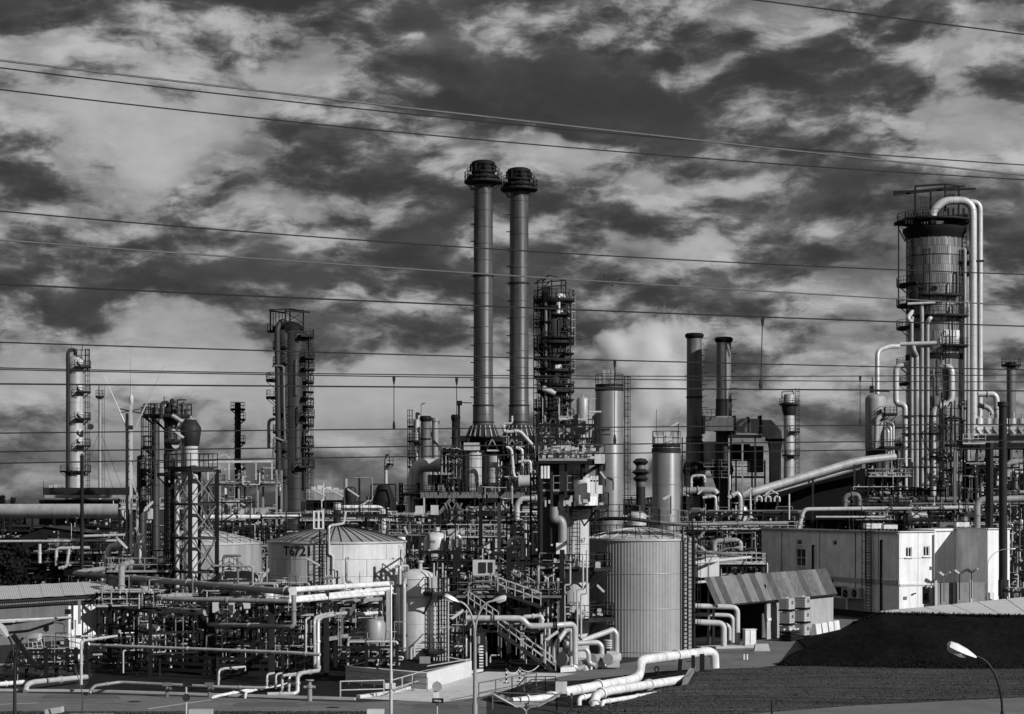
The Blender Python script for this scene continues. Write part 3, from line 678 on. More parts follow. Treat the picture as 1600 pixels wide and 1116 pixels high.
# big corrugated tank, front right of centre
T1 = thing('corrugated_tank', 'large ribbed cylindrical tank with caged ladder right of the striped column', 'storage tank', ground_at(998, 150))
c = ground_at(998, 150); r = 4.33; z1 = zy(843, 146)
b = MB(); corr_shell(b, c, r, 0, z1, 112, .042); b.build('shell', 'corrugated', T1)
for zz in (.35, 3.6, 6.3): mesh1('band', 'mid_steel', T1, lambda q: q.lathe((c.x, c.y, zz), [(r + .055, 0), (r + .065, .02), (r + .055, .05)], 64, False))
mesh1('rim', 'galvanised', T1, lambda q: q.lathe((c.x, c.y, z1), [(r + .02, -.12), (r + .12, -.12), (r + .12, .04), (r - .1, .06)], 64, False))
cone_roof(T1, c, r, z1 + .02, zy(824, 150), 20, 'soft_white', 'galvanised')
mesh1('railing', 'dark_steel', T1, lambda q: q.rail(arc(V((c.x, c.y, z1 + .03)), r - .05, 0, 2*pi, 26)[:-1], 1.0, .06, 1.6, False, True))
# catwalk over the roof
p0, p1 = P(925, 818, 146.5), P(1040, 826, 147); p2 = P(1074, 822, 148)
cw = T1
b = MB(); pts = [P(905, 815, 151), P(950, 812, 148.5), P(985, 812, 147.2), P(1030, 818, 146.2), P(1074, 822, 147)]
for x, y in zip(pts[:-1], pts[1:]): b.beam(x, y, 1.0, .12)
b.build('catwalk', 'dark_steel', T1)
for s in (-.5, .5): mesh1('railing', 'grey_steel', T1, lambda q: q.rail([p + V((0, s, .05)) for p in pts], 1.1, .06, .9))
b = MB(); b.lathe(P(995, 815, 150), [(0, -.3), (.75, -.3), (.75, .5), (.5, .75), (0, .8)], 18); b.build('roof_drum', 'galvanised', T1)
lx = c + V((r*.80, -r*.62, 0)); on = V((.80, -.62, 0)).normalized(); sd_ = on.cross(UP)
mesh1('ladder', 'black_steel', T1, lambda q: q.ladder(lx + on*.35 + UP*.2, lx + on*.35 + UP*(z1 + 1.4), sd_, .55, .07, .3))
mesh1('ladder_cage', 'black_steel', T1, lambda q: q.ladder(lx + on*.35 + UP*.2, lx + on*.35 + UP*(z1 + 1.4), sd_, .75, .06, 99, .8, on))
lx2 = c + V((r*.92, -r*.38, 0)); on2 = V((.92, -.38, 0)).normalized()
mesh1('downpipe', 'dark_steel', T1, lambda q: q.tube([lx2 + on2*.2 + UP*.4, lx2 + on2*.2 + UP*(z1 + .3)], .09))
lx3 = c + V((r*.70, -r*.73, 0)); on3 = V((.70, -.73, 0)).normalized()
mesh1('conduit', 'dark_steel', T1, lambda q: q.tube([lx3 + on3*.15 + UP*.3, lx3 + on3*.15 + UP*(z1 + .8)], .07))
# small drum with ladder at the tank foot, low door panel
dr = thing('foot_drum', 'small pale drum with hose hoops at the foot of the ribbed tank', 'drum', PG(1051, 1021))
g = PG(1051, 1020); mesh1('body', 'soft_white', dr, lambda q: q.lathe(g, [(0, .35), (.34, .35), (.34, 1.5), (.28, 1.6), (0, 1.62)], 16)); mesh1('stand', 'dark_steel', dr, lambda q: q.box(g + UP*.17, (1.0, .8, .35))); mesh1('hoops', 'black_steel', dr, kind='stuff', fn=lambda q: [q.tube([g + V((s*.5, -.3, 0)), g + V((s*.5, -.3, 1.7)), g + V((s*.5, .3, 1.7)), g + V((s*.5, .3, 0))], .04) for s in (-1, 1)])
dg = thing('dark_gate', 'dark flat gate panel standing at the left foot of the ribbed tank', 'gate', PG(985, 1027))
a, e = PG(952, 1026), PG(1002, 1027); mesh1('gate_leaf', 'corrugated', dg, lambda q: q.beam(a + UP*1.2, e + UP*1.2, .05, 2.2)); mesh1('gate_frame', 'black_steel', dg, lambda q: [q.beam(a + UP*2.35, e + UP*2.35, .12), q.beam(e, e + UP*2.4, .16), q.beam(a, a + UP*2.4, .1)])

# welded tank with number T6721
T2c = ground_at(526.5, 185); r2 = 105.5/F*185 + .1; zt = zy(848, 179)
T2 = thing('numbered_tank', 'pale welded plate tank marked T6721 with ribbed conical roof', 'storage tank', T2c)
NP = 9; rows = 5; hh = zt / rows
for j in range(rows):
    for k in range(NP):
        a0 = 2*pi*(k + .5*(j % 2))/NP + .003; a1 = 2*pi*(k + 1 + .5*(j % 2))/NP - .003; b = MB(); N = 8; rr = r2 + random.uniform(0, .03)
        for i in range(N):
            x, y = a0 + (a1-a0)*i/N, a0 + (a1-a0)*(i+1)/N
            b.quad(*[V((T2c.x + rr*cos(t), T2c.y + rr*sin(t), z)) for t, z in ((x, j*hh + .012), (y, j*hh + .012), (y, (j+1)*hh - .012), (x, (j+1)*hh - .012))])
        b.build('shell_plate', 'tank_paint', T2)
mesh1('seam_backing', 'dark_steel', T2, lambda q: q.lathe(T2c, [(r2 - .03, 0), (r2 - .03, zt)], 72, False))
mesh1('rim', 'galvanised', T2, lambda q: q.lathe((T2c.x, T2c.y, zt), [(r2, -.12), (r2 + .14, -.10), (r2 + .14, .06), (r2 - .1, .08)], 72, False))
cone_roof(T2, T2c, r2, zt + .04, zy(820, 185), 40, 'tank_roof', 'dark_steel')
# the number, curved onto the shell
tx = bpy.data.curves.new('number', 'FONT'); tx.body = 'T6721'; tx.size = 1.0; tx.extrude = .008; tx.offset = .025
to = bpy.data.objects.new('number_tmp', tx); COL.objects.link(to); dg_ = bpy.context.evaluated_depsgraph_get(); me = bpy.data.meshes.new_from_object(to.evaluated_get(dg_)); bpy.data.objects.remove(to)
def wrap_text(me, c, r, px0, px1, y0, y1, d, off=.035):
    xs = [v.co.x for v in me.vertices]; ys = [v.co.y for v in me.vertices]; x0, x1, q0, q1 = min(xs), max(xs), min(ys), max(ys); b = MB()
    a_of = lambda px: -pi/2 + math.asin(max(-.99, min(.99, ((px - 800)/F*d - c.x) / r)))
    A0, A1 = a_of(px0), a_of(px1)
    for v in me.vertices:
        s = (v.co.x - x0)/(x1 - x0); t = (v.co.y - q0)/(q1 - q0); a = A0 + (A1 - A0)*s; rr = r + off + v.co.z
        b.v.append((c.x + rr*cos(a), c.y + rr*sin(a), zy(y1, d) + (zy(y0, d) - zy(y1, d))*t))
    b.f = [tuple(p.vertices) for p in me.polygons]; return b
wrap_text(me, T2c, r2, 443, 487, 853, 868.5, 180).build('lettering', 'print_black', T2, smooth=False)
# roof platform with white cage, ladder and pipework
top = V((P(540, 0, 185).x, 184, zy(806, 183)))
mesh1('roof_platform', 'dark_steel', T2, lambda q: [q.box(top + V((0, 0, -.1)), (8.2, 2.6, .16)), q.beam(top + V((-2, 0, -.1)), top + V((-2, 0, -2)), .2), q.beam(top + V((2, 0, -.1)), top + V((2, 0, -1.6)), .2)])
mesh1('railing', 'black_steel', T2, lambda q: q.rail([top + V(x) for x in ((-4, -1.3, 0), (4, -1.3, 0), (4, 1.3, 0), (-4, 1.3, 0))], 1.3, .07, .8, True, True))
cg = P(498, 826, 178.4); mesh1('roof_cage', 'white_paint', T2, lambda q: [q.beam(cg + V((x, y, 0)), cg + V((x, y, 1.65)), .09) for x in (-.42, 0, .42) for y in (-.4, .4)] + [q.beam(cg + V((-.42, y, z)), cg + V((.42, y, z)), .07) for y in (-.4, .4) for z in (0, .8, 1.6)])
mesh1('roof_pipe', 'galvanised', T2, lambda q: q.tube([P(520, 930, 178.3), P(520, 868, 178.3), P(514, 866, 178.3), P(514, 822, 178.3), P(537, 818, 180), P(540, 800, 182)], .12))
lp = P(505, 0, 178.1); mesh1('ladder', 'black_steel', T2, lambda q: q.ladder(V((lp.x, 178.1, 0)), V((lp.x, 178.1, zt + 1.2)), (1, 0, 0), .6, .07, .32))
mesh1('ladder_cage', 'black_steel', T2, lambda q: q.ladder(V((lp.x, 178.1, 0)), V((lp.x, 178.1, zt + 1.2)), (1, 0, 0), .7, .05, 99, .42, (0, -1, 0)))
mesh1('side_cage', 'soft_white', T2, lambda q: [q.beam(P(x, 912, 177.6), P(x, 899, 177.6), .08) for x in (509, 514, 519)] + [q.beam(P(507, y, 177.6), P(521, y, 177.6), .08) for y in (900, 905, 911)])
mesh1('ladder_landing', 'black_steel', T2, lambda q: [q.beam(P(483, 918, 177.5), P(503, 918, 177.5), .8, .12), q.beam(P(483, 899, 177.5), P(503, 899, 177.5), .06), q.beam(P(483, 918, 177.5), P(483, 898, 177.5), .06)])

# ribbed tank behind the lattice frame, and the one in the middle
for (px, d, rp, y, yap, lab, nm) in ((313, 197, 95, 850, 827, 'ribbed tank with pale roof behind the lantern topped stack', 'far_tank'), (727, 196, 72, 838, 826, 'ribbed tank half hidden behind the small marked vessel', 'far_tank')):
    g = ground_at(px, d); rr = rp/F*d; z1 = zy(y, d - rr); t = thing('ribbed_tank', lab, 'storage tank', g)
    b = MB(); corr_shell(b, g, rr, 0, z1, 84, .05); b.build('shell', 'corrugated', t)
    mesh1('rim', 'galvanised', t, lambda q: q.lathe((g.x, g.y, z1), [(rr, -.15), (rr + .12, -.12), (rr + .12, .04), (rr - .1, .06)], 60, False))
    cone_roof(t, g, rr, z1 + .04, zy(yap, d), 22, 'soft_white', 'mid_steel')
    mesh1('railing', 'dark_steel', t, lambda q: q.rail(arc(V((g.x, g.y, z1 + .05)), rr, 0, 2*pi, 26)[:-1], 1.0, .06, 1.6, False, True))

# ================================================================== VESSELS
def vessel(label, px, ytop, ybot, d, rpx, m, skirt=True, legs=0, name='pressure_vessel', dome=.55):
    g = ground_at(px, d); r = rpx/F*d; zt, zb = zy(ytop, d), zy(ybot, d); t = thing(name, label, 'vessel', g); dz = r*dome
    prof = [(0, zb - dz*.9)] + [(r*sin(a), zb - dz*.9*cos(a)) for a in (.4, .8, 1.2)] + [(r, zb)] + [(r, zt - dz)] + [(r*cos(a), zt - dz + dz*sin(a)) for a in (.3, .6, .9, 1.2, 1.4)] + [(0, zt)]
    mesh1('shell', m, t, lambda q: q.lathe(g, prof, 32, False))
    if skirt and zb > .3: mesh1('skirt', 'dark_steel', t, lambda q: q.lathe(g, [(r*1.02, 0), (r*.96, zb + .1)], 28, False))
    for k in range(legs):
        a = 2*pi*k/legs + .6; mesh1('leg', 'dark_steel', t, lambda q: q.beam(g + V((r*.8*cos(a), r*.8*sin(a), 0)), g + V((r*.8*cos(a), r*.8*sin(a), zb)), .18))
    return t, g, r, zt, zb
def ring_platform(t, g, z, r0, r1, a0, a1, name='platform', rail=True, m='black_steel', h=1.1, brackets=True):
    b = MB(); b.sector(V((g.x, g.y, z)), r0, r1, a0, a1, .14)
    if brackets:
        n = max(2, int((a1 - a0)/.8))
        for k in range(n + 1): a = a0 + (a1-a0)*k/n; e = V((cos(a), sin(a), 0)); gg = V((g.x, g.y, z)); b.beam(gg + e*r0 - UP*(r1-r0)*.9, gg + e*(r1-.05) - UP*.1, .09)
    p = b.build(name, m, t)
    if rail:
        pts = arc(V((g.x, g.y, z)), r1 - .04, a0, a1, max(3, int((a1-a0)*r1/.8)))
        if a1 - a0 < 6.2: pts = [V((g.x + r0*cos(a0), g.y + r0*sin(a0), z))] + pts + [V((g.x + r0*cos(a1), g.y + r0*sin(a1), z))]
        mesh1('railing', 'dark_steel', p, lambda q: q.rail(pts, h, .065, .9))
    return p
VF, g, r, zt, zb = vessel('silver round topped vessel in front of the numbered tank with platform at its right', 651, 889, 1026, 131, 31.5, 'soft_white')
mesh1('band', 'mid_steel', VF, lambda q: q.lathe((g.x, g.y, zy(933, 130)), [(r, -.04), (r + .05, -.03), (r + .05, .03), (r, .04)], 32, False))
for yy in (955, 975, 995): mesh1('shell_seam', 'mid_steel', VF, lambda q: q.lathe((g.x, g.y, zy(yy, 130)), [(r + .002, -.012), (r + .008, 0), (r + .002, .012)], 32, False))
mesh1('dome_ring', 'galvanised', VF, lambda q: q.lathe((g.x, g.y, zt - r*.5), [(r*.995, 0), (r + .03, .02), (r, .06)], 32, False))
mesh1('top_nozzle', 'galvanised', VF, lambda q: q.lathe((g.x + .25, g.y, zt - .05), [(.14, 0), (.14, .5), (.24, .5), (.24, .62), (0, .62)], 14))
mesh1('overhead_pipe', 'galvanised', VF, lambda q: q.tube([P(625, 1023, 128.8), P(625, 885, 128.8), P(637, 884, 130), P(637, 892, 130.6)], .10, n=10))
mesh1('side_pipe', 'galvanised', VF, lambda q: q.tube([P(631.5, 1023, 128.6), P(631.5, 912, 128.6), P(633, 906, 129.6)], .13, n=10))
for yy in (915, 993): mesh1('pipe_clamp', 'dark_steel', VF, lambda q: q.box(P(628, yy, 128.7), (.75, .3, .14)))
ring_platform(VF, g, zy(926, 131), r*.9, r + 1.5, -1.15, .95); ring_platform(VF, g, zy(1014, 131), r*.9, r + 1.2, -1.2, .6)
mesh1('instrument_box', 'soft_white', VF, lambda q: q.box(P(677, 910, 128.6), (.5, .4, .75)))
mesh1('small_pipes', 'galvanised', VF, lambda q: [q.tube([P(678 + k*4.5, 1040, 129.5), P(678 + k*4.5, 880 + 12*(k % 3), 129.5)], .055) for k in range(6)] + [q.tube([P(642 + k*5, 1030 - k*4, 128), P(642 + k*5, 1012 - k*4, 128), P(662, 1012 - k*4, 128.2)], .09) for k in range(2)])
mesh1('ladder', 'dark_steel', VF, lambda q: q.ladder(P(692, 1040, 129), P(692, 890, 129), (1, 0, 0), .5, .06, .3))
mesh1('control_box', 'mid_steel', VF, lambda q: q.box(P(664, 1038, 128), (.7, .4, 1.0)))
V2, g, r, zt, zb = vessel('smaller grey vessel marked F 6725 right of the numbered tank', 683, 832, 880, 166, 20.5, 'tank_paint', True, name='marked_vessel')
mesh1('top_nozzle', 'galvanised', V2, lambda q: q.lathe((g.x, g.y, zt - .05), [(.22, 0), (.22, .5), (0, .5)], 12))
tx = bpy.data.curves.new('number', 'FONT'); tx.body = 'F 6725'; tx.size = 1.0; tx.extrude = .004
to = bpy.data.objects.new('number_tmp', tx); COL.objects.link(to); dg_ = bpy.context.evaluated_depsgraph_get(); me = bpy.data.meshes.new_from_object(to.evaluated_get(dg_)); bpy.data.objects.remove(to)
wrap_text(me, g, r, 668, 680, 844.6, 848.6, 165, .012).build('lettering', 'print_black', V2, smooth=False)
ring_platform(V2, g, zy(882, 166), r*.9, r + 1.1, -2.6, .2)
mesh1('side_pipe', 'soft_white', V2, lambda q: q.tube([P(700, 885, 164.5), P(700, 850, 164.5), P(694, 842, 165)], .2, n=10)); mesh1('side_pipe', 'soft_white', V2, lambda q: q.tube([P(708, 885, 164.5), P(708, 845, 164.5), P(701, 842, 165)], .12))

# ================================================================== TOWERS AND STACKS
def tower(label, px, ytop, d, rpx, m, name='process_tower', prof=None, ybot=None, dome=.5, n=28, bands=0.0, seg=None, cat='tower'):
    g = ground_at(px, d); r = rpx/F*d; zt = zy(ytop, d); z0 = 0; t = thing(name, label, cat, g)
    if prof is None:
        dz = r*dome; pr = [(r*1.1, z0), (r*1.1, zt*.12), (r, zt*.12 + r*.4), (r, zt - dz)]
        if dome: pr += [(r*cos(a), zt - dz + dz*sin(a)) for a in (.4, .8, 1.2)] + [(0.01, zt)]
        else: pr += [(r*.9, zt)]
    else: pr = [(a/F*d, zy(y, d)) for a, y in prof]
    mesh1('shell', m, t, lambda q: q.lathe(g, pr, n, False))
    if bands:
        k = bands
        def f(q):
            z = k
            while z < zt - r: q.lathe((g.x, g.y, z), [(r + .01, -.03), (r + .04, 0), (r + .01, .03)], n, False); z += k
        mesh1('stiffeners', m, t, f)
    return t, g, r, zt
def caged_ladder(t, g, r, a, z0, z1, m='black_steel'):
    e = V((cos(a), sin(a), 0)); s = e.cross(UP); q0 = V((g.x, g.y, z0)) + e*(r + .2); q1 = V((g.x, g.y, z1)) + e*(r + .2)
    mesh1('ladder', m, t, lambda q: q.ladder(q0, q1, s, .6, .08, .4, .75, e))
def manhole(t, g, r, z, a, m='soft_white', rad=.35):
    e = V((cos(a), sin(a), 0)); c = V((g.x, g.y, z)) + e*r*.9; mesh1('manhole', m, t, lambda q: (q.cyl(c, c + e*.45, rad, n=14), q.cyl(c + e*.45, c + e*.55, rad*1.25, n=14)))

# 1 far left tower
t, g, r, zt = tower('tall grey tower with stacked side platforms at the far left', 118, 556, 330, 13, 'dull_aluminium', prof=[(15.5, 960), (15.5, 738), (13, 733), (13, 566), (11, 559), (6, 556), (.1, 555)], bands=2.6)
for y, a0, a1 in ((574, -1.4, .9), (613, -1.2, .7), (655, -1.4, .7), (697, -1.2, .7), (737, -3.1, 1.5), (776, -1.4, .6)):
    ring_platform(t, g, zy(y, 330), r, r + 1.2, a0, a1)
for y in (566, 606, 647, 675, 688): manhole(t, g, r, zy(y, 330), -.85, 'soft_white', .38)
caged_ladder(t, g, r, 0.15, 4, zt + 1.2)
mesh1('overhead_pipe', 'dark_steel', t, lambda q: q.tube([P(106, 790, 328.4), P(106, 548, 328.4), P(117, 546, 330), P(118, 557, 330)], .32, 1.0, n=10))
mesh1('top_frame', 'dark_steel', t, lambda q: [q.beam(P(x, 572, 329), P(x, 545, 329), .1) for x in (120, 127, 134, 139)] + [q.beam(P(119, y, 329), P(140, y, 329), .1) for y in (547, 556, 565)] + [q.beam(P(x, 550, 330), P(x, 537, 330), .08) for x in (111, 129)])
mesh1('dish', 'dark_steel', t, lambda q: q.cyl(P(141, 667, 328), P(142, 667, 327.4), .5, n=14))
# 2 thin guyed chimney
t, g, r, zt = tower('thin guyed chimney between the far left tower and the whip aerials', 156, 603, 336, 2.4, 'mid_steel', 'thin_chimney', dome=0, n=12, cat='chimney')
ring_platform(t, g, zy(620, 336), r, r + .5, 0, 6.28); mesh1('ladder', 'dark_steel', t, lambda q: q.ladder(g + V((.6, 0, 0)), g + V((.6, 0, zt)), (1, 0, 0), .4, .05, .8))
for s, yy in ((-1, 672), (1, 672), (1, 690)): mesh1('guy_wire', 'dark_steel', t, lambda q: q.beam(P(156, yy, 336), V((g.x + s*(9 if yy == 672 else 6), g.y, .2)), .05))
# 3 column cluster behind the lantern stack
t, g, r, zt = tower('dark slim column left of the domed column, behind the lattice frame', 243, 636, 178, 6.4, 'dark_clad', bands=1.9)
for y, a0, a1 in ((650, 1.6, 4.6), (700, 1.6, 4.6), (736, 1.9, 4.4)): ring_platform(t, g, zy(y, 178), r, r + .8, a0, a1)
caged_ladder(t, g, r, 3.0, 3, zt)
t, g, r, zt = tower('dark domed column behind the lantern topped stack', 267, 633, 172, 10.5, 'dark_clad', bands=2.2)
ring_platform(t, g, zy(651, 172), r, r + 1.3, 0, 6.28); ring_platform(t, g, zy(690, 172), r, r + .9, -1.8, .6); ring_platform(t, g, zy(742, 172), r, r + 1.1, -2.2, .8)
mesh1('overhead_pipe', 'dark_steel', t, lambda q: q.tube([P(252, 655, 170), P(252, 630, 170), P(262, 628, 171), P(262, 640, 172)], .16)); mesh1('vent', 'mid_steel', t, lambda q: q.tube([P(258, 636, 172), P(258, 620, 172)], .14)); mesh1('vent', 'dark_steel', t, lambda q: q.tube([P(268, 634, 172), P(268, 624, 172), P(273, 630, 172)], .18))
mesh1('davit', 'dark_steel', t, lambda q: [q.beam(P(277, 650, 171), P(277, 625, 171), .12), q.beam(P(277, 625, 171), P(291, 625, 171), .12), q.beam(P(279, 634, 171), P(288, 628, 171), .08), q.beam(P(284, 650, 171), P(284, 632, 171), .2), q.beam(P(289, 650, 171), P(289, 640, 171), .16)])
for k, (x, y) in enumerate(((275, 695), (276, 750), (262, 740))): manhole(t, g, r, zy(y, 172), -1.0 - k*.3, 'mid_steel', .3)
t, g, r, zt = tower('short dark column at the left of the group behind the lattice frame', 221.5, 711, 176, 7.6, 'dark_clad', bands=2.0)
mesh1('vent', 'dark_steel', t, lambda q: q.tube([P(221, 713, 176), P(221, 700, 176), P(227, 700, 176)], .08)); ring_platform(t, g, zy(752, 176), r, r + .7, -1.4, .6)
# 4 lantern topped stack in its lattice frame
LS = thing('lantern_stack', 'white stack with dark lantern shaped cap inside a lattice frame', 'stack', ground_at(298, 150))
g = ground_at(298, 150)
mesh1('flue', 'soft_white', LS, lambda q: q.lathe(g, [(11.2/20, 0), (11.2/20, zy(696, 150))], 24, False))
mesh1('lantern_cap', 'dark_steel', LS, lambda q: q.lathe((g.x, g.y, 0), [(12/20, zy(697, 150)), (13.6/20, zy(693, 150)), (16.8/20, zy(670, 150)), (14.5/20, zy(665, 150)), (9/20, zy(657, 150)), (7/20, zy(655.5, 150)), (.05, zy(655.5, 150))], 24))
mesh1('cap_top', 'mid_steel', LS, lambda q: q.lathe((g.x, g.y, zy(656, 150)), [(.42, 0), (.42, .1), (.1, .14), (.08, .3), (0, .3)], 16))
for y in (740, 772, 807, 842): mesh1('band', 'mid_steel', LS, lambda q: q.lathe((g.x, g.y, zy(y, 150)), [(.56, -.05), (.60, 0), (.56, .05)], 24, False))
for i in range(26):   # stiffening spiral steps on the flue
    pass
LF = thing('lattice_frame', 'dark four legged lattice steel frame around the white lantern stack', 'steel frame', ground_at(297, 147.6))
f0 = ground_at(297, 147.6); sa, sb = 3.3, 2.25; cs = [f0, f0 + B*sb, f0 + B*sb - A*sa, f0 - A*sa]; ztop = zy(735, 148)
levels = [ztop - 2.62*k for k in range(6)]
for q_ in cs: mesh1('leg', 'black_steel', LF, lambda q: q.beam(q_, q_ + UP*(ztop + .1), .30))
for z in levels:
    for x, y in zip(cs, cs[1:] + cs[:1]): mesh1('beam', 'dark_steel', LF, lambda q: q.beam(x + UP*z, y + UP*z, .16, .2))
for z0, z1 in zip(levels[1:], levels[:-1]):
    for x, y in zip(cs, cs[1:] + cs[:1]):
        n_ = ((x + y)/2 - sum(cs, V((0,0,0)))/4).normalized()*.05
        mesh1('cross_brace', 'grey_steel', LF, lambda q: q.beam(x + UP*z0 + n_, y + UP*z1 + n_, .09)); mesh1('cross_brace', 'grey_steel', LF, lambda q: q.beam(x + UP*z1 - n_, y + UP*z0 - n_, .09))
cc = sum(cs, V((0, 0, 0)))/4
mesh1('top_deck', 'black_steel', LF, lambda q: q.beam((cs[0]+cs[1])/2 - A*1.0 + UP*(ztop + .12), (cs[2]+cs[3])/2 - A*.4 + UP*(ztop + .12), 2.7, .1))
dkr = [cs[0] + A*.1, cs[1] + A*.1, cs[2] - A*1.6, cs[3] - A*1.6]
mesh1('railing', 'dark_steel', LF, lambda q: q.rail([x + UP*(ztop + .15) for x in dkr], 1.15, .07, .8, True, True))
mesh1('ladder', 'black_steel', LF, lambda q: q.ladder(cs[3] - A*.4 + UP*.2, cs[3] - A*.4 + UP*(ztop + 1), B, .6, .07, .32, .75, -A))
mesh1('landing', 'black_steel', LF, lambda q: q.box(cs[3] - A*1.1 + UP*zy(887, 150), (1.9, 1.9, .3), .6))
mesh1('railing', 'dark_steel', LF, lambda q: q.rail([cs[3] - A*1.1 + V((x, y, zy(885, 150))) for x, y in ((-1, -1), (1, -1), (1, 1), (-1, 1))], 1.2, .07, .8, True, True))
pp = MB(); pp.tube([P(277, 1000, 150), P(277, 762, 150), P(286, 748, 150), P(286, 660, 150.5), P(270, 650, 151)], .17, n=10); pp.build('inner_pipe', 'galvanised', LF)
# 5 thin dark chimney
t, g, r, zt = tower('thin dark chimney with small platforms left of the dark cracking tower', 371.5, 629, 292, 5, 'dark_steel', 'thin_chimney', dome=0, n=16, cat='chimney')
ring_platform(t, g, zy(640, 292), r, r + .65, 0, 6.28)
for y in (656, 692, 732): ring_platform(t, g, zy(y, 292), r, r + .7, -1.2, .9)
mesh1('rungs', 'black_steel', t, lambda q: [q.beam(P(365, y, 292), P(367, y, 292), .12) for y in range(645, 735, 9)])
# 6 dark tower
t, g, r, zt = tower('dark clad tower with rooftop frame in the left half of the skyline', 459, 515, 282, 20, 'dark_clad', bands=1.5, dome=.25)
mesh1('top_drum', 'black_steel', t, lambda q: q.lathe((g.x - .3, g.y, 0), [(1.75, zy(517, 282)), (1.75, zy(512, 282)), (1.0, zy(505, 282)), (.1, zy(502, 282))], 20))
tf = []
for x, d in ((422.5, 281), (446, 279.2), (453, 284), (474, 281)): tf.append((x, d)); mesh1('frame_post', 'black_steel', t, lambda q: q.beam(P(x, 520, d), P(x, 484, d), .2))
mesh1('frame_top', 'black_steel', t, lambda q: [q.beam(P(421, 484.5, 281), P(454, 483, 284), .22), q.beam(P(422, 486, 281), P(446, 489, 279), .22), q.beam(P(446, 486, 279), P(484, 488, 281), .24), q.beam(P(453, 483, 284), P(484, 488, 281), .2), q.beam(P(446, 505, 279), P(474, 487, 281), .09), q.beam(P(446, 488, 279), P(474, 505, 281), .09)] + [q.beam(P(x, 518, 281), P(x, 489, 281), .11) for x in (427, 431, 436, 441)])
mesh1('side_deck', 'black_steel', t, lambda q: [q.beam(P(418, 518, 281), P(437, 518, 281), 1.6, .3), q.beam(P(418, 507, 280.4), P(424, 507, 280.4), .1), q.beam(P(418, 518, 280.4), P(418, 507, 280.4), .1), q.cyl(P(426, 513, 281), P(436, 513, 281), .35)])
mesh1('side_column', 'dark_clad', t, lambda q: q.tube([P(436, 775, 279), P(433, 512, 279.4), P(441, 500, 280.5), P(450, 508, 282)], .42, 1.2, n=12, band=1.6))
mesh1('side_vessel', 'dark_clad', t, lambda q: q.lathe(ground_at(443, 281), [(1.0, 0), (1.0, zy(522, 281)), (.5, zy(516, 281)), (0, zy(515, 281))], 16, False))
for y, a0, a1 in ((545, 2.0, 4.4), (570, 2.0, 4.4), (648, 2.0, 4.4), (676, 2.0, 4.4), (705, 2.0, 4.4), (730, -1.2, 1.0), (745, 2.0, 4.4), (560, -.9, .9), (578, -.9, .9), (652, -.9, .9)): ring_platform(t, g, zy(y, 282), r, r + 1.2, a0, a1)
rq = random.Random(77)
for k in range(16):
    a = rq.uniform(-2.6, .4); e = V((cos(a), sin(a), 0)); y0 = rq.uniform(520, 690); y1 = y0 + rq.uniform(20, 90)
    mesh1('riser', rq.choice(['black_steel', 'black_steel', 'dark_steel', 'grey_steel']), t, lambda q: q.tube([g + e*r + UP*zy(y0, 282), g + e*(r + .35) + UP*zy(y0, 282), g + e*(r + .35) + UP*zy(y1, 282), g + e*r + UP*zy(y1, 282)], rq.uniform(.06, .14), .2, 6))
mesh1('side_pipe', 'grey_steel', t, lambda q: q.tube([P(425, 572, 279), P(443, 572, 278.8), P(445, 690, 278.8), P(428, 683, 278.4), P(427, 715, 278.4)], .16))
mesh1('side_pipe', 'dull_aluminium', t, lambda q: q.tube([P(420, 700, 281), P(420, 657, 281), P(428, 655, 280)], .25))
for y, a0, a1 in ((527, -1.1, .9), (598, -.7, .7), (612, -.7, .7), (622, -.9, .9), (636, -.7, .7), (665, -.7, .7), (682, -.7, .7), (697, -.8, .8), (708, -.7, .7)): ring_platform(t, g, zy(y, 282), r, r + 1.1, a0, a1, rail=y in (527, 598, 636, 665, 697))
for y, a0, a1 in ((595, 2.2, 4.0), (622, 2.3, 3.8)): ring_platform(t, g, zy(y, 282), r + .6, r + 2.2, a0, a1)
caged_ladder(t, g, r, 0.0, 2, zt - 1)
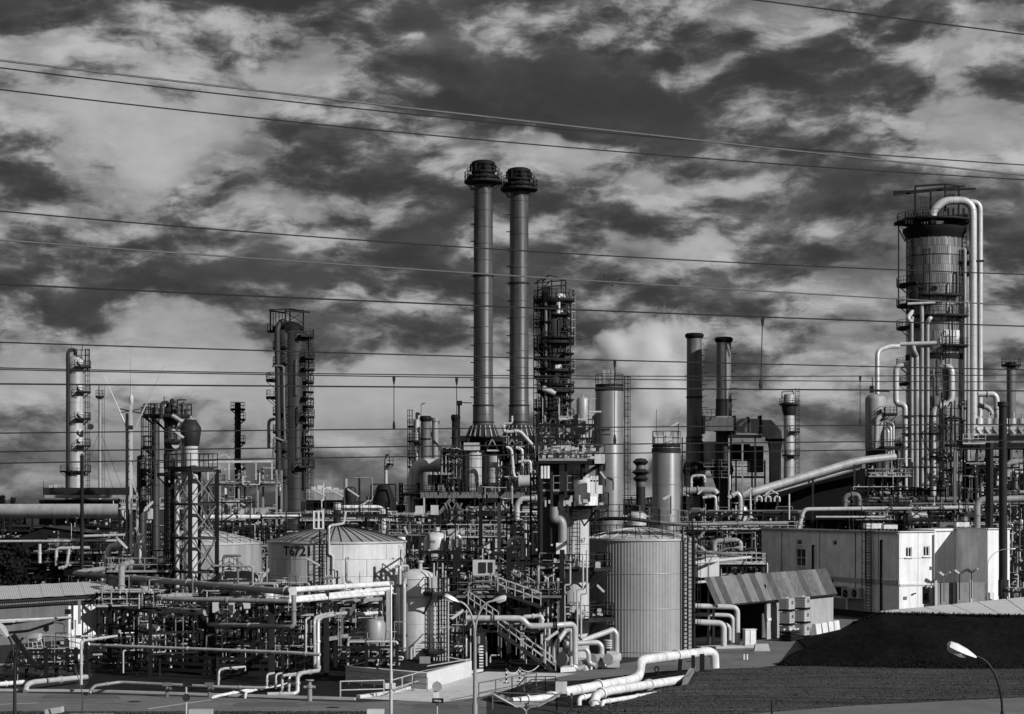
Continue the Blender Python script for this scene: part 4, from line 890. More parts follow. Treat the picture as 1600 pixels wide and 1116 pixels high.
# 7 twin stacks
def big_stack(label, px, ytop, d, rpx):
    g = ground_at(px, d); k = d/F; t = thing('tall_stack', label, 'stack', g); r = rpx*k; yb = 662
    mesh1('shell', 'stack_steel', t, lambda q: q.lathe(g, [(r*1.06, zy(yb + 4, d)), (r*1.05, zy(yb - 26, d)), (r*1.0, zy(yb - 28, d)), (r*.97, zy(ytop + 34, d))], 32, False))
    for y in (ytop + 180, yb - 28, yb - 2): mesh1('flange', 'dark_steel', t, lambda q: q.lathe((g.x, g.y, zy(y, d)), [(r, -.1), (r + .12, -.08), (r + .12, .08), (r, .1)], 32, False))
    z = lambda y: zy(ytop + y, d)
    mesh1('neck', 'black_steel', t, lambda q: q.lathe(g, [(r*.98, z(38)), (r*1.25, z(34)), (r*1.25, z(31)), (r*1.1, z(29))], 32, False))
    mesh1('cap', 'black_steel', t, lambda q: q.lathe(g, [(r*1.1, z(31)), (r*1.1, z(21)), (r*1.22, z(20)), (r*1.22, z(17)), (r*1.12, z(16)), (r*1.12, z(8)), (r*1.22, z(7)), (r*1.22, z(3)), (r*1.0, z(1)), (r*.8, z(0)), (r*.7, z(2))], 32, False))
    for a in range(8):
        e = V((cos(a*pi/4 + .2), sin(a*pi/4 + .2), 0)); mesh1('cap_bracket', 'black_steel', t, lambda q: q.beam(g + e*r*1.3 + UP*z(17), g + e*r*1.3 + UP*z(6), .22))
    ring_platform(t, g, z(33), r*1.1, r*1.95, 0, 6.28); ring_platform(t, g, z(27), r*1.1, r*1.7, 0, 6.28, name='gallery')
    for i, y in enumerate(range(int(ytop) + 46, yb - 30, 27)):
        e = V((-.96, -.28, 0)); mesh1('step_bracket', 'black_steel', t, lambda q: q.beam(g + e*r*.98 + UP*zy(y, d), g + e*(r + .42) + UP*zy(y, d), .09, .12))
    for i in range(14):
        y = ytop + 52 + i*26; mesh1('weld_ring', 'stack_steel', t, lambda q: q.lathe((g.x, g.y, zy(y, d)), [(r*.985, -.05), (r*1.012, -.03), (r*1.012, .03), (r*.985, .05)], 32, False))
    # ribbed conical base
    mesh1('base_cone', 'dark_steel', t, lambda q: q.lathe(g, [(r*1.62, zy(yb + 22, d)), (r*1.6, zy(yb + 18, d)), (r*1.3, zy(yb + 3, d)), (r*1.08, zy(yb + 2, d))], 28, False))
    for a in range(18):
        e = V((cos(a*pi/9), sin(a*pi/9), 0)); mesh1('base_rib', 'mid_steel', t, lambda q: q.hexa([g + e*x + e.cross(UP)*w + UP*zz for zz, xs_ in ((zy(yb + 20, d), (r*1.55, r*1.8)), (zy(yb + 3, d), (r*1.2, r*1.36))) for x, w in ((xs_[0], -.06), (xs_[1], -.06), (xs_[1], .06), (xs_[0], .06))]))
    for k_ in range(7): mesh1('bolt', 'dark_steel', t, lambda q: q.box(g + V((r*(-.75 + k_*.25), -math.sqrt(max(.02, 1 - (-.75 + k_*.25)**2))*r*1.02, zy(yb - 14, d))), (.12, .12, .12)))
    return t, g, r
S1t, s1g, s1r = big_stack('taller left one of the twin tall chimney stacks', 755, 251.5, 232, 15.3)
S2t, s2g, s2r = big_stack('right one of the twin tall chimney stacks, slightly lower', 811, 263, 236, 15.0)
# 8 dark platformed tower right of the stacks
t, g, r, zt = tower('dark column wrapped in ladders and platforms right of the twin stacks', 866, 470, 212, 19, 'dark_clad', dome=.2, bands=1.7)
for y, a0, a1 in ((470, 0, 6.28), (482, 1.4, 4.9), (536, -2.0, 1.0), (545, 1.8, 4.4), (560, 2.2, 4.6), (580, -2.0, .8), (590, 1.8, 4.6), (612, -1.9, .9), (640, 1.6, 4.8), (655, -1.8, .8)): ring_platform(t, g, zy(y, 212), r, r + .9, a0, a1)
caged_ladder(t, g, r, 0.0, 8, zt + .5, 'mid_steel'); caged_ladder(t, g, r, 3.3, 8, zt + .5)
for k, y in enumerate(range(492, 670, 12)): ring_platform(t, g, zy(y, 212), r, r + (.55, .85)[k % 2], (-2.2, 1.9, -1.0)[k % 3], (.3, 4.5, 1.0)[k % 3], rail=k % 2 == 0)
for x in (841, 846, 852, 884, 891): mesh1('frame_post', 'black_steel', t, lambda q: q.beam(P(x, 690, 211.5 - (x % 2)), P(x, 476, 211.5 - (x % 2)), .12))
mesh1('bracing', 'black_steel', t, lambda q: [q.beam(P(841, y, 211), P(852, y + 14, 211), .08) for y in range(480, 660, 14)] + [q.beam(P(884, y, 211), P(891, y + 14, 211), .08) for y in range(480, 660, 14)])
rq = random.Random(78)
for k in range(14):
    a = rq.uniform(-2.6, .2); e = V((cos(a), sin(a), 0)); y0 = rq.uniform(485, 620); y1 = y0 + rq.uniform(20, 70)
    mesh1('riser', rq.choice(['black_steel', 'dark_steel', 'grey_steel', 'mid_steel']), t, lambda q: q.tube([g + e*r + UP*zy(y0, 212), g + e*(r + .3) + UP*zy(y0, 212), g + e*(r + .3) + UP*zy(y1, 212), g + e*r + UP*zy(y1, 212)], rq.uniform(.05, .12), .2, 6))
for x in (840, 848, 862, 877, 884): mesh1('frame_post', 'black_steel', t, lambda q: q.beam(P(x, 470, 211 + (x % 3)), P(x, 437, 211 + (x % 3)), .13))
mesh1('top_frame', 'black_steel', t, lambda q: [q.beam(P(835, 443, 211), P(858, 430, 211), .12), q.beam(P(858, 430, 211), P(884, 438, 212), .12), q.beam(P(835, 443, 211), P(884, 438, 212), .14), q.beam(P(840, 449, 211), P(884, 446, 212), .12), q.beam(P(858, 430, 211), P(848, 440, 212.5), .1), q.beam(P(840, 456, 211), P(862, 438, 212), .1)])
mesh1('top_drum', 'black_steel', t, lambda q: (q.cyl(P(846, 458, 211), P(856, 458, 211), .65, n=12), q.cyl(P(855, 470, 212), P(855, 448, 212), .35)))
mesh1('top_pipe', 'aluminium', t, lambda q: q.tube([P(872, 490, 210.4), P(872, 462, 210.4), P(880, 462, 211.5), P(880, 472, 211.6)], .28, n=10))
for y, h in ((493, 9), (580, 9), (588, 4)): mesh1('bright_panel', 'aluminium', t, lambda q: q.sector(V((g.x, g.y, zy(y - h, 212))), r + .005, r + .035, -1.5, -.75, h*212/F))
mesh1('side_pipe', 'aluminium', t, lambda q: q.tube([P(848, 607, 210), P(856, 610, 210), P(868, 615, 210)], .32, n=10)); mesh1('riser', 'grey_steel', t, lambda q: q.tube([P(853, 690, 210.3), P(853, 470, 210.3)], .17)); mesh1('riser', 'black_steel', t, lambda q: q.tube([P(859, 690, 210.2), P(859, 478, 210.2)], .14))
# 9 silos
def silo(label, px, ytop, d, rpx, ybot, m, top):
    g = ground_at(px, d); r = rpx/F*d; zt = zy(ytop, d); t = thing('silo', label, 'silo', g)
    mesh1('shell', m, t, lambda q: q.lathe(g, [(r, 0), (r, zt), (r*.9, zt + .25), (.1, zt + .5)], 36, False))
    mesh1('rim', 'dark_steel', t, lambda q: q.lathe((g.x, g.y, zt), [(r + .01, -.5), (r + .06, -.45), (r + .06, 0), (r, .05)], 36, False))
    for f in (.3, .55, .78): mesh1('band', m, t, lambda q: q.lathe((g.x, g.y, zt*f), [(r + .004, -.04), (r + .025, 0), (r + .004, .04)], 36, False))
    p = ring_platform(t, g, zt + .3, r*.3, r*1.02, 0, 6.28, name='top_deck', h=1.5, brackets=False)
    return t, g, r, zt
t, g, r, zt = silo('tall pale silo with caged ladder right of the dark platformed column', 952, 606, 262, 21.8, 775, 'silo_paint', 0)
caged_ladder(t, g, r, .05, 4, zt + 1.6, 'dark_steel'); mesh1('top_box', 'mid_steel', t, lambda q: [q.box(P(x, 590, 262), (.6, .8, 2.0)) for x in (945, 951, 957)]); mesh1('mast', 'dark_steel', t, lambda q: q.beam(P(963, 600, 262), P(960, 562, 262), .09))
t, g, r, zt = silo('nearer shorter silo with white railed top behind the ribbed tank', 1041, 701, 202, 22, 805, 'silo_paint', 0)
caged_ladder(t, g, r, .0, 4, zt + 1.2, 'dark_steel'); mesh1('top_box', 'soft_white', t, lambda q: (q.box(P(1035, 689, 202), (1.9, 1.2, 1.0)), q.box(P(1042, 684, 202), (.7, .7, 1.2)))); mesh1('mast', 'dark_steel', t, lambda q: q.beam(P(1025.5, 690, 202), P(1025.5, 640, 202), .05))
# 10 second pair of stacks with ducts
def plain_stack(label, px, ytop, d, rpx, m, rings, side=1, lip=True, steps=True):
    g = ground_at(px, d); r = rpx/F*d; zt = zy(ytop, d); t = thing('round_stack', label, 'stack', g)
    mesh1('shell', m, t, lambda q: q.lathe(g, [(r*1.05, 0), (r, zt*.4), (r*.96, zt - .6)], 28, False))
    if lip: mesh1('lip', 'black_steel', t, lambda q: q.lathe(g, [(r*.97, zt - .9), (r*1.06, zt - .8), (r*1.2, zt - .5), (r*1.2, zt - .25), (r, zt), (r*.8, zt), (r*.75, zt - .4)], 28, False))
    for y in rings: mesh1('flange', 'dark_steel', t, lambda q: q.lathe((g.x, g.y, zy(y, d)), [(r, -.12), (r + .12, -.1), (r + .12, .1), (r, .12)], 28, False))
    if steps:
        for k, y in enumerate(range(int(ytop) + 8, 690, 9)):
            e = V((side*.96, -.28, 0)); L = .9 if k % 2 == 0 else .3
            mesh1('step_bracket', 'black_steel', t, lambda q: q.beam(g + e*r*.96 + UP*zy(y, d), g + e*(r + L) + UP*zy(y, d), .09))
    return t, g, r, zt
plain_stack('taller left one of the two rust streaked stacks with black lips', 1085, 521, 322, 12.4, 'streaked_steel', (621, 684, 690))
t, g, r, zt = plain_stack('right one of the two rust streaked stacks, joined to the ducts', 1131, 527, 318, 12, 'streaked_steel', (625,))
mesh1('lower_sleeve', 'dark_clad', t, lambda q: q.lathe(g, [(r*1.05, 0), (r*1.05, zy(626, 318))], 28, False))
D1 = thing('flue_duct', 'clad horizontal flue duct with elbow right of the rust streaked stacks', 'duct', ground_at(1140, 316))
mesh1('ring_duct', 'dull_aluminium', D1, lambda q: q.lathe((P(1131, 0, 317).x, 317, 0), [(1.5, zy(675, 317)), (1.95, zy(673, 317)), (1.95, zy(653, 317)), (1.5, zy(651, 317))], 24))
mesh1('box_duct', 'clad_panel', D1, lambda q: q.beam(P(1100, 663, 316), P(1147, 663, 315), 2.4, 2.2)); mesh1('box_duct', 'clad_panel', D1, lambda q: q.beam(P(1150, 665, 315.5), P(1186, 666, 315), 2.4, 2.3))
for x in (1099, 1147, 1168, 1187): mesh1('duct_flange', 'black_steel', D1, lambda q: q.beam(P(x - 1.6, 664, 315.5), P(x + 1.6, 664, 315.5), 3.0, 3.0 if x != 1168 else 2.5))
b = MB(); k = 316/F
for (x0, y0, x1, y1) in ((1192, 656, 1192, 682), (1205, 656, 1199, 682), (1221, 674, 1202, 688), (1221, 686, 1202, 690)):
    pass
pr = [(P(1191, 656, 315), P(1191, 681, 315)), (P(1205, 656, 315), P(1198, 682, 315)), (P(1221, 674, 315), P(1200, 686, 315)), (P(1222, 686, 315), P(1200, 687, 315))]
for (a, c), (e, f) in zip(pr[:-1], pr[1:]):
    dv = V((0, 2.6, 0)); b.hexa([c, f, f + dv, c + dv, a, e, e + dv, a + dv])
b.build('elbow_duct', 'clad_panel', D1); gx = ground_at(1211, 316)
mesh1('duct_flange', 'black_steel', D1, lambda q: q.lathe((gx.x, gx.y, zy(686, 316)), [(1.1, -.4), (1.65, -.35), (1.65, 0), (1.1, .05)], 20)); mesh1('down_duct', 'clad_panel', D1, lambda q: q.lathe(gx, [(1.0, 0), (1.0, zy(705, 316)), (1.25, zy(690, 316))], 20, False))
for x in (1139, 1160, 1180): mesh1('support_leg', 'mid_steel', D1, lambda q: q.beam(ground_at(x, 312), P(x, 682, 312), .26))
mesh1('duct_beam', 'black_steel', D1, lambda q: q.beam(P(1138, 682, 312), P(1190, 682, 312), .4, .5))
mesh1('railing', 'dark_steel', D1, lambda q: q.rail([P(1098, 652, 314), P(1118, 652, 314)], 1.3, .1, .7))
# boiler house below the ducts
BH = thing('boiler_unit', 'dark clad boiler boxes and hoppers under the flue duct', 'boiler', ground_at(1130, 318))
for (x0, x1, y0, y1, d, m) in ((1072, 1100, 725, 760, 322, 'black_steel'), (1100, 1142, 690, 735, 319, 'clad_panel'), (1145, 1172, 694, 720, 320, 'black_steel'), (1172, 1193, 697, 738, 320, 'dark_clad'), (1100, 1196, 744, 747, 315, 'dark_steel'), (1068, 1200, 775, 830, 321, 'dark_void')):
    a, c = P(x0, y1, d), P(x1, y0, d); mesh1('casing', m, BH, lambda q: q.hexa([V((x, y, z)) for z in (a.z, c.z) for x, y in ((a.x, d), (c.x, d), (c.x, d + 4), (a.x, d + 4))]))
for x in (1085, 1128): 
    gg = ground_at(x, 319); mesh1('hopper', 'black_steel', BH, lambda q: q.lathe(gg, [(.5, zy(775, 319)), (2.0, zy(735, 319)), (1.6, zy(722, 319))], 8))
for x in (1075, 1100, 1125, 1150, 1175, 1195): mesh1('post', 'dark_steel', BH, lambda q: q.beam(ground_at(x, 313), P(x, 720 if x > 1100 else 735, 313), .25))
for y in (730, 747): mesh1('railing', 'grey_steel', BH, lambda q: q.rail([P(1100, y, 313.5), P(1196, y, 313.5)], 1.2, .09, 1.4))
# 11 slim tower right of the ducts
t, g, r, zt = tower('slim pale tower with dark railed top right of the flue ducts', 1233, 615, 362, 8.6, 'dull_aluminium', dome=.3, bands=3.0)
ring_platform(t, g, zy(632, 362), r, r + .8, 0, 6.28); mesh1('crown', 'dark_steel', t, lambda q: (q.lathe((g.x, g.y, zy(640, 362)), [(r, -1.2), (r*1.35, 0), (r*1.35, 1.2), (r, 1.3)], 18)))
for y, a0, a1 in ((675, -1.6, .8), (712, -2.4, 1.2)): ring_platform(t, g, zy(y, 362), r, r + 1.0, a0, a1)
caged_ladder(t, g, r, -.2, 4, zt + 1); mesh1('vent', 'mid_steel', t, lambda q: q.tube([P(1222, 622, 362), P(1222, 612, 362), P(1240, 611, 362), P(1240, 617, 362)], .16))
# 12 far right stack, dark post
t, g, r, zt = plain_stack('plain grey stack with railed top at the far right', 1580, 566, 332, 7.2, 'grey_steel', (), lip=True, steps=False)
ring_platform(t, g, zy(571, 332), r, r + .9, 0, 6.28)
b = MB(); g = ground_at(1567, 186); b.lathe(g, [(.40, 0), (.40, zy(636, 186)), (.52, zy(635, 186)), (.52, zy(628, 186)), (.0, zy(627.5, 186))], 18); b.build('steel_post', 'dark_steel', None, 'thick dark round post standing right of the largest tower', 'post')
b = MB(); g = ground_at(128, 165); b.lathe(g, [(.16, 0), (.16, zy(714, 165)), (.2, zy(713, 165)), (.05, zy(709, 165)), (0, zy(709, 165))], 12); b.build('steel_post', 'dark_steel', None, 'thin dark pole in front of the far left tower', 'post')
# small towers in the gap left of the twin stacks
t, g, r, zt = tower('thin banded column with platforms left of the spiral finned chimney', 651, 655, 300, 5, 'dull_aluminium', bands=2.0)
for y, a0, a1 in ((690, 0, 6.28), (667, 1.8, 4.4), (715, 1.6, 4.6), (730, 0, 6.28)): ring_platform(t, g, zy(y, 300), r, r + .9, a0, a1)
caged_ladder(t, g, r, 3.1, 3, zt + 1.5); mesh1('vent', 'dark_steel', t, lambda q: [q.tube([P(651, 657, 300), P(651, 645, 300), P(656, 648, 300)], .2), q.beam(P(658, 650, 300), P(658, 632, 300), .08), q.beam(P(658, 632, 300), P(664, 630, 300), .14)])
plain_stack('plain stack with dark lip left of the spiral finned chimney', 665, 650, 296, 7.8, 'grey_steel', (686,), steps=False)
t, g, r, zt = plain_stack('pale chimney wound with a spiral fin', 680, 653, 298, 5.2, 'mid_steel', (), lip=False, steps=False)
b = MB(); q = []
for i in range(90): a = i*.28; z = zt - .5 - i*.19; q.append(V((g.x + (r + .1)*cos(a), g.y + (r + .1)*sin(a), z)))
b.tube(q, .09, .02, 5); b.build('spiral_fin', 'dark_steel', t); mesh1('lip', 'mid_steel', t, lambda q: q.lathe(g, [(r, zt - .6), (r*1.2, zt - .5), (r*1.2, zt), (r*.8, zt)], 20, False))
plain_stack('short dark stack close left of the twin stacks', 712, 648, 262, 6.2, 'dark_steel', (684,), steps=False)
b = MB(); b.beam(P(717, 690, 255), P(717, 627, 255), .3); b.beam(P(714, 630, 255), P(722, 630, 255), .9, .6); b.beam(P(720, 629, 255), P(738, 630, 255), .14, .12); b.build('jib_crane', 'black_steel', None, 'small black jib arm beside the left twin stack', 'crane')
# ================================================================== LARGEST TOWER (right)
BT = thing('main_tower', 'largest panel clad tower at the right with tall overhead pipes', 'tower', ground_at(1460, 300))
g = ground_at(1460, 300); r = 4.35; Z = lambda y: zy(y, 300)
mesh1('shell', 'dark_clad', BT, lambda q: q.lathe(g, [(r - .06, 0), (r - .06, Z(373))], 48, False))
pb = MB(); rows_ = 26; zt_, zb_ = Z(374), Z(752); hh = (zt_ - zb_) / rows_
for j in range(rows_):
    n = 84 if j < 13 else 42
    for k in range(n):
        a0 = 2*pi*(k + .5*(j % 2))/n + .004; a1 = 2*pi*(k + 1 + .5*(j % 2))/n - .004; z1 = zt_ - j*hh - .02; z0 = z1 - hh + .04; o = r + random.uniform(-.02, .035)
        pb.quad(*[V((g.x + o*cos(a), g.y + o*sin(a), z)) for a, z in ((a0, z0), (a1, z0), (a1, z1), (a0, z1))])
pb.build('cladding_panels', 'clad_panel', BT, kind='stuff', smooth=False)
mesh1('top_ring', 'black_steel', BT, lambda q: q.lathe(g, [(r, Z(376)), (r + .25, Z(368)), (r + .55, Z(363)), (r + .55, Z(358)), (r, Z(356)), (.1, Z(352))], 48, False))
p = ring_platform(BT, g, Z(347), r*.5, r + 1.4, 0, 6.28, h=1.2)
mesh1('deck_box', 'black_steel', BT, lambda q: (q.beam(P(1398, 350, 298), P(1416, 348, 298), 1.5, .5), q.beam(P(1404, 480, 297), P(1404, 346, 297), .18), q.beam(P(1404, 358, 297), P(1415, 378, 297), .2)))
for i in range(9): mesh1('relief_valve', 'black_steel', BT, lambda q: q.cyl(P(1415 + i*4.6, 350, 296.2), P(1415 + i*4.6, 331 + (i % 3), 296.2), .17, .13, 8))
for i in range(4): mesh1('valve_outlet', 'dark_steel', BT, lambda q: q.cyl(P(1482 + i*8, 347, 297), P(1482 + i*8, 325, 297), .2, n=8))
mesh1('header', 'black_steel', BT, lambda q: (q.beam(P(1412, 340, 296), P(1456, 337, 296), .5, .25), q.beam(P(1475, 343, 297), P(1512, 341, 297), .6, 1.2)))
for x, y0, y1, d in ((1430, 345, 291, 298), (1454, 345, 299, 303), (1477, 330, 288, 298), (1498, 325, 291, 303)): mesh1('frame_post', 'black_steel', BT, lambda q: q.beam(P(x, y0, d), P(x, y1, d), .26))
mesh1('frame_top', 'black_steel', BT, lambda q: [q.beam(P(1397, 300, 300), P(1524, 295, 300), .3), q.beam(P(1397, 302, 302), P(1507, 291, 304), .3), q.beam(P(1430, 291, 298), P(1477, 288, 298), .26), q.beam(P(1397, 305, 299), P(1454, 299, 303), .25), q.beam(P(1477, 288, 298), P(1498, 291, 303), .2), q.beam(P(1397, 300, 300), P(1400, 305, 299), .2)])
mesh1('trolley', 'dark_steel', BT, lambda q: [q.box(P(1482 + i*4, 306, 300), (.35, .3, .5)) for i in range(3)])
mesh1('railing', 'dark_steel', BT, lambda q: q.rail([P(1439, 325, 299), P(1453, 325, 299)], 1.6, .09, .6))
OP = [('overhead_pipe', 'aluminium', .62, [(1457, 350, 297), (1457, 330, 297), (1474, 314, 297), (1520, 313, 297), (1521, 690, 297)], 2.2),
      ('overhead_pipe', 'aluminium', .46, [(1505, 316, 300), (1531, 316, 300), (1531, 650, 300)], 1.8)]
for nm, m, rr, pts, fil in OP: mesh1(nm, m, BT, lambda q: q.tube(ppts(pts), rr, fil, 16, 1.5, .03))
for x, y0, y1, rr in ((1507.5, 388, 700, .26), (1512.5, 470, 735, .28)):
    mesh1('riser', 'dull_aluminium', BT, lambda q: q.tube([P(1500, y0 + 4, 297), P(x, y0, 296.6), P(x, y1, 296.6)], rr, n=10, band=1.6))
for x, y0, rr in ((1424.6, 494, .28), (1432.4, 550, .36), (1440.6, 476, .30), (1449.3, 494, .30)):
    mesh1('riser', 'dull_aluminium', BT, lambda q: q.tube([P(x + (3 if x < 1430 else (-1 if x < 1445 else 8)), y0 - 2, 296.5 if x > 1430 else 297), P(x, y0 + 6, 295), P(x, 762, 295)], rr, n=12, band=1.3))
mesh1('cross_header', 'aluminium', BT, lambda q: q.tube([P(1405, 538, 294.4), P(1463, 536, 294.4)], .32, n=12, band=1.5)); mesh1('cross_header', 'aluminium', BT, lambda q: q.tube([P(1418, 475, 295), P(1461, 473, 295)], .22, n=10))
mesh1('elbow_pipe', 'aluminium', BT, lambda q: q.tube([P(1426, 486, 296.2), P(1418, 497, 294.5), P(1424, 505, 295)], .34, n=12)); mesh1('elbow_pipe', 'aluminium', BT, lambda q: q.tube([P(1461, 492, 296), P(1452, 498, 294.5), P(1449, 506, 295)], .34, n=12))
mesh1('elbow_pipe', 'dull_aluminium', BT, lambda q: q.tube([P(1427, 541, 294.6), P(1428, 548, 294), P(1432, 556, 295)], .36, n=12))
mesh1('loop_pipe', 'aluminium', BT, lambda q: q.tube(ppts([(1420, 570, 296), (1400, 572, 296), (1400, 631, 296), (1414.5, 633, 295.5), (1414.5, 765, 295.5)]), .47, 1.4, 14, 1.1, .03))
mesh1('loop_pipe', 'aluminium', BT, lambda q: q.tube(ppts([(1470, 573, 296), (1487, 574, 295.2), (1487, 631, 295.2), (1458.5, 636, 295.2), (1458.5, 775, 295.2)]), .47, 1.6, 14, 1.1, .03))
mesh1('transfer_pipe', 'aluminium', BT, lambda q: q.tube(ppts([(1371, 622, 290), (1371, 548, 291), (1390, 541, 293), (1404, 541, 294)]), .36, 1.0, 12, 1.2))
for y, a0, a1 in ((412, -.6, .9), (446, 2.4, 4.0), (466, -2.2, -.9), (478, 2.4, 4.1), (497, -2.5, -.3), (513, 2.4, 4.2), (543, -1.5, .3), (572, 2.5, 4.1)):
    ring_platform(BT, g, Z(y), r, r + 1.5, a0, a1, h=1.2)
caged_ladder(BT, g, r, 3.6, Z(520), Z(350)); caged_ladder(BT, g, r, .15, Z(760), Z(350))
for x, y in ((1432, 456), (1451, 455), (1463, 562), (1421, 570)): 
    k = (x - 1460)/43.5; a = -math.acos(max(-1, min(1, k))); manhole(BT, g, r, Z(y), a, 'black_steel', .32)
mesh1('dark_band', 'black_steel', BT, lambda q: q.lathe((g.x, g.y, Z(563)), [(r + .05, 0), (r + .12, .05), (r + .12, .8), (r + .05, .85)], 40, False))
for a0, a1, y0, y1, m in ((-1.45, -1.0, 519, 529, 'galvanised'), (-.95, -.5, 519, 532, 'white_paint'), (-1.6, -.4, 530, 541, 'dull_aluminium')):
    mesh1('bright_panel', m, BT, lambda q: q.sector(V((g.x, g.y, Z(y0))), r + .04, r + .12, a0, a1, (y1 - y0)*.1))
for y in (650, 678, 730): mesh1('pipe_clamp', 'dark_steel', BT, lambda q: q.beam(P(1408, y, 294.8), P(1466 if y < 700 else 1470, y, 294.8), .3, .2))
mesh1('pipe_clamp', 'dark_steel', BT, lambda q: q.beam(P(1500, 409, 297), P(1537, 408, 297), 1.0, .25))
for y, a0, a1 in ((395, -.3, 1.2), (430, -.5, .9), (600, 2.2, 3.9), (640, -.8, .5), (690, -.9, .4), (715, -2.6, -.2)): ring_platform(BT, g, Z(y), r, r + 1.2, a0, a1, h=1.2)
rb = random.Random(8)
for k in range(26):
    a = rb.uniform(-2.9, .3); e = V((cos(a), sin(a), 0)); y0 = rb.uniform(390, 680); y1 = y0 + rb.uniform(30, 120); rr = rb.uniform(.06, .16)
    mesh1('small_riser', rb.choice(['grey_steel', 'dark_steel', 'dull_aluminium', 'black_steel']), BT, lambda q: q.tube([g + e*r + UP*Z(y0), g + e*(r + .5) + UP*Z(y0), g + e*(r + .5) + UP*Z(min(y1, 760)), g + e*r + UP*Z(min(y1, 760))], rr, .3, 7))
mesh1('stiffeners', 'black_steel', BT, lambda q: [q.lathe((g.x, g.y, Z(y)), [(r + .02, -.05), (r + .10, 0), (r + .02, .05)], 48, False) for y in (402, 447, 480, 585, 612, 640, 690, 720)])
# small vessel left of it
t, g2, r2_, zt2, zb2 = vessel('grey domed vessel standing left of the largest tower', 1368, 615, 700, 270, 16, 'dull_aluminium', True, name='domed_vessel')
ring_platform(t, g2, zy(648, 270), r2_, r2_ + 1.6, -1.3, .7); ring_platform(t, g2, zy(700, 270), r2_, r2_ + 2.0, -1.4, .6)
mesh1('side_pipe', 'dull_aluminium', t, lambda q: q.tube(ppts([(1384, 636, 268), (1385, 648, 268), (1370, 653, 267.6), (1369, 700, 267.6)]), .34, n=12)); mesh1('top_davit', 'black_steel', t, lambda q: (q.beam(P(1362, 614, 269), P(1362, 603, 269), .5), q.beam(P(1362, 611, 269), P(1390, 612, 269), .16), q.beam(P(1363, 603, 269), P(1363, 590, 269), .12)))
for k in range(3): mesh1('side_pipe', 'galvanised', t, lambda q: q.tube(ppts([(1388 + k*4, 712, 268), (1388 + k*4, 672 - k*5, 268), (1381, 668 - k*5, 269)]), .16))

# ================================================================== GENERIC PIPEWORK (built from posts, beams, decks and pipe runs, each its own part)
RM = ['galvanised', 'galvanised', 'soft_white', 'mid_steel', 'mid_steel', 'grey_steel', 'dark_steel']
def valve(parent, p, ax, r, rng):
    b = MB(); ax = V(ax).normalized()
    b.cyl(p - ax*r*1.6, p - ax*r*1.2, r*1.8, n=8); b.cyl(p + ax*r*1.2, p + ax*r*1.6, r*1.8, n=8); b.cyl(p - ax*r*1.2, p + ax*r*1.2, r*1.25, n=8)
    b.beam(p, p + UP*r*4, r*.6); b.cyl(p + UP*r*4, p + UP*r*4.3, r*2, n=10)
    b.build('valve', rng.choice(['dark_steel', 'mid_steel', 'galvanised']), parent, kind='stuff')
def rwalk(rng, p, u, v, ext, nseg):
    pts = [V(p)]; ax = rng.choice((0, 1, 2, 2)); q = V(p)
    for _ in range(nseg):
        e = ext[ax] * rng.uniform(.25, .8) * rng.choice((-1, 1)); q = q + (u, v, UP)[ax] * e
        pts.append(q.copy()); ax = rng.choice([k for k in (0, 1, 2) if k != ax])
    return pts
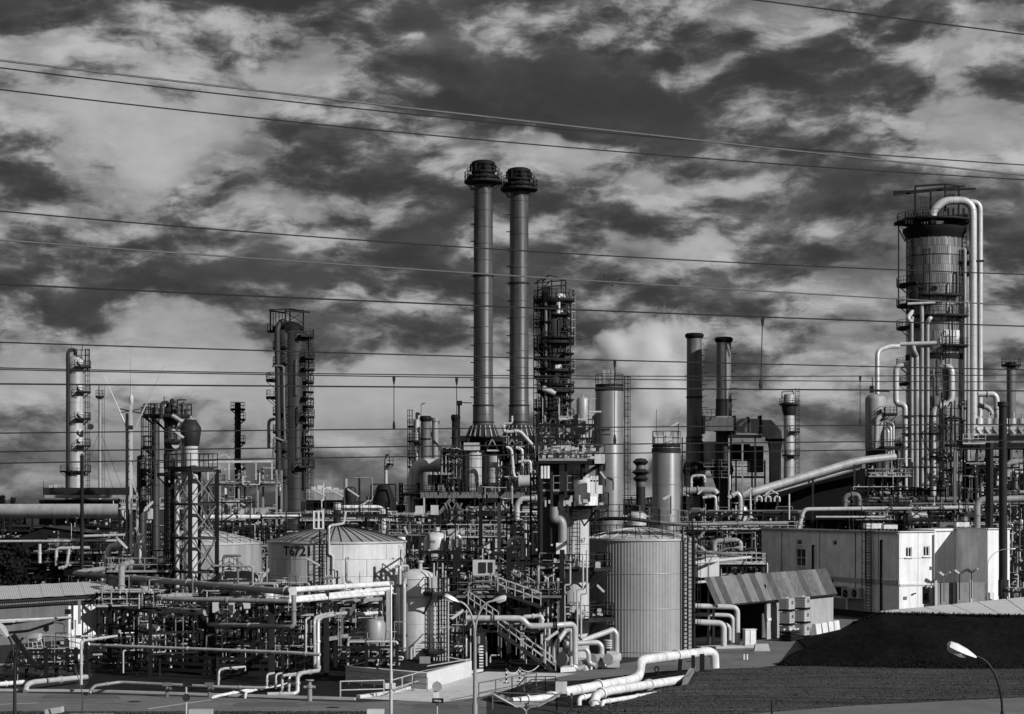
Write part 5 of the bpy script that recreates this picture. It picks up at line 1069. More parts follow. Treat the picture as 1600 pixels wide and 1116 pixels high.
def unit(name, label, cat, c, u, L, v, D, Hh, bays, levels, seed, npipe=10, nwalk=8, nvess=1, rmin=.05, rmax=.2, posts='black_steel', deck=(), nlamp=0, mats=RM, brace=True, walls=False, zbase=0.0, post_w=.22, rail_m=None):
    rng = random.Random(seed); t = thing(name, label, cat, c); c = V(c); u = V(u).normalized(); v = V(v).normalized()
    o = c - u*L/2 - v*D/2 + UP*zbase
    for i in range(bays + 1):
        for j in (0, 1): q = o + u*L*i/bays + v*D*j; mesh1('post', posts, t, lambda b: b.beam(q, q + UP*Hh, post_w))
    for z in levels:
        for j in (0, 1): mesh1('beam', posts, t, lambda b: b.beam(o + v*D*j + UP*z, o + u*L + v*D*j + UP*z, .12, .16))
        for i in range(bays + 1): q = o + u*L*i/bays + UP*(z - .02); mesh1('beam', posts, t, lambda b: b.beam(q, q + v*D, .1, .14))
    for z in deck:
        mesh1('deck', 'dark_steel', t, lambda b: b.beam(o + v*D/2 + UP*z, o + u*L + v*D/2 + UP*z, D + .6, .08))
        mesh1('railing', rail_m or rng.choice(['galvanised', 'mid_steel', 'grey_steel']), t, lambda b: b.rail([o - v*.3 + UP*z, o + u*L - v*.3 + UP*z, o + u*L + v*(D + .3) + UP*z, o + v*(D + .3) + UP*z], 1.1, .07, 1.0, True, True))
    if brace:
        br = MB()
        for i in range(bays):
            for a, e in zip(levels[:-1], levels[1:]):
                if rng.random() < .45:
                    q = o + u*L*i/bays; w = o + u*L*(i+1)/bays; s = rng.random() < .5
                    br.beam(q + UP*(a if s else e), w + UP*(e if s else a), .09)
        if br.v: br.build('bracing', posts, t)
    for k in range(npipe):        # long runs along the unit
        z = rng.choice(levels) + .2 + rng.uniform(0, .3); y = rng.uniform(.05, .95)*D; r = rng.uniform(rmin, rmax); a = rng.uniform(-.05, .35)*L; e = rng.uniform(.6, 1.05)*L
        p0 = o + u*a + v*y + UP*z; p1 = o + u*e + v*y + UP*z; pts = [p0, p1]
        if rng.random() < .6: pts = [p0 - UP*rng.uniform(.8, min(z, 4) + .01)] + pts
        if rng.random() < .5: pts = pts + [p1 - UP*rng.uniform(.8, min(z, 4) + .01)]
        if rng.random() < .3: pts = pts + [pts[-1] + v*rng.choice((-1, 1))*rng.uniform(.6, 2)]
        mesh1('pipe', rng.choice(mats), t, lambda b: b.tube(pts, r, None, 8))
        if rng.random() < .4: valve(t, p0 + (p1 - p0)*rng.uniform(.2, .8), u, r*1.1, rng)
    for k in range(int(nwalk*2.2)):
        p = o + u*rng.uniform(0, L) + v*rng.uniform(0, D) + UP*rng.uniform(.3, Hh); r = rng.uniform(rmin*.6, rmax*.75) if k % 2 else rng.uniform(.025, .06)
        pts = rwalk(rng, p, u, v, (L*.3, D*.6, min(3.5, Hh*.5)), rng.randint(2, 4)); pts = [V((q.x, q.y, max(.2 + zbase, q.z))) for q in pts]
        mesh1('pipe', rng.choice(mats), t, lambda b: b.tube(pts, r, None, 8))
    for k in range(nvess):
        x, y = rng.uniform(.12, .88)*L, rng.uniform(.25, .75)*D; q = o + u*x + v*y; R_ = rng.uniform(.35, .7)
        if rng.random() < .5:
            z = rng.choice([.6] + list(levels[:-1])) + R_ + .25; ln = rng.uniform(1.5, 3.2); m = rng.choice(['galvanised', 'soft_white', 'mid_steel', 'dull_aluminium'])
            a, e = q - u*ln/2 + UP*z, q + u*ln/2 + UP*z
            b = MB(); b.tube([a, e], R_, n=14); b.cyl(a - u*.25, a, R_*.55, R_, 14); b.cyl(e, e + u*.25, R_, R_*.55, 14); b.cyl(a + u*.1, a + u*.2, R_*1.15, n=14); b.build('exchanger', m, t)
            mesh1('saddle', 'dark_steel', t, lambda b: (b.box(a + u*.4 - UP*R_, (.2, R_*1.6, .5), math.atan2(u.y, u.x)), b.box(e - u*.4 - UP*R_, (.2, R_*1.6, .5), math.atan2(u.y, u.x))))
        else:
            z0 = rng.choice([.4] + list(levels[:-1])); h_ = rng.uniform(1.2, 3.0); m = rng.choice(['galvanised', 'soft_white', 'mid_steel', 'tank_paint'])
            b = MB(); b.lathe(q + UP*z0, [(0, .3), (R_*.8, .4), (R_, .6), (R_, h_), (R_*.8, h_ + R_*.35), (R_*.3, h_ + R_*.5), (.1, h_ + R_*.5), (.1, h_ + R_*.8), (0, h_ + R_*.8)], 16); b.build('drum', m, t)
    ft = MB()
    for k in range(int(L*Hh*.9)):     # small junction boxes, gauges, fittings
        q = o + u*rng.uniform(0, L) + v*rng.uniform(-.1, D) + UP*rng.uniform(.4, Hh + .4); s = rng.uniform(.05, .22); ft.box(q, (s, s*.7, s*rng.uniform(.7, 1.8)), math.atan2(u.y, u.x))
    if ft.v: ft.build('fittings', rng.choice(['soft_white', 'galvanised']), t)
    tb = MB()
    for k in range(int(L*4)):
        q = o + u*rng.uniform(0, L) + v*rng.uniform(0, D) + UP*rng.uniform(.2, Hh*.6); h_ = rng.uniform(.8, 3.2); tb.beam(q, q + UP*h_, .05)
        if rng.random() < .6: tb.beam(q + UP*h_, q + UP*h_ + rng.choice((u, v, -u))*rng.uniform(.3, 1.4), .05)
    tb.build('small_pipes', rng.choice(['galvanised', 'mid_steel']), t)
    if walls: mesh1('dark_backing', 'dark_void', t, lambda b: b.beam(o + v*(D + .1) + UP*Hh*.45, o + u*L + v*(D + .1) + UP*Hh*.45, .1, Hh*.9))  # near-black sheet standing in for the shaded depth behind the pipework
    return t
X_ = V((1, 0, 0)); Y_ = V((0, 1, 0))
# ---------------------------------------------------------------- furnace under the twin stacks
FU = thing('furnace', 'furnace block with bright clad drums and dark steelwork under the twin stacks', 'furnace', ground_at(760, 233))
D0 = 228
zdk = zy(771, D0)
mesh1('deck', 'dark_steel', FU, lambda q: q.beam(V((P(657, 0, D0).x, D0 + 5, zdk)), V((P(842, 0, D0).x, D0 + 5, zdk)), 10, .3))
b = MB()
n = 26
for i in range(n):
    x0 = P(657 + 185*i/n, 0, D0).x; x1 = P(657 + 185*(i+1)/n - .8, 0, D0).x; z = zdk + .1
    b = MB(); b.hexa([V((x, y, zz)) for zz in (zdk - .55, zdk + .12) for x, y in ((x0, D0 - .15), (x1, D0 - .15), (x1, D0), (x0, D0))]); b.build('edge_panel', 'grey_steel', FU, smooth=False)
for (px, rp, y0, d, m) in ((741, 15.5, 704, D0 + 1.5, 'aluminium'), (772, 11.5, 711, D0 + 1.2, 'aluminium')):
    gg = ground_at(px, d); rr = rp/F*d
    for j in range(5):
        for k in range(14):
            a0 = 2*pi*k/14 + .012; a1 = 2*pi*(k+1)/14 - .012; zz1 = zy(y0, d) - j*(zy(y0, d) - zdk)/5 - .03; zz0 = zz1 - (zy(y0, d) - zdk)/5 + .06
            if sin((a0 + a1)/2) > .35: continue
            b = MB(); am = (a0 + a1)/2; b.quad(*[V((gg.x + rr*cos(a), gg.y + rr*sin(a), z)) for a, z in ((a0, zz0), (am, zz0), (am, zz1), (a0, zz1))]); b.quad(*[V((gg.x + rr*cos(a), gg.y + rr*sin(a), z)) for a, z in ((am, zz0), (a1, zz0), (a1, zz1), (am, zz1))]); b.build('drum_panel', m if random.random() < .8 else 'galvanised', FU)
    mesh1('drum_core', 'black_steel', FU, lambda q: q.lathe((gg.x, gg.y, 0), [(rr - .05, zdk), (rr - .05, zy(y0, d)), (.1, zy(y0 - 4, d))], 28, False))
mesh1('drum_hood', 'galvanised', FU, lambda q: q.beam(P(725, 698, D0 + 1), P(750, 698, D0 + 1), 2.0, .9))
for (x0, x1, y0, y1, d, m) in ((692, 728, 703, 738, D0 + 2, 'black_steel'), (694, 724, 742, 768, D0 + 1.5, 'dark_clad'), (715, 840, 681, 690, D0 + 3, 'black_steel'), (720, 840, 690, 770, D0 + 7, 'dark_void'), (668, 694, 742, 757, D0 + 1, 'black_steel'), (655, 840, 778, 862, D0 + 9, 'dark_void'), (692, 729, 700, 704, D0 + 1.5, 'black_steel')):  # dark_void boxes stand in for the shade under and behind the furnace
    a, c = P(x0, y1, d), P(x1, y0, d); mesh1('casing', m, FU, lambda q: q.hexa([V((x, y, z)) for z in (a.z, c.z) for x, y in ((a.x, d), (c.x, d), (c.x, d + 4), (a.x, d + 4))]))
for x in (717, 732, 759, 787, 816, 838): mesh1('post', 'dark_steel', FU, lambda q: q.beam(P(x, 771, D0 + .6), P(x, 684, D0 + .6), .28))
for x in (664, 700, 740, 790, 836): mesh1('post', 'black_steel', FU, lambda q: q.beam(ground_at(x, D0 + 1), P(x, 772, D0 + 1), .45))
for x0, y0, x1, y1 in ((684, 805, 706, 778), (706, 778, 722, 800), (748, 776, 776, 810), (800, 808, 778, 778), (640, 830, 672, 800)): mesh1('strut', 'grey_steel', FU, lambda q: q.beam(P(x0, y0, D0 - .3), P(x1, y1, D0 - .3), .55, .4))
for x, s in ((694, 1), (700, 1), (712, -1), (722, -1)): mesh1('bent_pipe', 'grey_steel', FU, lambda q: q.tube(ppts([(x, 786, D0 - .6), (x + 5*s, 796, D0 - .6), (x + 5*s, 812, D0 - .6)]), .09))
mesh1('railing', 'dark_steel', FU, lambda q: q.rail([P(657, 770, D0 - .1), P(842, 770, D0 - .1)], 1.15, .08, 1.3))
for k, (x, y) in enumerate(((769, 692), (800, 695))): mesh1('gable_brace', 'mid_steel', FU, lambda q: (q.beam(P(x - 8, 702, D0 + .3), P(x, 686, D0 + .3), .12), q.beam(P(x + 9, 702, D0 + .3), P(x, 686, D0 + .3), .12)))
mesh1('beam', 'galvanised', FU, lambda q: q.beam(P(761, 704, D0 + .2), P(781, 704, D0 + .2), .2))
unit('process_unit', 'fine pipework on the furnace deck left of the bright drums', 'process unit', V((P(706, 0, D0).x, D0 + .2, 0)), X_, 2.6, Y_, 1.2, 5.6, 2, (1.6, 3.4, 5.0), 23, 5, 9, 0, rmin=.03, rmax=.09, posts='black_steel', mats=['mid_steel', 'grey_steel', 'dark_steel', 'galvanised'], zbase=zdk, post_w=.1)
unit('process_unit', 'fine pipework on the furnace deck right of the bright drums', 'process unit', V((P(814, 0, D0).x, D0 + .4, 0)), X_, 4.0, Y_, 1.2, 6.0, 3, (1.6, 3.4, 5.2), 25, 6, 12, 0, rmin=.03, rmax=.10, posts='black_steel', mats=['mid_steel', 'grey_steel', 'dark_steel', 'galvanised'], zbase=zdk, post_w=.12)
unit('process_unit', 'dark burner pipework under the furnace deck', 'process unit', V((P(742, 0, D0).x, D0 + 1.5, 0)), X_, 13.5, Y_, 4, 12, 6, (3, 6, 9), 24, 14, 20, 3, rmax=.2, posts='black_steel', mats=['mid_steel', 'grey_steel', 'dark_steel', 'galvanised'])
# bright pipework at the right of the furnace
for k, (pts, rr, m) in enumerate((([(787, 664, 226), (787, 675, 226), (798, 675, 226), (812, 673, 226), (834, 698, 226), (838, 706, 226), (838, 716, 226)], 2.7, 'soft_white'), ([(791, 698, 225), (799, 702, 225), (801, 722, 225), (802, 740, 225), (807, 752, 225)], 2.5, 'soft_white'), ([(806, 700, 226), (816, 702, 226), (816, 720, 226), (816, 745, 226)], 2.5, 'galvanised'), ([(810, 722, 225), (829, 720, 225), (829, 744, 225)], 2.3, 'galvanised'), ([(783, 668, 226), (787, 662, 226), (800, 662, 226), (800, 650, 226)], 1.8, 'galvanised'))):
    pipe(['bright pipe sloping down from the foot of the right twin stack', 'bright curved pipe beside the right furnace drum', 'pale vertical pipe right of the curved furnace pipe', 'short pale hooked pipe right of the furnace pipes', 'small pale vent pipe between the twin stack feet'][k], pts, rr, m, band=1.1)
EX = thing('horizontal_exchanger', 'bright horizontal exchanger drum on the furnace deck right side', 'exchanger', P(822, 770, 224))
mesh1('shell', 'galvanised', EX, lambda q: (q.tube(ppts([(812, 752, 224), (832, 752, 224)]), .72, n=18), q.cyl(P(810, 752, 224), P(812, 752, 224), .9, n=18))); mesh1('saddle', 'dark_steel', EX, lambda q: (q.beam(P(816, 770, 224), P(816, 757, 224), .4), q.beam(P(828, 770, 224), P(828, 757, 224), .4)))
b = MB(); b.tube(ppts([(648, 840, 240), (648, 727, 240), (688, 727, 240)]), .85, 1.5, 18, 1.2); b.build('flue_pipe', 'galvanised', None, 'fat pale elbow duct left of the furnace block', 'duct')
unit('process_unit', 'framed deck of small equipment left of the furnace block', 'process unit', ground_at(668, 236), X_, 6.5, Y_, 5, 14, 3, (3, 6, 9, 12.5), 11, 10, 8, 3, deck=(9, 12.6))
# ---------------------------------------------------------------- striped column D 67 with round platforms
CT = thing('banded_column', 'half white round column with stacked railed platforms right of the stair tower', 'column', ground_at(897, 143))
g = ground_at(897, 143); r = 1.12
mesh1('shell', 'soft_white', CT, lambda q: q.lathe(g, [(r, 0), (r, zy(722, 143))], 32, False))
for y in (760, 800, 850, 905, 960): mesh1('band', 'mid_steel', CT, lambda q: q.lathe((g.x, g.y, zy(y, 143)), [(r + .003, -.03), (r + .02, 0), (r + .003, .03)], 32, False))
g_in = ground_at(868, 144.5); mesh1('inner_column', 'dark_clad', CT, lambda q: q.lathe(g_in, [(1.35, 0), (1.35, zy(722, 144))], 28, False))
tx = bpy.data.curves.new('number', 'FONT'); tx.body = 'D67'; tx.size = 1.0; tx.extrude = .004
to = bpy.data.objects.new('number_tmp', tx); COL.objects.link(to); dg_ = bpy.context.evaluated_depsgraph_get(); me = bpy.data.meshes.new_from_object(to.evaluated_get(dg_)); bpy.data.objects.remove(to)
wrap_text(me, g, r, 901.5, 914.5, 840.5, 848, 142, .012).build('lettering', 'print_black', CT, smooth=False)
for y, a0, a1, w in ((793, -1.7, .8, 1.5), (888, -1.9, .9, 1.7), (966, -1.9, .9, 1.9)): ring_platform(CT, g, zy(y, 143), r, r + w, a0, a1, m='dark_steel')
for (x0, x1, y, d0, d1) in ((842, 944, 720, 139.5, 146.5), (843, 908, 768, 140.5, 145), (843, 905, 889, 140.2, 143), (864, 905, 966, 140.2, 143)):
    a, c = P(x0, y, d0), P(x1, y, d0); z = a.z; b = MB(); b.hexa([V((x, yy, zz)) for zz in (z - .22, z) for x, yy in ((a.x, d0), (c.x, d0), (c.x, d1), (a.x, d1))]); p = b.build('platform', 'black_steel', CT)
    mesh1('railing', 'mid_steel', p, lambda q: q.rail([V((a.x, d0, z)), V((c.x, d0, z)), V((c.x, d1, z))], 1.15, .065, .9))
mesh1('gantry_wall', 'soft_white', CT, lambda q: q.beam(P(929, 717, 139.4), P(945, 717, 139.4), .1, .7))
for x in (846, 862, 884, 909, 934): mesh1('post', 'dark_steel', CT, lambda q: q.beam(ground_at(x, 140.3) if x < 900 else P(x, 768, 140.3), P(x, 720, 140.3), .2))
mesh1('bracket_truss', 'black_steel', CT, lambda q: [q.beam(P(912, 742, 140), P(944, 722, 140), .25), q.beam(P(912, 722, 140), P(912, 745, 140), .25), q.beam(P(944, 722, 140), P(944, 736, 140), .2)])
for s in (0, 1): mesh1('ladder', 'dark_steel', CT, lambda q: q.ladder(P(900 - s*4, 890, 140.6), P(900 - s*4, 735, 140.6), (1, 0, 0), .55, .07, .3))
mesh1('vessel_head', 'white_paint', CT, lambda q: q.lathe((P(914, 0, 141).x, 141, 0), [(.95, zy(790, 141)), (.95, zy(752, 141)), (.7, zy(747, 141)), (.1, zy(745, 141))], 20))
mesh1('cable_box', 'white_paint', CT, lambda q: [q.box(P(x, 760, 139.3), (.16, .3, 1.5)) for x in (924, 928.5, 933)] + [q.box(P(x, 738, 139.3), (.16, .3, .9)) for x in (847, 852, 857)] + [q.box(P(928, 751.5, 139.3), (.65, .3, .12)), q.box(P(938, 765, 139.3), (.3, .3, .6))])
mesh1('side_pipe', 'mid_steel', CT, lambda q: q.tube(ppts([(866, 792, 140), (866, 812, 140), (876, 812, 140), (879, 820, 140), (879, 852, 140)]), .32, n=12)); mesh1('side_sleeve', 'white_paint', CT, lambda q: q.box(P(877, 857, 139.8), (.75, .4, .8)))
mesh1('small_pipes', 'galvanised', CT, lambda q: [q.tube(ppts([(x, 1010, 139.6), (x, 900 + 7*i, 139.6), (x + 9, 900 + 7*i, 139.6), (x + 9, 880 - 5*i, 139.6)]), .07) for i, x in enumerate((856, 872, 882, 902, 908))])
rng = random.Random(5)
mesh1('fittings', 'galvanised', CT, lambda q: [q.box(P(rng.uniform(848, 940), rng.choice((716, 710, 704, 788, 783, 884, 878, 961, 956)) - rng.uniform(0, 4), rng.uniform(139.4, 141)), (rng.uniform(.1, .4), .2, rng.uniform(.1, .5))) for _ in range(120)])
# dense equipment on the gantry top
unit('process_unit', 'crowded pipe deck on top of the half white column gantry', 'process unit', V((P(885, 0, 142).x, 142.5, 0)), X_, 4.2, Y_, 3, 3.4, 3, (.6, 1.6, 2.6), 21, 9, 16, 2, .04, .12, zbase=zy(719, 140), mats=['galvanised', 'soft_white', 'mid_steel', 'dark_steel'])
pipe('dark boom pipe reaching right from the gantry top', [(926, 690, 140), (926, 676, 140), (931, 672, 140), (953, 671, 140)], 1.5, 'dark_steel')
# ---------------------------------------------------------------- stair tower
ST = unit('stair_tower', 'dark multi level steel structure with zigzag stairs in front of the ribbed tank', 'stair tower', ground_at(795, 140), X_, 7.6, Y_, 7, 8.4, 2, (2.6, 5.0, 7.4), 31, 10, 12, 2, deck=(5.0,), posts='black_steel', post_w=.34, rail_m='grey_steel', mats=['galvanised', 'mid_steel', 'dark_steel', 'dark_steel'])
mesh1('dark_backing', 'dark_void', ST, lambda q: q.beam(P(720, 985, 148), P(862, 985, 148), .1, 6.5))  # black sheet standing in for the shaded void inside the stair tower
def stair(t, p0, p1, w, side, m='galvanised', steps=None):
    p0, p1 = V(p0), V(p1); side = V(side).normalized(); n = steps or max(4, int(abs(p1.z - p0.z)/.2)); run = (p1 - p0)
    for s in (-w/2, w/2):
        mesh1('stringer', 'dark_steel', t, lambda q: q.beam(p0 + side*s, p1 + side*s, .07, .22))
        mesh1('handrail', m, t, lambda q: [q.beam(p0 + side*s + UP*h_, p1 + side*s + UP*h_, .06) for h_ in (1.0, .55)] + [q.beam(p0 + run*k/5 + side*s, p0 + run*k/5 + side*s + UP*1.0, .06) for k in range(6)])
    for i in range(n): q = p0 + run*(i + .5)/n; mesh1('step', m, t, lambda b: b.box(q, (.24 if abs(side.y) > .5 else w, w if abs(side.y) > .5 else .24, .05)))
stair(ST, P(868, 1052, 134.4), P(778, 986, 134.4), 1.1, Y_)
stair(ST, P(779, 978, 136.6), P(732, 945, 136.6), 1.0, Y_)
stair(ST, P(845, 948, 136), P(778, 924, 136), 1.0, Y_)
stair(ST, P(835, 930, 137.4), P(780, 893, 137.4), 1.0, Y_)
mesh1('small_pipes', 'galvanised', ST, lambda q: [q.tube([P(x, 1045 - (i % 3)*4, 135 + i % 2), P(x, 1000 - 9*(i % 4), 135 + i % 2)], .06 + .03*(i % 2)) for i, x in enumerate((724, 729, 735, 741, 760, 846, 852, 858))])
mesh1('cabinet', 'soft_white', ST, lambda q: q.box(P(752, 887, 136.2), (1.2, .6, 1.1))); mesh1('cabinet', 'galvanised', ST, lambda q: q.box(P(765, 886, 136.3), (.8, .6, 1.0))); mesh1('door_panel', 'dark_steel', ST, lambda q: (q.box(P(754, 887, 135.85), (.5, .05, .75)), q.box(P(766, 887, 135.9), (.35, .05, .75))))
mesh1('landing', 'mid_steel', ST, lambda q: (q.beam(P(742, 900, 135.8), P(783, 898, 135.8), .12, .10), q.beam(P(742, 908, 135.8), P(780, 907, 135.8), .10, .08)))
mesh1('hose_rack', 'white_paint', ST, lambda q: [q.box(P(752, 1010 + 4.5*i, 134), (.28, .2, .10)) for i in range(8)])
b = MB(); b.tube(ppts([(728, 966, 133), (816, 966, 133), (826, 979, 133), (872, 977, 133), (898, 975, 134), (899, 1038, 134)]), .20, .5, 12); o_ = b.build('pipe', 'galvanised', None, 'long bright pipe crossing in front of the stair tower', 'pipe')
for x in (770, 868): 
    a = P(x, 966 if x < 800 else 977, 133); mesh1('flange', 'dark_steel', o_, lambda q: (q.cyl(a - X_*.12, a - X_*.05, .26, n=12), q.cyl(a + X_*.05, a + X_*.12, .26, n=12)))
pipe('short bright pipe loop above the long stair tower pipe', [(817, 966, 134), (820, 964, 134), (847, 962, 134), (847, 975, 134)], 3.2, 'soft_white')
pipe('pale pipe arch on the upper left of the half white column', [(797, 861, 146), (797, 845, 146), (808, 840, 146), (818, 843, 146), (818, 905, 146)], 3.8, 'galvanised', band=1)
pipe('short fat pale pipe entering left of the arch pipe', [(800, 857, 147), (818, 857, 147)], 3.6, 'mid_steel'); 
CF = thing('pump_casing', 'grey flanged pump casing with hooked outlet pipe on the middle platform', 'pump', P(834, 885, 146))
mesh1('casing', 'mid_steel', CF, lambda q: q.lathe(P(834, 868, 146), [(.45, -.9), (.5, -.3), (.5, .5), (.42, .8), (.2, 1.0), (.2, 1.6), (0, 1.6)], 18)); mesh1('outlet', 'galvanised', CF, lambda q: q.tube(ppts([(840, 858, 145.6), (852, 856, 145.6), (856, 864, 145.6), (856, 890, 145.6)]), .26, n=12)); mesh1('handwheel', 'soft_white', CF, lambda q: q.tube([P(834 + 5*cos(a), 866 - 5*sin(a), 145) for a in [i*.5 for i in range(7)]], .03))
mesh1('base', 'white_paint', CF, lambda q: q.box(P(833, 877, 145.4), (.9, .4, .5)))
# steel portal in front of the middle tank
PT = thing('steel_portal', 'tall grey steel portal frame in front of the middle ribbed tank', 'steel frame', ground_at(765, 150))
for x, m in ((751, 'grey_steel'), (780, 'soft_white')): mesh1('post', m, PT, lambda q: q.beam(ground_at(x, 148), P(x, 779, 148), .3))
mesh1('beam', 'grey_steel', PT, lambda q: q.beam(P(749, 782, 148), P(782, 782, 148), .3, .35)); mesh1('brace', 'grey_steel', PT, lambda q: (q.beam(P(755, 785, 148.1), P(775, 806, 148.1), .14), q.beam(P(781, 785, 148.1), P(800, 806, 148.1), .12)))
mesh1('junction_box', 'mid_steel', PT, lambda q: (q.box(P(781, 871, 147.6), (.5, .3, .75)),)); mesh1('junction_box', 'black_steel', PT, lambda q: q.box(P(790, 870, 147.6), (.3, .3, .8))); mesh1('beacon', 'soft_white', PT, lambda q: q.lathe(P(750, 770, 147.5), [(.22, 0), (.22, .3), (.14, .5), (0, .52)], 10))
# equipment between the marked vessel and the half white column
unit('process_unit', 'dense pipe racks behind the steel portal, above the middle tank', 'process unit', ground_at(810, 175), X_, 9, Y_, 5, 11.5, 4, (4, 7, 9, 10.8), 41, 14, 16, 3, deck=(9.0,), mats=RM)
unit('process_unit', 'low pipe manifold on the dark platform below the marked vessel', 'process unit', ground_at(715, 152), X_, 4.6, Y_, 4, 7.6, 3, (2, 4.5, 6.6), 42, 9, 14, 2, deck=(6.7,))
unit('process_unit', 'barred equipment cage at the upper left of the half white column', 'process unit', ground_at(838, 160), X_, 4.2, Y_, 3, 11.6, 5, (7, 8.2, 9.4, 10.6), 43, 12, 10, 1, mats=['galvanised', 'soft_white', 'mid_steel'])
pipe('fat bright elbow pipe rising beside the barred cage', [(808, 812, 158), (808, 788, 158), (814, 780, 158), (862, 778, 158)], 4.2, 'galvanised', band=1.0)
pipe('bright straight pipe across the middle of the barred cage', [(815, 800, 156), (872, 800, 156)], 1.7, 'soft_white')
# ---------------------------------------------------------------- pumps at the foot of the ribbed tank
PB = thing('pump_plinth', 'low concrete plinth with upright pipe loops and pumps left of the ribbed tank', 'pump station', PG(905, 1046))
a = [PG(876, 1051), PG(922, 1047), PG(950, 1040), PG(905, 1034)]
mesh1('plinth', 'white_concrete', PB, lambda q: q.hexa([p for p in a] + [p + UP*.32 for p in a]))
dp = 134
for pts, rr in (([(866, 1036, 135), (866, 1010, 135), (884, 985, 135.5), (893, 985, 135.5), (893, 1042, 135)], .17), ([(874, 998, 136), (889, 996, 136), (893, 1003, 136), (893, 1018, 136)], .15), ([(880, 1006, 136), (934, 1004, 136.5), (940, 1010, 136.5), (940, 1024, 136.5)], .2), ([(908, 1002, 137), (958, 984, 139), (963, 990, 139), (963, 1020, 139)], .2), ([(893, 1015, 134.6), (916, 1014, 134.6), (920, 1022, 134.6), (920, 1036, 134.6), (930, 1040, 134.6)], .17), ([(896, 1040, 134), (902, 1046, 134), (915, 1042, 134)], .19), ([(938, 1030, 136), (968, 1024, 137)], .2)):
    mesh1('pipe', random.choice(['galvanised', 'galvanised', 'mid_steel']), PB, lambda q: q.tube(ppts(pts), rr, .45, 12))
for x, y, s in ((908, 1040, .45), (932, 1030, .4), (958, 1030, .4), (884, 1030, .5)): mesh1('pump', random.choice(['mid_steel', 'galvanised', 'dark_steel']), PB, lambda q: (q.cyl(P(x - 6, y, 135), P(x + 7, y - 2, 136), s*.8, n=14), q.cyl(P(x - 8, y, 134.8), P(x - 6, y, 135), s, n=14), q.box(P(x, y + 8, 135.5), (.9, .5, .4))))
mesh1('motor_box', 'mid_steel', PB, lambda q: q.box(P(887, 1028, 136), (1.3, .8, 1.5))); mesh1('valve_box', 'soft_white', PB, lambda q: q.box(P(955, 1026, 137), (.65, .5, .75)))
mesh1('finned_motor', 'soft_white', PB, lambda q: [q.cyl(P(950, 1000 + 3.6*i, 137.5), P(950, 1002 + 3.6*i, 137.5), .30, n=12) for i in range(4)])
for x, y in ((931, 1046), (965, 1041), (791, 1068), (812, 1066)):
    p_ = PG(x, y); t = thing('chain_post', {931: 'striped post before the pump plinth, left of two', 965: 'striped post before the pump plinth, right of two', 791: 'left striped chain post on the apron before the stair tower', 812: 'right striped chain post on the apron before the stair tower'}[x], 'post', p_)
    mesh1('post', 'white_paint', t, lambda q: q.cyl(p_, p_ + UP*.95, .06, n=8)); mesh1('stripe', 'black_steel', t, lambda q: [q.cyl(p_ + UP*z, p_ + UP*(z + .15), .066, n=8) for z in (.2, .5, .78)], kind='stuff'); mesh1('foot', 'dark_steel', t, lambda q: q.cyl(p_, p_ + UP*.06, .2, n=10))
b = MB(); p0, p1, p2 = PG(791, 1068) + UP*.9, PG(812, 1066) + UP*.9, P(842, 1040, 132)
for x, y in ((p0, p1), (p1, p2)): b.tube([x + (y - x)*i/8 - UP*.3*(1 - (i/4 - 1)**2) for i in range(9)], .025, .01, 5)
b.build('chain', 'white_paint', None, 'white chain hanging between the striped apron posts', 'chain')
# ================================================================== RIGHT AND MIDDLE RACKS
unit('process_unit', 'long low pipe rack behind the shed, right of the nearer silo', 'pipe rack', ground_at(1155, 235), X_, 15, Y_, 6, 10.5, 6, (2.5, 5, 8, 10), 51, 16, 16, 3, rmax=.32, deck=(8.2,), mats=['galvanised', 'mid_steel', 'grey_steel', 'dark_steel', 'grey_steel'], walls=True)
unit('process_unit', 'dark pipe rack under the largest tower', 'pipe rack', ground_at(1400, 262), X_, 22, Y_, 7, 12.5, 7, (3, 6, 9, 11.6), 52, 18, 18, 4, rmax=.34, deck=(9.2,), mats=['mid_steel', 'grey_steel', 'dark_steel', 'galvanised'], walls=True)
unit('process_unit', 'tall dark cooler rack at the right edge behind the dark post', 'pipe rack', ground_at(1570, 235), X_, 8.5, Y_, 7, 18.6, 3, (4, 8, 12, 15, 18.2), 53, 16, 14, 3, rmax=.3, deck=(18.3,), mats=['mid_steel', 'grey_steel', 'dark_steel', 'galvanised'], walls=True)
CO = thing('cooler_row', 'row of bright finned cooler housings on the right edge rack', 'cooler', P(1575, 697, 232))
for i in range(7):
    x = 1530 + i*13; mesh1('fan_housing', ['white_paint', 'galvanised', 'mid_steel'][i % 3], CO, lambda q: (q.cyl(P(x, 664, 232), P(x, 654, 232), .42, n=12), q.box(P(x, 672, 232), (.75, .8, .8)), q.beam(P(x - 3, 668, 231.4), P(x + 4, 678, 231.4), .3), q.cyl(P(x + 2, 654, 232), P(x + 2, 641 + (i % 3)*3, 232), .12, n=6)))
mesh1('support_beam', 'black_steel', CO, lambda q: (q.beam(P(1505, 697, 232), P(1620, 697, 232), 3, .7), q.beam(P(1525, 684, 232), P(1620, 684, 232), 2, .5)))
mesh1('railing', 'galvanised', CO, lambda q: q.rail([P(1505, 694, 230), P(1540, 694, 230)], 1.2, .08, .9))
pipe('pale pipe hooking over beside the far right rack', [(1528, 616, 280), (1557, 615, 280), (1558, 662, 280)], 4.6, 'aluminium', 14, 1.2); pipe('short slanted pale pipe right of the tall overhead pipes', [(1528, 633, 282), (1545, 637, 282), (1550, 648, 282)], 4, 'dull_aluminium', 12)
b = MB(); b.lathe(ground_at(1546, 200), [(.42, 0), (.42, zy(692, 200))], 4, True); b.build('rack_column', 'dark_steel', None, 'square dark steel column just left of the thick dark round post', 'column')
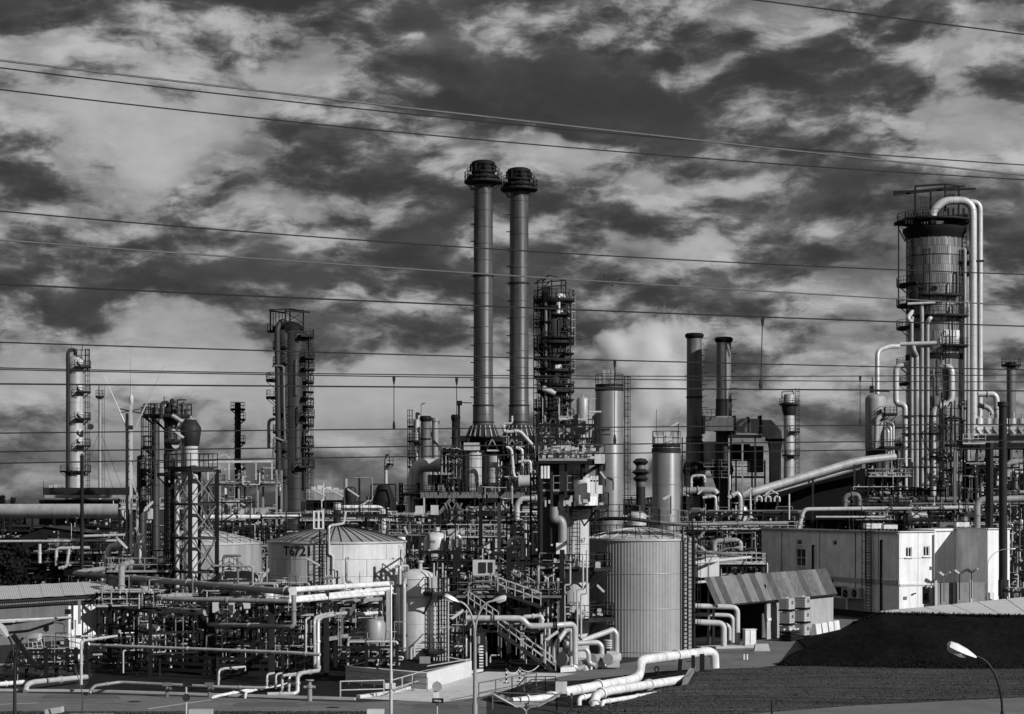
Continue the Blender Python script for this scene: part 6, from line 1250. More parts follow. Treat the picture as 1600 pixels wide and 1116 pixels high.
for k, (x, y0) in enumerate(((1492, 705), (1526, 708))): mesh1('rack_column', 'grey_steel' if k == 0 else 'dark_steel', None, lambda q: q.beam(ground_at(x, 228), P(x, y0, 228), .3), label=['thin pale steel column in front of the largest tower', 'thin dark steel column right of the tower foot'][k], cat='column')
pipe('long bright pipe along the roof line of the flat roofed building', [(1247, 829, 222), (1256, 796, 222), (1530, 793, 222)], 3.2, 'aluminium', 12, 3.0, flange=2)
pipe('thinner bright pipe below the long roof line pipe', [(1275, 808, 224), (1390, 808, 224)], 1.7, 'aluminium', 10)
pipe('fat grey pipe rising and turning right before the dark post', [(1527, 828, 205), (1527, 781, 205), (1600, 779, 205)], 5, 'mid_steel', 12, 2)
pipe('smaller grey pipe hook left of the fat grey pipe', [(1507, 828, 207), (1507, 806, 207), (1545, 803, 207)], 3.4, 'mid_steel', 12)
pipe('grey horizontal pipe crossing behind the dark post', [(1545, 771, 226), (1625, 768, 226)], 3, 'mid_steel', 10)
pipe('grey pipe elbow high in the right edge rack', [(1574, 745, 226), (1574, 722, 226), (1625, 720, 226)], 4.2, 'mid_steel', 12)
pipe('dark grey thick pipe loop behind the roof, below the largest tower', [(1320, 792, 232), (1320, 775, 232), (1342, 772, 232), (1342, 790, 232)], 4.2, 'grey_steel', 12)
INC = thing('inclined_duct', 'long bright sloping duct rising to the right towards the largest tower', 'duct', ground_at(1290, 245))
mesh1('duct', 'dull_aluminium', INC, lambda q: q.tube(ppts([(1160, 774, 240), (1180, 768, 240), (1340, 720, 250), (1398, 714, 252)]), .50, 2, 16, 2.2)); mesh1('lower_pipe', 'dull_aluminium', INC, lambda q: q.tube(ppts([(1190, 774, 242), (1330, 733, 251), (1345, 728, 251)]), .25, 2, 10))
for x, y in ((1215, 761), (1270, 745), (1335, 726)): mesh1('support', 'dark_steel', INC, lambda q: q.beam(ground_at(x, 246), P(x, y, 246), .25))
mesh1('dark_wedge', 'dark_void', INC, lambda q: q.hexa([P(1196, 812, 254), P(1352, 812, 256), P(1352, 812, 257), P(1196, 812, 255), P(1196, 775, 254), P(1352, 731, 256), P(1352, 731, 257), P(1196, 775, 255)]))  # near-black wedge filling the space under the duct
for k, (pts, rr) in enumerate((([(1138, 778, 215), (1152, 770, 215), (1157, 776, 215), (1157, 806, 215), (1136, 845, 216)], 3.4), ([(1098, 778, 214), (1118, 775, 214), (1119, 808, 214), (1088, 845, 215)], 2.3), ([(1172, 772, 216), (1173, 806, 216), (1150, 835, 217)], 1.8), ([(1080, 765, 228), (1080, 744, 228), (1101, 743, 228), (1101, 754, 228)], 2.2), ([(1066, 767, 226), (1115, 766, 226), (1120, 772, 226)], 5.5), ([(1140, 742, 226), (1140, 766, 226)], 1.6), ([(1233, 812, 214), (1233, 772, 214)], 1.4))):
    pipe(['thick bright pipe bending down behind the ribbed tank ladder', 'thinner bright pipe bending down left of the thick one', 'slim pale bent pipe right of the thick bright bent pipe', 'small upside down U pipe right of the nearer silo', 'fat horizontal grey pipe just right of the nearer silo', 'short pale vertical pipe above the thick bright bend', 'slim pale upright pipe left of the flat roofed building'][k], pts, rr, 'galvanised' if k != 4 else 'mid_steel', 12)
for k in range(3):
    x = 1182 + k*14; pipe(['left', 'middle', 'right'][k] + ' small white pipe arch above the middle pipe rack', [(x, 784, 230), (x, 776, 230), (x + 8, 776, 230), (x + 8, 784, 230)], 1.5, 'soft_white', 8)
pipe('long dull pipe low in the middle rack right of the ribbed tank', [(1078, 820, 212), (1230, 817, 212)], 2.8, 'dull_aluminium', 10, 2)
pipe('wide hooked grey pipe left of the flat roofed building', [(1116, 862, 200), (1116, 846, 200), (1150, 844, 200), (1157, 848, 200), (1157, 860, 200)], 4, 'mid_steel', 12, 1)
pipe('bright slanting pipe leaving the ribbed tank to the right', [(1085, 880, 172), (1172, 871, 186)], 2.6, 'soft_white', 12); pipe('dark slanting pipe above the bright slanting pipe', [(1087, 862, 176), (1112, 863, 176), (1165, 871, 190)], 2.6, 'grey_steel', 12)
mesh1('storage_box', 'soft_white', None, lambda q: q.box(P(1100, 893, 178), (2.2, 2, 2.6), .3), label='pale rounded equipment box right of the ribbed tank top', cat='box')
unit('process_unit', 'low railed deck of small pipes between ribbed tank and flat roofed building', 'pipe rack', ground_at(1140, 196), X_, 7, Y_, 3, 5.6, 3, (2, 4, 5.2), 54, 8, 6, 1, deck=(5.4,), mats=['galvanised', 'mid_steel', 'dark_steel'])
DP = thing('drain_manifold', 'four bright pipes bending down to the ground beside the ribbed tank', 'pipe manifold', PG(1125, 1012))
for (x0, x1, y, yb, d, rr) in ((1086, 1152, 949, 1012, 156, .22), (1086, 1145, 962, 1004, 158, .18), (1086, 1131, 974, 1010, 153, .24), (1086, 1140, 976, 1004, 157, .16)): mesh1('pipe', 'soft_white', DP, lambda q: q.tube([P(x0, y - 2, d), P(x1, y, d), P(x1, yb, d)], rr, .5, 12))
mesh1('plinth', 'concrete', DP, lambda q: q.box(PG(1125, 1013) + UP*.1, (3.8, 1.2, .2), .3))
# lamp standard beside the ribbed tank
def lamp_post(label, base, h, arms, pole_m='mid_steel', r0=.09, arm_up=1.4, name='street_lamp', head=(.75, .32, .2), head_m='galvanised', group=None):
    t = thing(name, label, 'street lamp', base, group); base = V(base); top = base + UP*h
    split = base + UP*(h - arm_up)
    mesh1('pole', pole_m, t, lambda q: q.lathe(base, [(r0*1.7, 0), (r0*1.7, .5), (r0*1.4, 1.2), (r0*1.4, h*.42), (r0, h*.44), (r0*.8, h - arm_up)], 14))
    for e, tilt in arms:
        e = V(e); u = e.normalized(); pts = [split - UP*.3]
        for i in range(11):
            a = i/10*pi/2; pts.append(split + e*(1 - cos(a)) + UP*(arm_up*sin(a)))
        mesh1('arm', pole_m, t, lambda q: q.tube(pts, r0*.55, .01, 9))
        tip = pts[-1]; s = u.cross(UP); L, w, hh = head; ax = (u*cos(tilt) + UP*sin(tilt)).normalized(); nn = s.cross(ax).normalized()
        def hd(q):
            prof = [(-.08, .25), (.08, .5), (.35, .85), (.75, 1.0), (1.0, .8), (1.06, .45)]
            q.ring([[tip + ax*L*k + s*w*.5*m*x + nn*hh*m*y for x, y in ((-1, -.25), (-.7, .45), (0, .62), (.7, .45), (1, -.25), (.0, -.28))] for k, m in prof], 6)
        hb_ = mesh1('lamp_head', head_m, t, hd)
        def gl(q): q.ring([[tip + ax*L*k + s*w*.42*m*x - nn*hh*(.26 + y)*m for x, y in ((-1, 0), (1, 0), (.6, .55), (-.6, .55))] for k, m in ((.3, .7), (.5, 1), (.9, .95), (1.0, .6))], 4)
        mesh1('lamp_glass', 'lamp_glass', hb_, gl)
    return t
def base_for(px, d): return ground_at(px, d)
lamp_post('single armed lamp post standing right of the ribbed tank', ground_at(1107, 158), zy(856, 158), [((2.0, -.5, 0), .1)], arm_up=1.6)
lamp_post('two armed street lamp in the centre foreground', ground_at(742, 82), zy(940, 82), [((-.72, -.1, 0), .45), ((.72, .1, 0), .3)], 'mid_steel', .085, 1.5, head=(.62, .34, .2))
lamp_post('two armed street lamp at the lower left corner', ground_at(23, 74), zy(996, 74), [((-.35, .25, 0), .7), ((.42, -.1, 0), .1)], 'dark_steel', .075, 1.3, head=(.66, .42, .24))
lamp_post('street lamp with large head in the lower right corner', ground_at(1566, 56), zy(1026, 56), [((-.82, .0, 0), -.42 + .85)], 'dark_steel', .065, 1.6, head=(.80, .42, .24), head_m='white_paint')
lamp_post('curved lamp post in front of the white block at the right', ground_at(1543, 176), zy(858, 176), [((1.9, .2, 0), .05)], 'mid_steel', .05, 1.6, head=(.7, .2, .1))
lamp_post('small twin branched lamp at the bottom edge centre', ground_at(822, 66), zy(1104, 66), [((-.34, 0, 0), .5), ((.34, 0, 0), .5)], 'mid_steel', .04, .22, head=(.95, .2, .06), head_m='mid_steel')
# ================================================================== TRENCH WITH PIPES
tr = [PG(750, 1094), PG(830, 1066), PG(905, 1064), PG(1010, 1052), PG(1086, 1046), PG(1058, 1068), PG(1000, 1080), PG(960, 1098), PG(900, 1106)]
sheet('trench_floor', tr, .034, 'dirt', 'dark floor of the pipe trench in the foreground')
pipe('large bright pipe arching over the road end beside the trench', [(880, 1082, 116), (987, 1063, 122), (999, 1057, 123), (1001, 1032, 123), (1107, 1018, 132), (1116, 1022, 132), (1117, 1044, 132)], 7.5, 'white_paint', 16, 1.6, fil=.7, flange=1)
pipe('second bright pipe along the trench below the large one', [(929, 1112, 111), (930, 1087, 112), (950, 1080, 113), (1072, 1061, 124)], 7, 'white_paint', 16, 1.6, fil=.5)
pipe('third slim bright pipe lowest in the trench', [(940, 1110, 110), (941, 1097, 110), (960, 1094, 111), (1030, 1083, 118)], 3.6, 'white_paint', 12, fil=.35)
pipe('short bright pipe stub with handwheel at the trench end', [(905, 1104, 111.5), (905, 1091, 111.5), (920, 1088, 112), (936, 1085, 113)], 3.8, 'white_paint', 12, fil=.35)
pipe('bright pipe lying between the two mesh walkways', [(800, 1096, 112), (850, 1091, 113), (870, 1085, 115)], 6, 'white_paint', 14)
t = thing('valve_wheel', 'dark handwheel on the short trench pipe stub', 'valve', P(908, 1108, 111)); mesh1('wheel', 'black_steel', t, lambda q: (q.tube([P(908 + 5*cos(a), 1109 - 5.5*sin(a), 110.8) for a in [i*.42 for i in range(16)]], .03, .01), q.beam(P(903, 1109, 110.8), P(913, 1109, 110.8), .04), q.beam(P(908, 1104, 110.8), P(908, 1114, 110.8), .04), q.beam(P(908, 1109, 110.8), P(908, 1104, 111.4), .06)), kind=None)
mesh1('pipe_saddle', 'soft_white', None, lambda q: q.hexa([P(x, y, d) for y in (1084, 1065) for x, d in ((868, 114.5), (884, 114.5), (886, 116.5), (870, 116.5))]), label='white concrete saddle block at the start of the large trench pipe', cat='block')
mesh1('pipe_support', 'black_steel', None, lambda q: (q.beam(P(1061, 1062, 126), P(1063, 1030, 126), .25), q.beam(P(1083, 1050, 128), P(1083, 1024, 128), .22), q.beam(P(1097, 1048, 129), P(1097, 1022, 129), .3)), label='dark supports under the far end of the large trench pipe', cat='support', kind='stuff')
mesh1('trench_wall', 'mid_steel', None, lambda q: q.hexa([P(1064, 1074, 121.5), P(1074, 1070, 121.5), P(1086, 1048, 129), P(1078, 1046, 129), P(1068, 1060, 121.5), P(1076, 1057, 121.5), P(1087, 1042, 129), P(1079, 1041, 129)]), label='slanted plate at the grass end of the pipe trench', cat='retaining wall')
t = thing('spindle_valve', 'tilted black handwheel spindle on the yard road by the trench', 'valve', PG(1025, 1061)); mesh1('spindle', 'black_steel', t, lambda q: q.beam(P(1024, 1062, 128), P(1031, 1049, 128), .12)); mesh1('wheel', 'black_steel', t, lambda q: q.tube([P(1026 + 3*cos(a), 1046 - 4*sin(a), 128) for a in [i*.45 for i in range(15)]], .04, .01))
mesh1('pump_set', 'black_steel', None, lambda q: [q.box(P(958 + k*7, 1063 - k*1.5, 124), (.3, .25, .2 + .1*(k % 2))) for k in range(4)], label='small black fittings on top of the large trench pipe', cat='fittings', kind='stuff')
# mesh walkways and steps over the trench
GW = thing('trench_walkway', 'mesh walkway with steps and handrails over the pipe trench', 'walkway', PG(830, 1085))
mesh1('ramp', 'mid_steel', GW, lambda q: (q.beam(P(776, 1087, 114), P(812, 1103, 111), .7, .12), ), ); mesh1('ramp', 'mid_steel', GW, lambda q: q.beam(P(832, 1103, 111), P(868, 1086, 115), .7, .12))
for pts in ([(808, 1094, 112.5), (808, 1072, 112.5), (822, 1058, 113.5), (868, 1057, 116)], [(814, 1100, 112), (814, 1078, 112), (830, 1062, 113), (872, 1062, 116)]):
    mesh1('handrail', 'dark_steel', GW, lambda q: [q.beam(P(*a), P(*c), .05) for a, c in zip(pts[:-1], pts[1:])] + [q.beam(P(a[0], a[1] + 9, a[2]), P(c[0], c[1] + 9, c[2]), .04) for a, c in zip(pts[1:-1], pts[2:])] + [q.beam(P(x, 1058 + (x < 822)*6, 113.5 + (x - 822)*.05), P(x, 1088, 113.5 + (x - 822)*.05), .05) for x in (822, 836, 852, 868)])
mesh1('stair_tread', 'dark_steel', GW, lambda q: [q.beam(P(812 + k*4, 1096 - k*5, 112.4 + .3*k), P(830 + k*4, 1093 - k*5, 112.8 + .3*k), .3, .06) for k in range(5)], kind='stuff')
mesh1('deck', 'dark_steel', GW, lambda q: q.beam(P(826, 1082, 114), P(868, 1080, 116), 1.0, .08))
# guard rails along the apron: posts and rails as separate parts
def guard(label, pts, h=1.05, m='galvanised', n_rail=2, sp=1.9):
    t = thing('guard_rail', label, 'guard rail', pts[0]); 
    for a, c in zip(pts[:-1], pts[1:]):
        L = (c - a).length; k = max(1, round(L/sp))
        for i in range(k + 1): q = a + (c - a)*i/k; mesh1('post', m, t, lambda b: b.beam(q, q + UP*(h + .02), .07))
        for j in range(n_rail): z = h*(1 - j*.5); mesh1('rail', m, t, lambda b: b.beam(a + UP*z, c + UP*z, .06))
    return t
guard('long guard rail along the pale apron edge', [PG(612, 1090), PG(660, 1075), PG(726, 1060)]); guard('guard rail in front of the dark pit left of the apron', [PG(532, 1092), PG(600, 1090)])
guard('guard rail behind the signboards, right of the vessel plinth', [PG(668, 1067), PG(735, 1055)], 1.1); guard('dark guard rail at the left of the trench', [PG(748, 1098), PG(800, 1087), PG(838, 1080)], 1.15, 'grey_steel')
guard('low guard rail along the front of the trench pipes', [PG(770, 1108), PG(870, 1111), PG(893, 1115)], .95, 'grey_steel', 2, 3.0)
VP = thing('vessel_plinth', 'pale concrete plinth under the silver vessel', 'plinth', PG(700, 1066))
vp = [PG(540, 1066), PG(667, 1078), PG(737, 1057), PG(650, 1040)]
mesh1('block', 'white_concrete', VP, lambda q: q.hexa([p for p in vp] + [p + UP*1.05 for p in vp]))
mesh1('top_sheet', 'dirt', VP, lambda q: q.quad(*[p + UP*1.055 for p in (vp[0].lerp(vp[2], .04), vp[1].lerp(vp[3], .04), vp[2].lerp(vp[0], .04), vp[3].lerp(vp[1], .04))]))  # dark sheet laid over the plinth top
mesh1('railing', 'grey_steel', VP, lambda q: q.rail([PG(545, 1070), PG(668, 1082)], .9, .05, 1.2, False))
# signs
SG = thing('road_sign', 'round sign seen from behind with dark name plate below', 'sign', ground_at(682, 104))
mesh1('pole', 'galvanised', SG, lambda q: (q.cyl(P(683, 1200, 104), P(683, 1064, 104), .045, n=8), q.cyl(P(679.5, 1092, 104), P(679.5, 1066, 104), .045, n=8)))
mesh1('round_plate', 'mid_steel', SG, lambda q: q.cyl(P(683, 1073, 103.9), P(683, 1073, 103.85), .27, n=20)); mesh1('white_plate', 'white_paint', SG, lambda q: q.box(P(682, 1086, 103.9), (.3, .03, .5)))
nb = mesh1('name_plate', 'black_steel', SG, lambda q: q.box(P(684, 1095, 103.8), (.62, .04, .27), -.12))
mesh1('lettering', 'soft_white', nb, lambda q: [q.box(P(678.5 + k*1.7, 1094.8 + k*.15, 103.7), (.035, .01, random.choice((.07, .10, .12)))) for k in range(7)], kind='stuff')
S2 = thing('pole_sign', 'slim pole with two small white plates in front of the vessel', 'sign pole', ground_at(611, 100))
mesh1('pole', 'galvanised', S2, lambda q: q.lathe(ground_at(611, 100), [(.09, 0), (.09, 3), (.06, 3.1), (.05, zy(912, 100)), (.0, zy(910, 100))], 10)); mesh1('pole_head', 'mid_steel', S2, lambda q: q.cyl(P(609, 912, 100), P(614, 910, 100), .1, n=8))
for x in (605, 615): mesh1('plate', 'white_paint', S2, lambda q: q.box(P(x, 1072, 99.9), (.21, .04, .30)))
S3 = thing('direction_sign', 'dark square sign on a pole at the road, seen from behind', 'sign', ground_at(291, 104))
mesh1('pole', 'galvanised', S3, lambda q: q.cyl(ground_at(291, 104), P(291, 1066, 104), .05, n=8)); mesh1('plate', 'dark_steel', S3, lambda q: q.box(P(293, 1068, 103.9), (.5, .04, .28))); mesh1('disc', 'dark_steel', S3, lambda q: q.cyl(P(291, 1090, 103.9), P(291, 1090, 103.85), .21, n=18))
t = thing('hydrant', 'short pillar hydrant with wheel top by the kerb', 'hydrant', PG(484, 1096)); p_ = PG(484, 1096)
mesh1('pillar', 'mid_steel', t, lambda q: q.lathe(p_, [(.14, 0), (.14, .75), (.2, .8), (.2, .95), (.1, 1.0), (.08, 1.25)], 12)); mesh1('wheel', 'mid_steel', t, lambda q: q.cyl(p_ + UP*1.22, p_ + UP*1.28, .25, n=12)); mesh1('outlet', 'mid_steel', t, lambda q: q.cyl(p_ + V((-.35, -.05, .85)), p_ + V((.35, -.05, .85)), .08, n=8))
for k, (x, y) in enumerate(((261, 1094), (327, 1062))):
    p_ = PG(x, 1090); t = thing('hydrant', ['small dark valve post near the left kerb pipes', 'dark valve post with square head right of the road sign'][k], 'valve post', p_); mesh1('pillar', 'grey_steel', t, lambda q: q.cyl(p_, p_ + UP*.7, .1, n=8)); mesh1('head', 'grey_steel', t, lambda q: (q.box(p_ + UP*.8, (.5, .25, .2)), q.cyl(p_ + V((.2, -.2, .55)), p_ + V((.3, -.2, .55)), .1)))
for k, (x0, x1, y0, y1) in enumerate(((72, 98, 1113, 1104), (108, 176, 1118, 1112), (296, 332, 1120, 1106), (574, 600, 1122, 1106))):
    a, c = P(x0, y1 + 4, 106), P(x1, y1 if k == 0 else y1 + 4, 106); hgt = (y1 - y0)/F*106
    mesh1('concrete_block', 'concrete' if k != 3 else 'white_concrete', None, lambda q: q.beam(a - UP*.16, c - UP*.16, .6, .3 if k < 2 else .42), label=['sloping pale kerb stone at the bottom left', 'long low white slab at the bottom left', 'pale concrete block at the bottom left, right of the white slab', 'white box at the bottom edge below the slim pole'][k], cat='concrete block')
mesh1('marker_post', 'dark_steel', None, lambda q: q.cyl(PG(1206, 1120, .4), PG(1206, 1120, .4) + UP*.8, .06, n=8), label='small dark post at the edge of the bottom right path', cat='post')
mesh1('marker_post', 'dark_steel', None, lambda q: q.cyl(PG(893, 1120), P(893, 1084, 108), .06, n=8), label='dark post in front of the trench pipe stubs', cat='post')
# sapling
t = thing('bare_sapling', 'thin bare sapling at the lower left', 'tree', ground_at(129, 104)); bp = [P(129, 1128, 104), P(129, 1100, 104), P(130.5, 1090, 104), P(126, 1075, 104), P(121, 1055, 104), P(116, 1036, 104)]
mesh1('trunk', 'bark', t, lambda q: [q.cyl(a, c, .055 - .008*i, .047 - .008*i, 6) for i, (a, c) in enumerate(zip(bp[:-1], bp[1:]))], kind=None); mesh1('twigs', 'bark', t, lambda q: [q.cyl(bp[i], bp[i] + V((random.uniform(-.3, .3), 0, random.uniform(.2, .5))), .015, .006, 4) for i in (2, 3, 3, 4, 4)], kind='stuff')

# ================================================================== FRONT LEFT PIPE RACKS
pipe('long grey pipe sweeping across the front left and turning at its left end', [(203, 884, 174), (150, 890.5, 165), (113, 896.5, 161), (172, 900, 152.5), (440, 924, 129.5), (455, 922, 128.6)], 4.6, 'mid_steel', 14, 2.4, fil=1.3)  # shaded run, coloured greyer than its sunlit leg beyond the corner
pipe('upper bright pipe turning away behind the silver vessel', [(455, 922, 128.6), (612, 912, 139)], 4.4, 'white_paint', 14, flange=1); pipe('middle bright pipe behind the silver vessel', [(455, 936, 127.5), (612, 920, 138.5)], 3.6, 'white_paint', 14, flange=1); pipe('lower bright pipe behind the silver vessel', [(450, 940, 127), (540, 932, 133), (612, 926, 138)], 3.4, 'white_paint', 14, flange=2)  # sunlit legs of the grey pipes, the sun put into a whiter colour
mesh1('pipe_clamp', 'white_paint', None, lambda q: q.box(P(458, 929, 127.6), (.42, .6, .9)), label='white clamp block at the corner of the long grey pipe', cat='clamp')
pipe('second grey pipe below the long grey pipe', [(300, 931, 133), (250, 932, 132.5), (248, 934, 131.5), (262, 936, 131), (452, 940, 127)], 3.7, 'mid_steel', 12, 2.4)  # another shaded run, its shade put into the greyer colour
pipe('grey pipe dropping and running right under the long grey pipe', [(206, 879, 146), (193, 882, 145), (190, 890, 144), (190, 945, 142), (197, 950, 141), (322, 957, 130)], 5, 'mid_steel', 14, 2.0, fil=.7)
pipe('grey pipe joining the lattice post on the right', [(327, 976, 131), (455, 980, 125), (459, 976, 125), (459, 930, 125)], 3.8, 'mid_steel', 12, fil=.35)
pipe('thin long pale pipe crossing the lower left front', [(142, 1008, 126), (456, 1020, 117), (500, 1023, 116)], 2.6, 'galvanised', 10)
RK = thing('front_rack', 'dark steel posts and beams carrying the front left pipes', 'pipe rack', ground_at(330, 132))
for x, y0, d, w in ((176, 905, 149, .55), (331, 942, 131.5, .45), (424, 935, 128, .42), (510, 925, 131, .36), (596, 925, 138, .4)): mesh1('post', 'dark_steel', RK, lambda q: q.beam(ground_at(x, d), P(x, y0, d), w, w*.8)) 
mesh1('post', 'galvanised', RK, lambda q: q.beam(ground_at(607, 137), P(607, 922, 137), .3))
for (x0, y0, d0, x1, y1, d1) in ((534, 941, 132, 600, 935, 137.5), (548, 970, 132, 602, 966, 137.5), (505, 1000, 131, 607, 982, 137), (420, 940, 128, 516, 940, 131)): mesh1('beam', 'mid_steel' if y0 != 940 else 'black_steel', RK, lambda q: q.beam(P(x0, y0, d0), P(x1, y1, d1), .2, .25))
mesh1('ladder', 'black_steel', RK, lambda q: q.ladder(P(413, 1070, 127.5), P(413, 950, 127.5), (1, 0, 0), .55, .07, .38))
mesh1('a_frame', 'galvanised', RK, lambda q: (q.beam(P(566, 973, 134), P(551, 1004, 134), .09), q.beam(P(566, 973, 134), P(586, 1010, 135), .09)))
mesh1('instrument_panel', 'grey_steel', RK, lambda q: (q.box(P(542, 957, 132), (.75, .3, .7)), q.box(P(553, 953, 132.5), (.22, .3, .75))))
pipe('pale pipe with flanges half hidden behind the instrument panel', [(532, 963, 133), (596, 957, 138)], 2.8, 'white_paint', 12, flange=2)
# U bends at the kerb
k_lab = ['leftmost', 'second', 'third', 'fourth', 'rightmost and thickest']
for k, (pts, rr) in enumerate((([(417, 1074, 121), (417, 1054, 121), (428, 1052, 122)], 1.8), ([(431, 1076, 121), (431, 1054, 121), (440, 1052, 122)], 1.5), ([(441, 1092, 118), (441, 1056, 118), (462, 1053, 120)], 2.2), ([(451, 1088, 119), (452, 1056, 119), (470, 1053, 121)], 2.0), ([(418, 1085, 116.5), (460, 1084, 116.8), (465, 1081, 117), (465, 1056, 117.5), (470, 1052, 118), (498, 1048, 121), (497, 1038, 122), (497, 968, 123), (503, 964, 124), (540, 958, 128)], 3.2))):
    pipe(k_lab[k] + ' of the upright bent pipes by the hydrant', pts, rr, 'galvanised', 12, fil=.3)
pipe('pale upright pipe pair member left of the thick bent pipe', [(492, 1046, 122), (491, 968, 122), (497, 963, 123), (520, 958, 126)], 2.4, 'galvanised', 12, fil=.4); pipe('pale upright pipe left of the upright pair', [(478, 1020, 122), (478, 968, 122), (484, 965, 123)], 1.6, 'galvanised', 10)
pipe('bright pipe stepping down along the kerb from right to left', [(330, 1092, 115.5), (338, 1088, 116), (390, 1078, 118), (430, 1072, 120), (465, 1068, 121)], 2.4, 'white_paint', 12, fil=.3); pipe('short bright downturned pipe before the stepped kerb pipe', [(383, 1093, 115.5), (384, 1082, 116), (400, 1078, 117), (418, 1074, 118)], 1.8, 'white_paint', 10, fil=.2)
pipe('low grey handrail like pipe bending down at the left kerb', [(140, 1084, 117), (146, 1072, 117.5), (187, 1066, 119), (335, 1073, 117), (415, 1075, 117)], 2.4, 'mid_steel', 12, fil=.35)
pipe('grey pipe bend standing right of the low kerb pipe', [(341, 1073, 119), (342, 1048, 119), (348, 1045, 119.5), (383, 1042, 121)], 1.9, 'galvanised', 10, fil=.25)
pipe('white pipe post with elbow at the left front', [(127, 1070, 119), (127, 1004, 119), (131, 1001, 119.5), (182, 994, 125)], 2.2, 'soft_white', 12, fil=.3)
pipe('fat pale pipe bend lying at the left kerb', [(40, 1081, 119), (42, 1070, 119.5), (52, 1066, 120), (135, 1058, 125)], 4.2, 'galvanised', 14, fil=.4); pipe('bright pipe at the left edge beside the fat pipe bend', [(-20, 1071, 121), (37, 1066, 123)], 3.6, 'white_paint', 12)
pipe('long dark pipe behind the left kerb pipes', [(-20, 1039, 130), (60, 1041, 129), (110, 1044, 128)], 2.6, 'mid_steel', 10)
pipe('pale pipe running in front of the left building wall', [(25, 991, 138), (108, 995, 136), (172, 993, 140)], 1.8, 'galvanised', 10)
pipe('upper bright long pipe in front of the left building', [(-20, 973, 132), (60, 968, 137), (165, 956, 150)], 2.3, 'white_paint', 10); pipe('lower bright long pipe in front of the left building', [(-20, 971, 130), (70, 967, 135), (160, 962, 146)], 1.9, 'soft_white', 10)
# process skids filling the front left pit
unit('process_unit', 'pump and pipe skid in the dark pit left of the lattice post', 'process unit', ground_at(245, 133), A, 7, B, 4, 4.6, 3, (1.6, 3.0, 4.4), 61, 10, 18, 0, rmax=.11, mats=['galvanised', 'mid_steel', 'mid_steel', 'grey_steel', 'dark_steel'])
unit('process_unit', 'pipe skid behind the ladder post in the dark pit', 'process unit', ground_at(385, 133), X_, 5.5, Y_, 4, 5.2, 2, (1.6, 3.2, 4.8), 62, 10, 14, 2, rmax=.13, mats=['galvanised', 'mid_steel', 'grey_steel', 'dark_steel'])
unit('process_unit', 'low pipe skid in front of the silver vessel foot', 'process unit', ground_at(575, 126.5), X_, 4.0, Y_, 3, 1.5, 2, (.6, 1.3), 63, 9, 14, 1, rmax=.09, zbase=1.05, mats=['galvanised', 'mid_steel', 'grey_steel', 'dark_steel'])
unit('process_unit', 'small manifold between vessel plinth and stair tower', 'process unit', ground_at(706, 136), X_, 2.4, Y_, 2.5, 3.2, 1, (1.2, 2.6), 64, 6, 8, 0, rmax=.09)
unit('process_unit', 'pipes and valves around the foot of the lattice frame', 'process unit', ground_at(225, 152), X_, 5.0, Y_, 4, 6.6, 2, (2.2, 4.6, 6.2), 65, 9, 14, 2, rmax=.2, deck=(6.3,), mats=['galvanised', 'soft_white', 'mid_steel', 'dark_steel'])
unit('process_unit', 'dark pipework between numbered tank and the front rack', 'process unit', ground_at(400, 148), X_, 8, Y_, 4, 5.6, 3, (2, 4, 5.2), 66, 10, 14, 2, rmax=.16, mats=['mid_steel', 'grey_steel', 'dark_steel', 'galvanised'])
unit('process_unit', 'dark pipework below the numbered tank, behind the three bright pipes', 'process unit', ground_at(545, 150), X_, 6, Y_, 4, 5.0, 3, (2, 3.6, 4.7), 67, 9, 14, 0, rmax=.16, mats=['mid_steel', 'grey_steel', 'dark_steel', 'galvanised'])
bw_ = thing('barrier_fence', 'dark two rail barrier along the back of the front pit', 'fence', PG(150, 1052))
fp = [PG(140, 1052), PG(250, 1057), PG(340, 1062), PG(420, 1064)]
for a, c in zip(fp[:-1], fp[1:]):
    mesh1('post', 'dark_steel', bw_, lambda q: q.beam(a, a + UP*1.5, .14))
    for z in (.5, .95, 1.4): mesh1('rail', 'dark_steel', bw_, lambda q: q.beam(a + UP*z, c + UP*z, .06, .22))
# tall bent pipes left of the lattice frame
for k, (pts, rr) in enumerate((([(167, 886, 155), (167, 866, 155), (172, 853, 155), (196, 851, 155)], 4.5), ([(202, 852, 154), (211, 853, 154), (214, 860, 154), (214, 893, 154)], 4.2), ([(216, 850, 154), (222, 852, 154), (225, 860, 154), (225, 892, 154)], 3.6), ([(206, 856, 153), (206, 838, 153), (205, 826, 153)], 3.0))):
    pipe(['fat pale pipe bend at the left of the whip aerial mast', 'middle pale pipe bend right of the whip aerial mast', 'rightmost pale pipe bend beside the lattice frame', 'short pale upright stub at the mast foot'][k], pts, rr, 'galvanised', 14, 1.0)
t, g_, r_, zt_, zb_ = vessel('slim white vertical drum below the pale pipe bends', 222, 921, 985, 146, 7, 'soft_white', False, 3, name='small_vessel')
pipe('bright upright pipe right of the slim white drum', [(232, 970, 146), (232, 921, 146), (238, 917, 146)], 1.8, 'white_paint', 10)
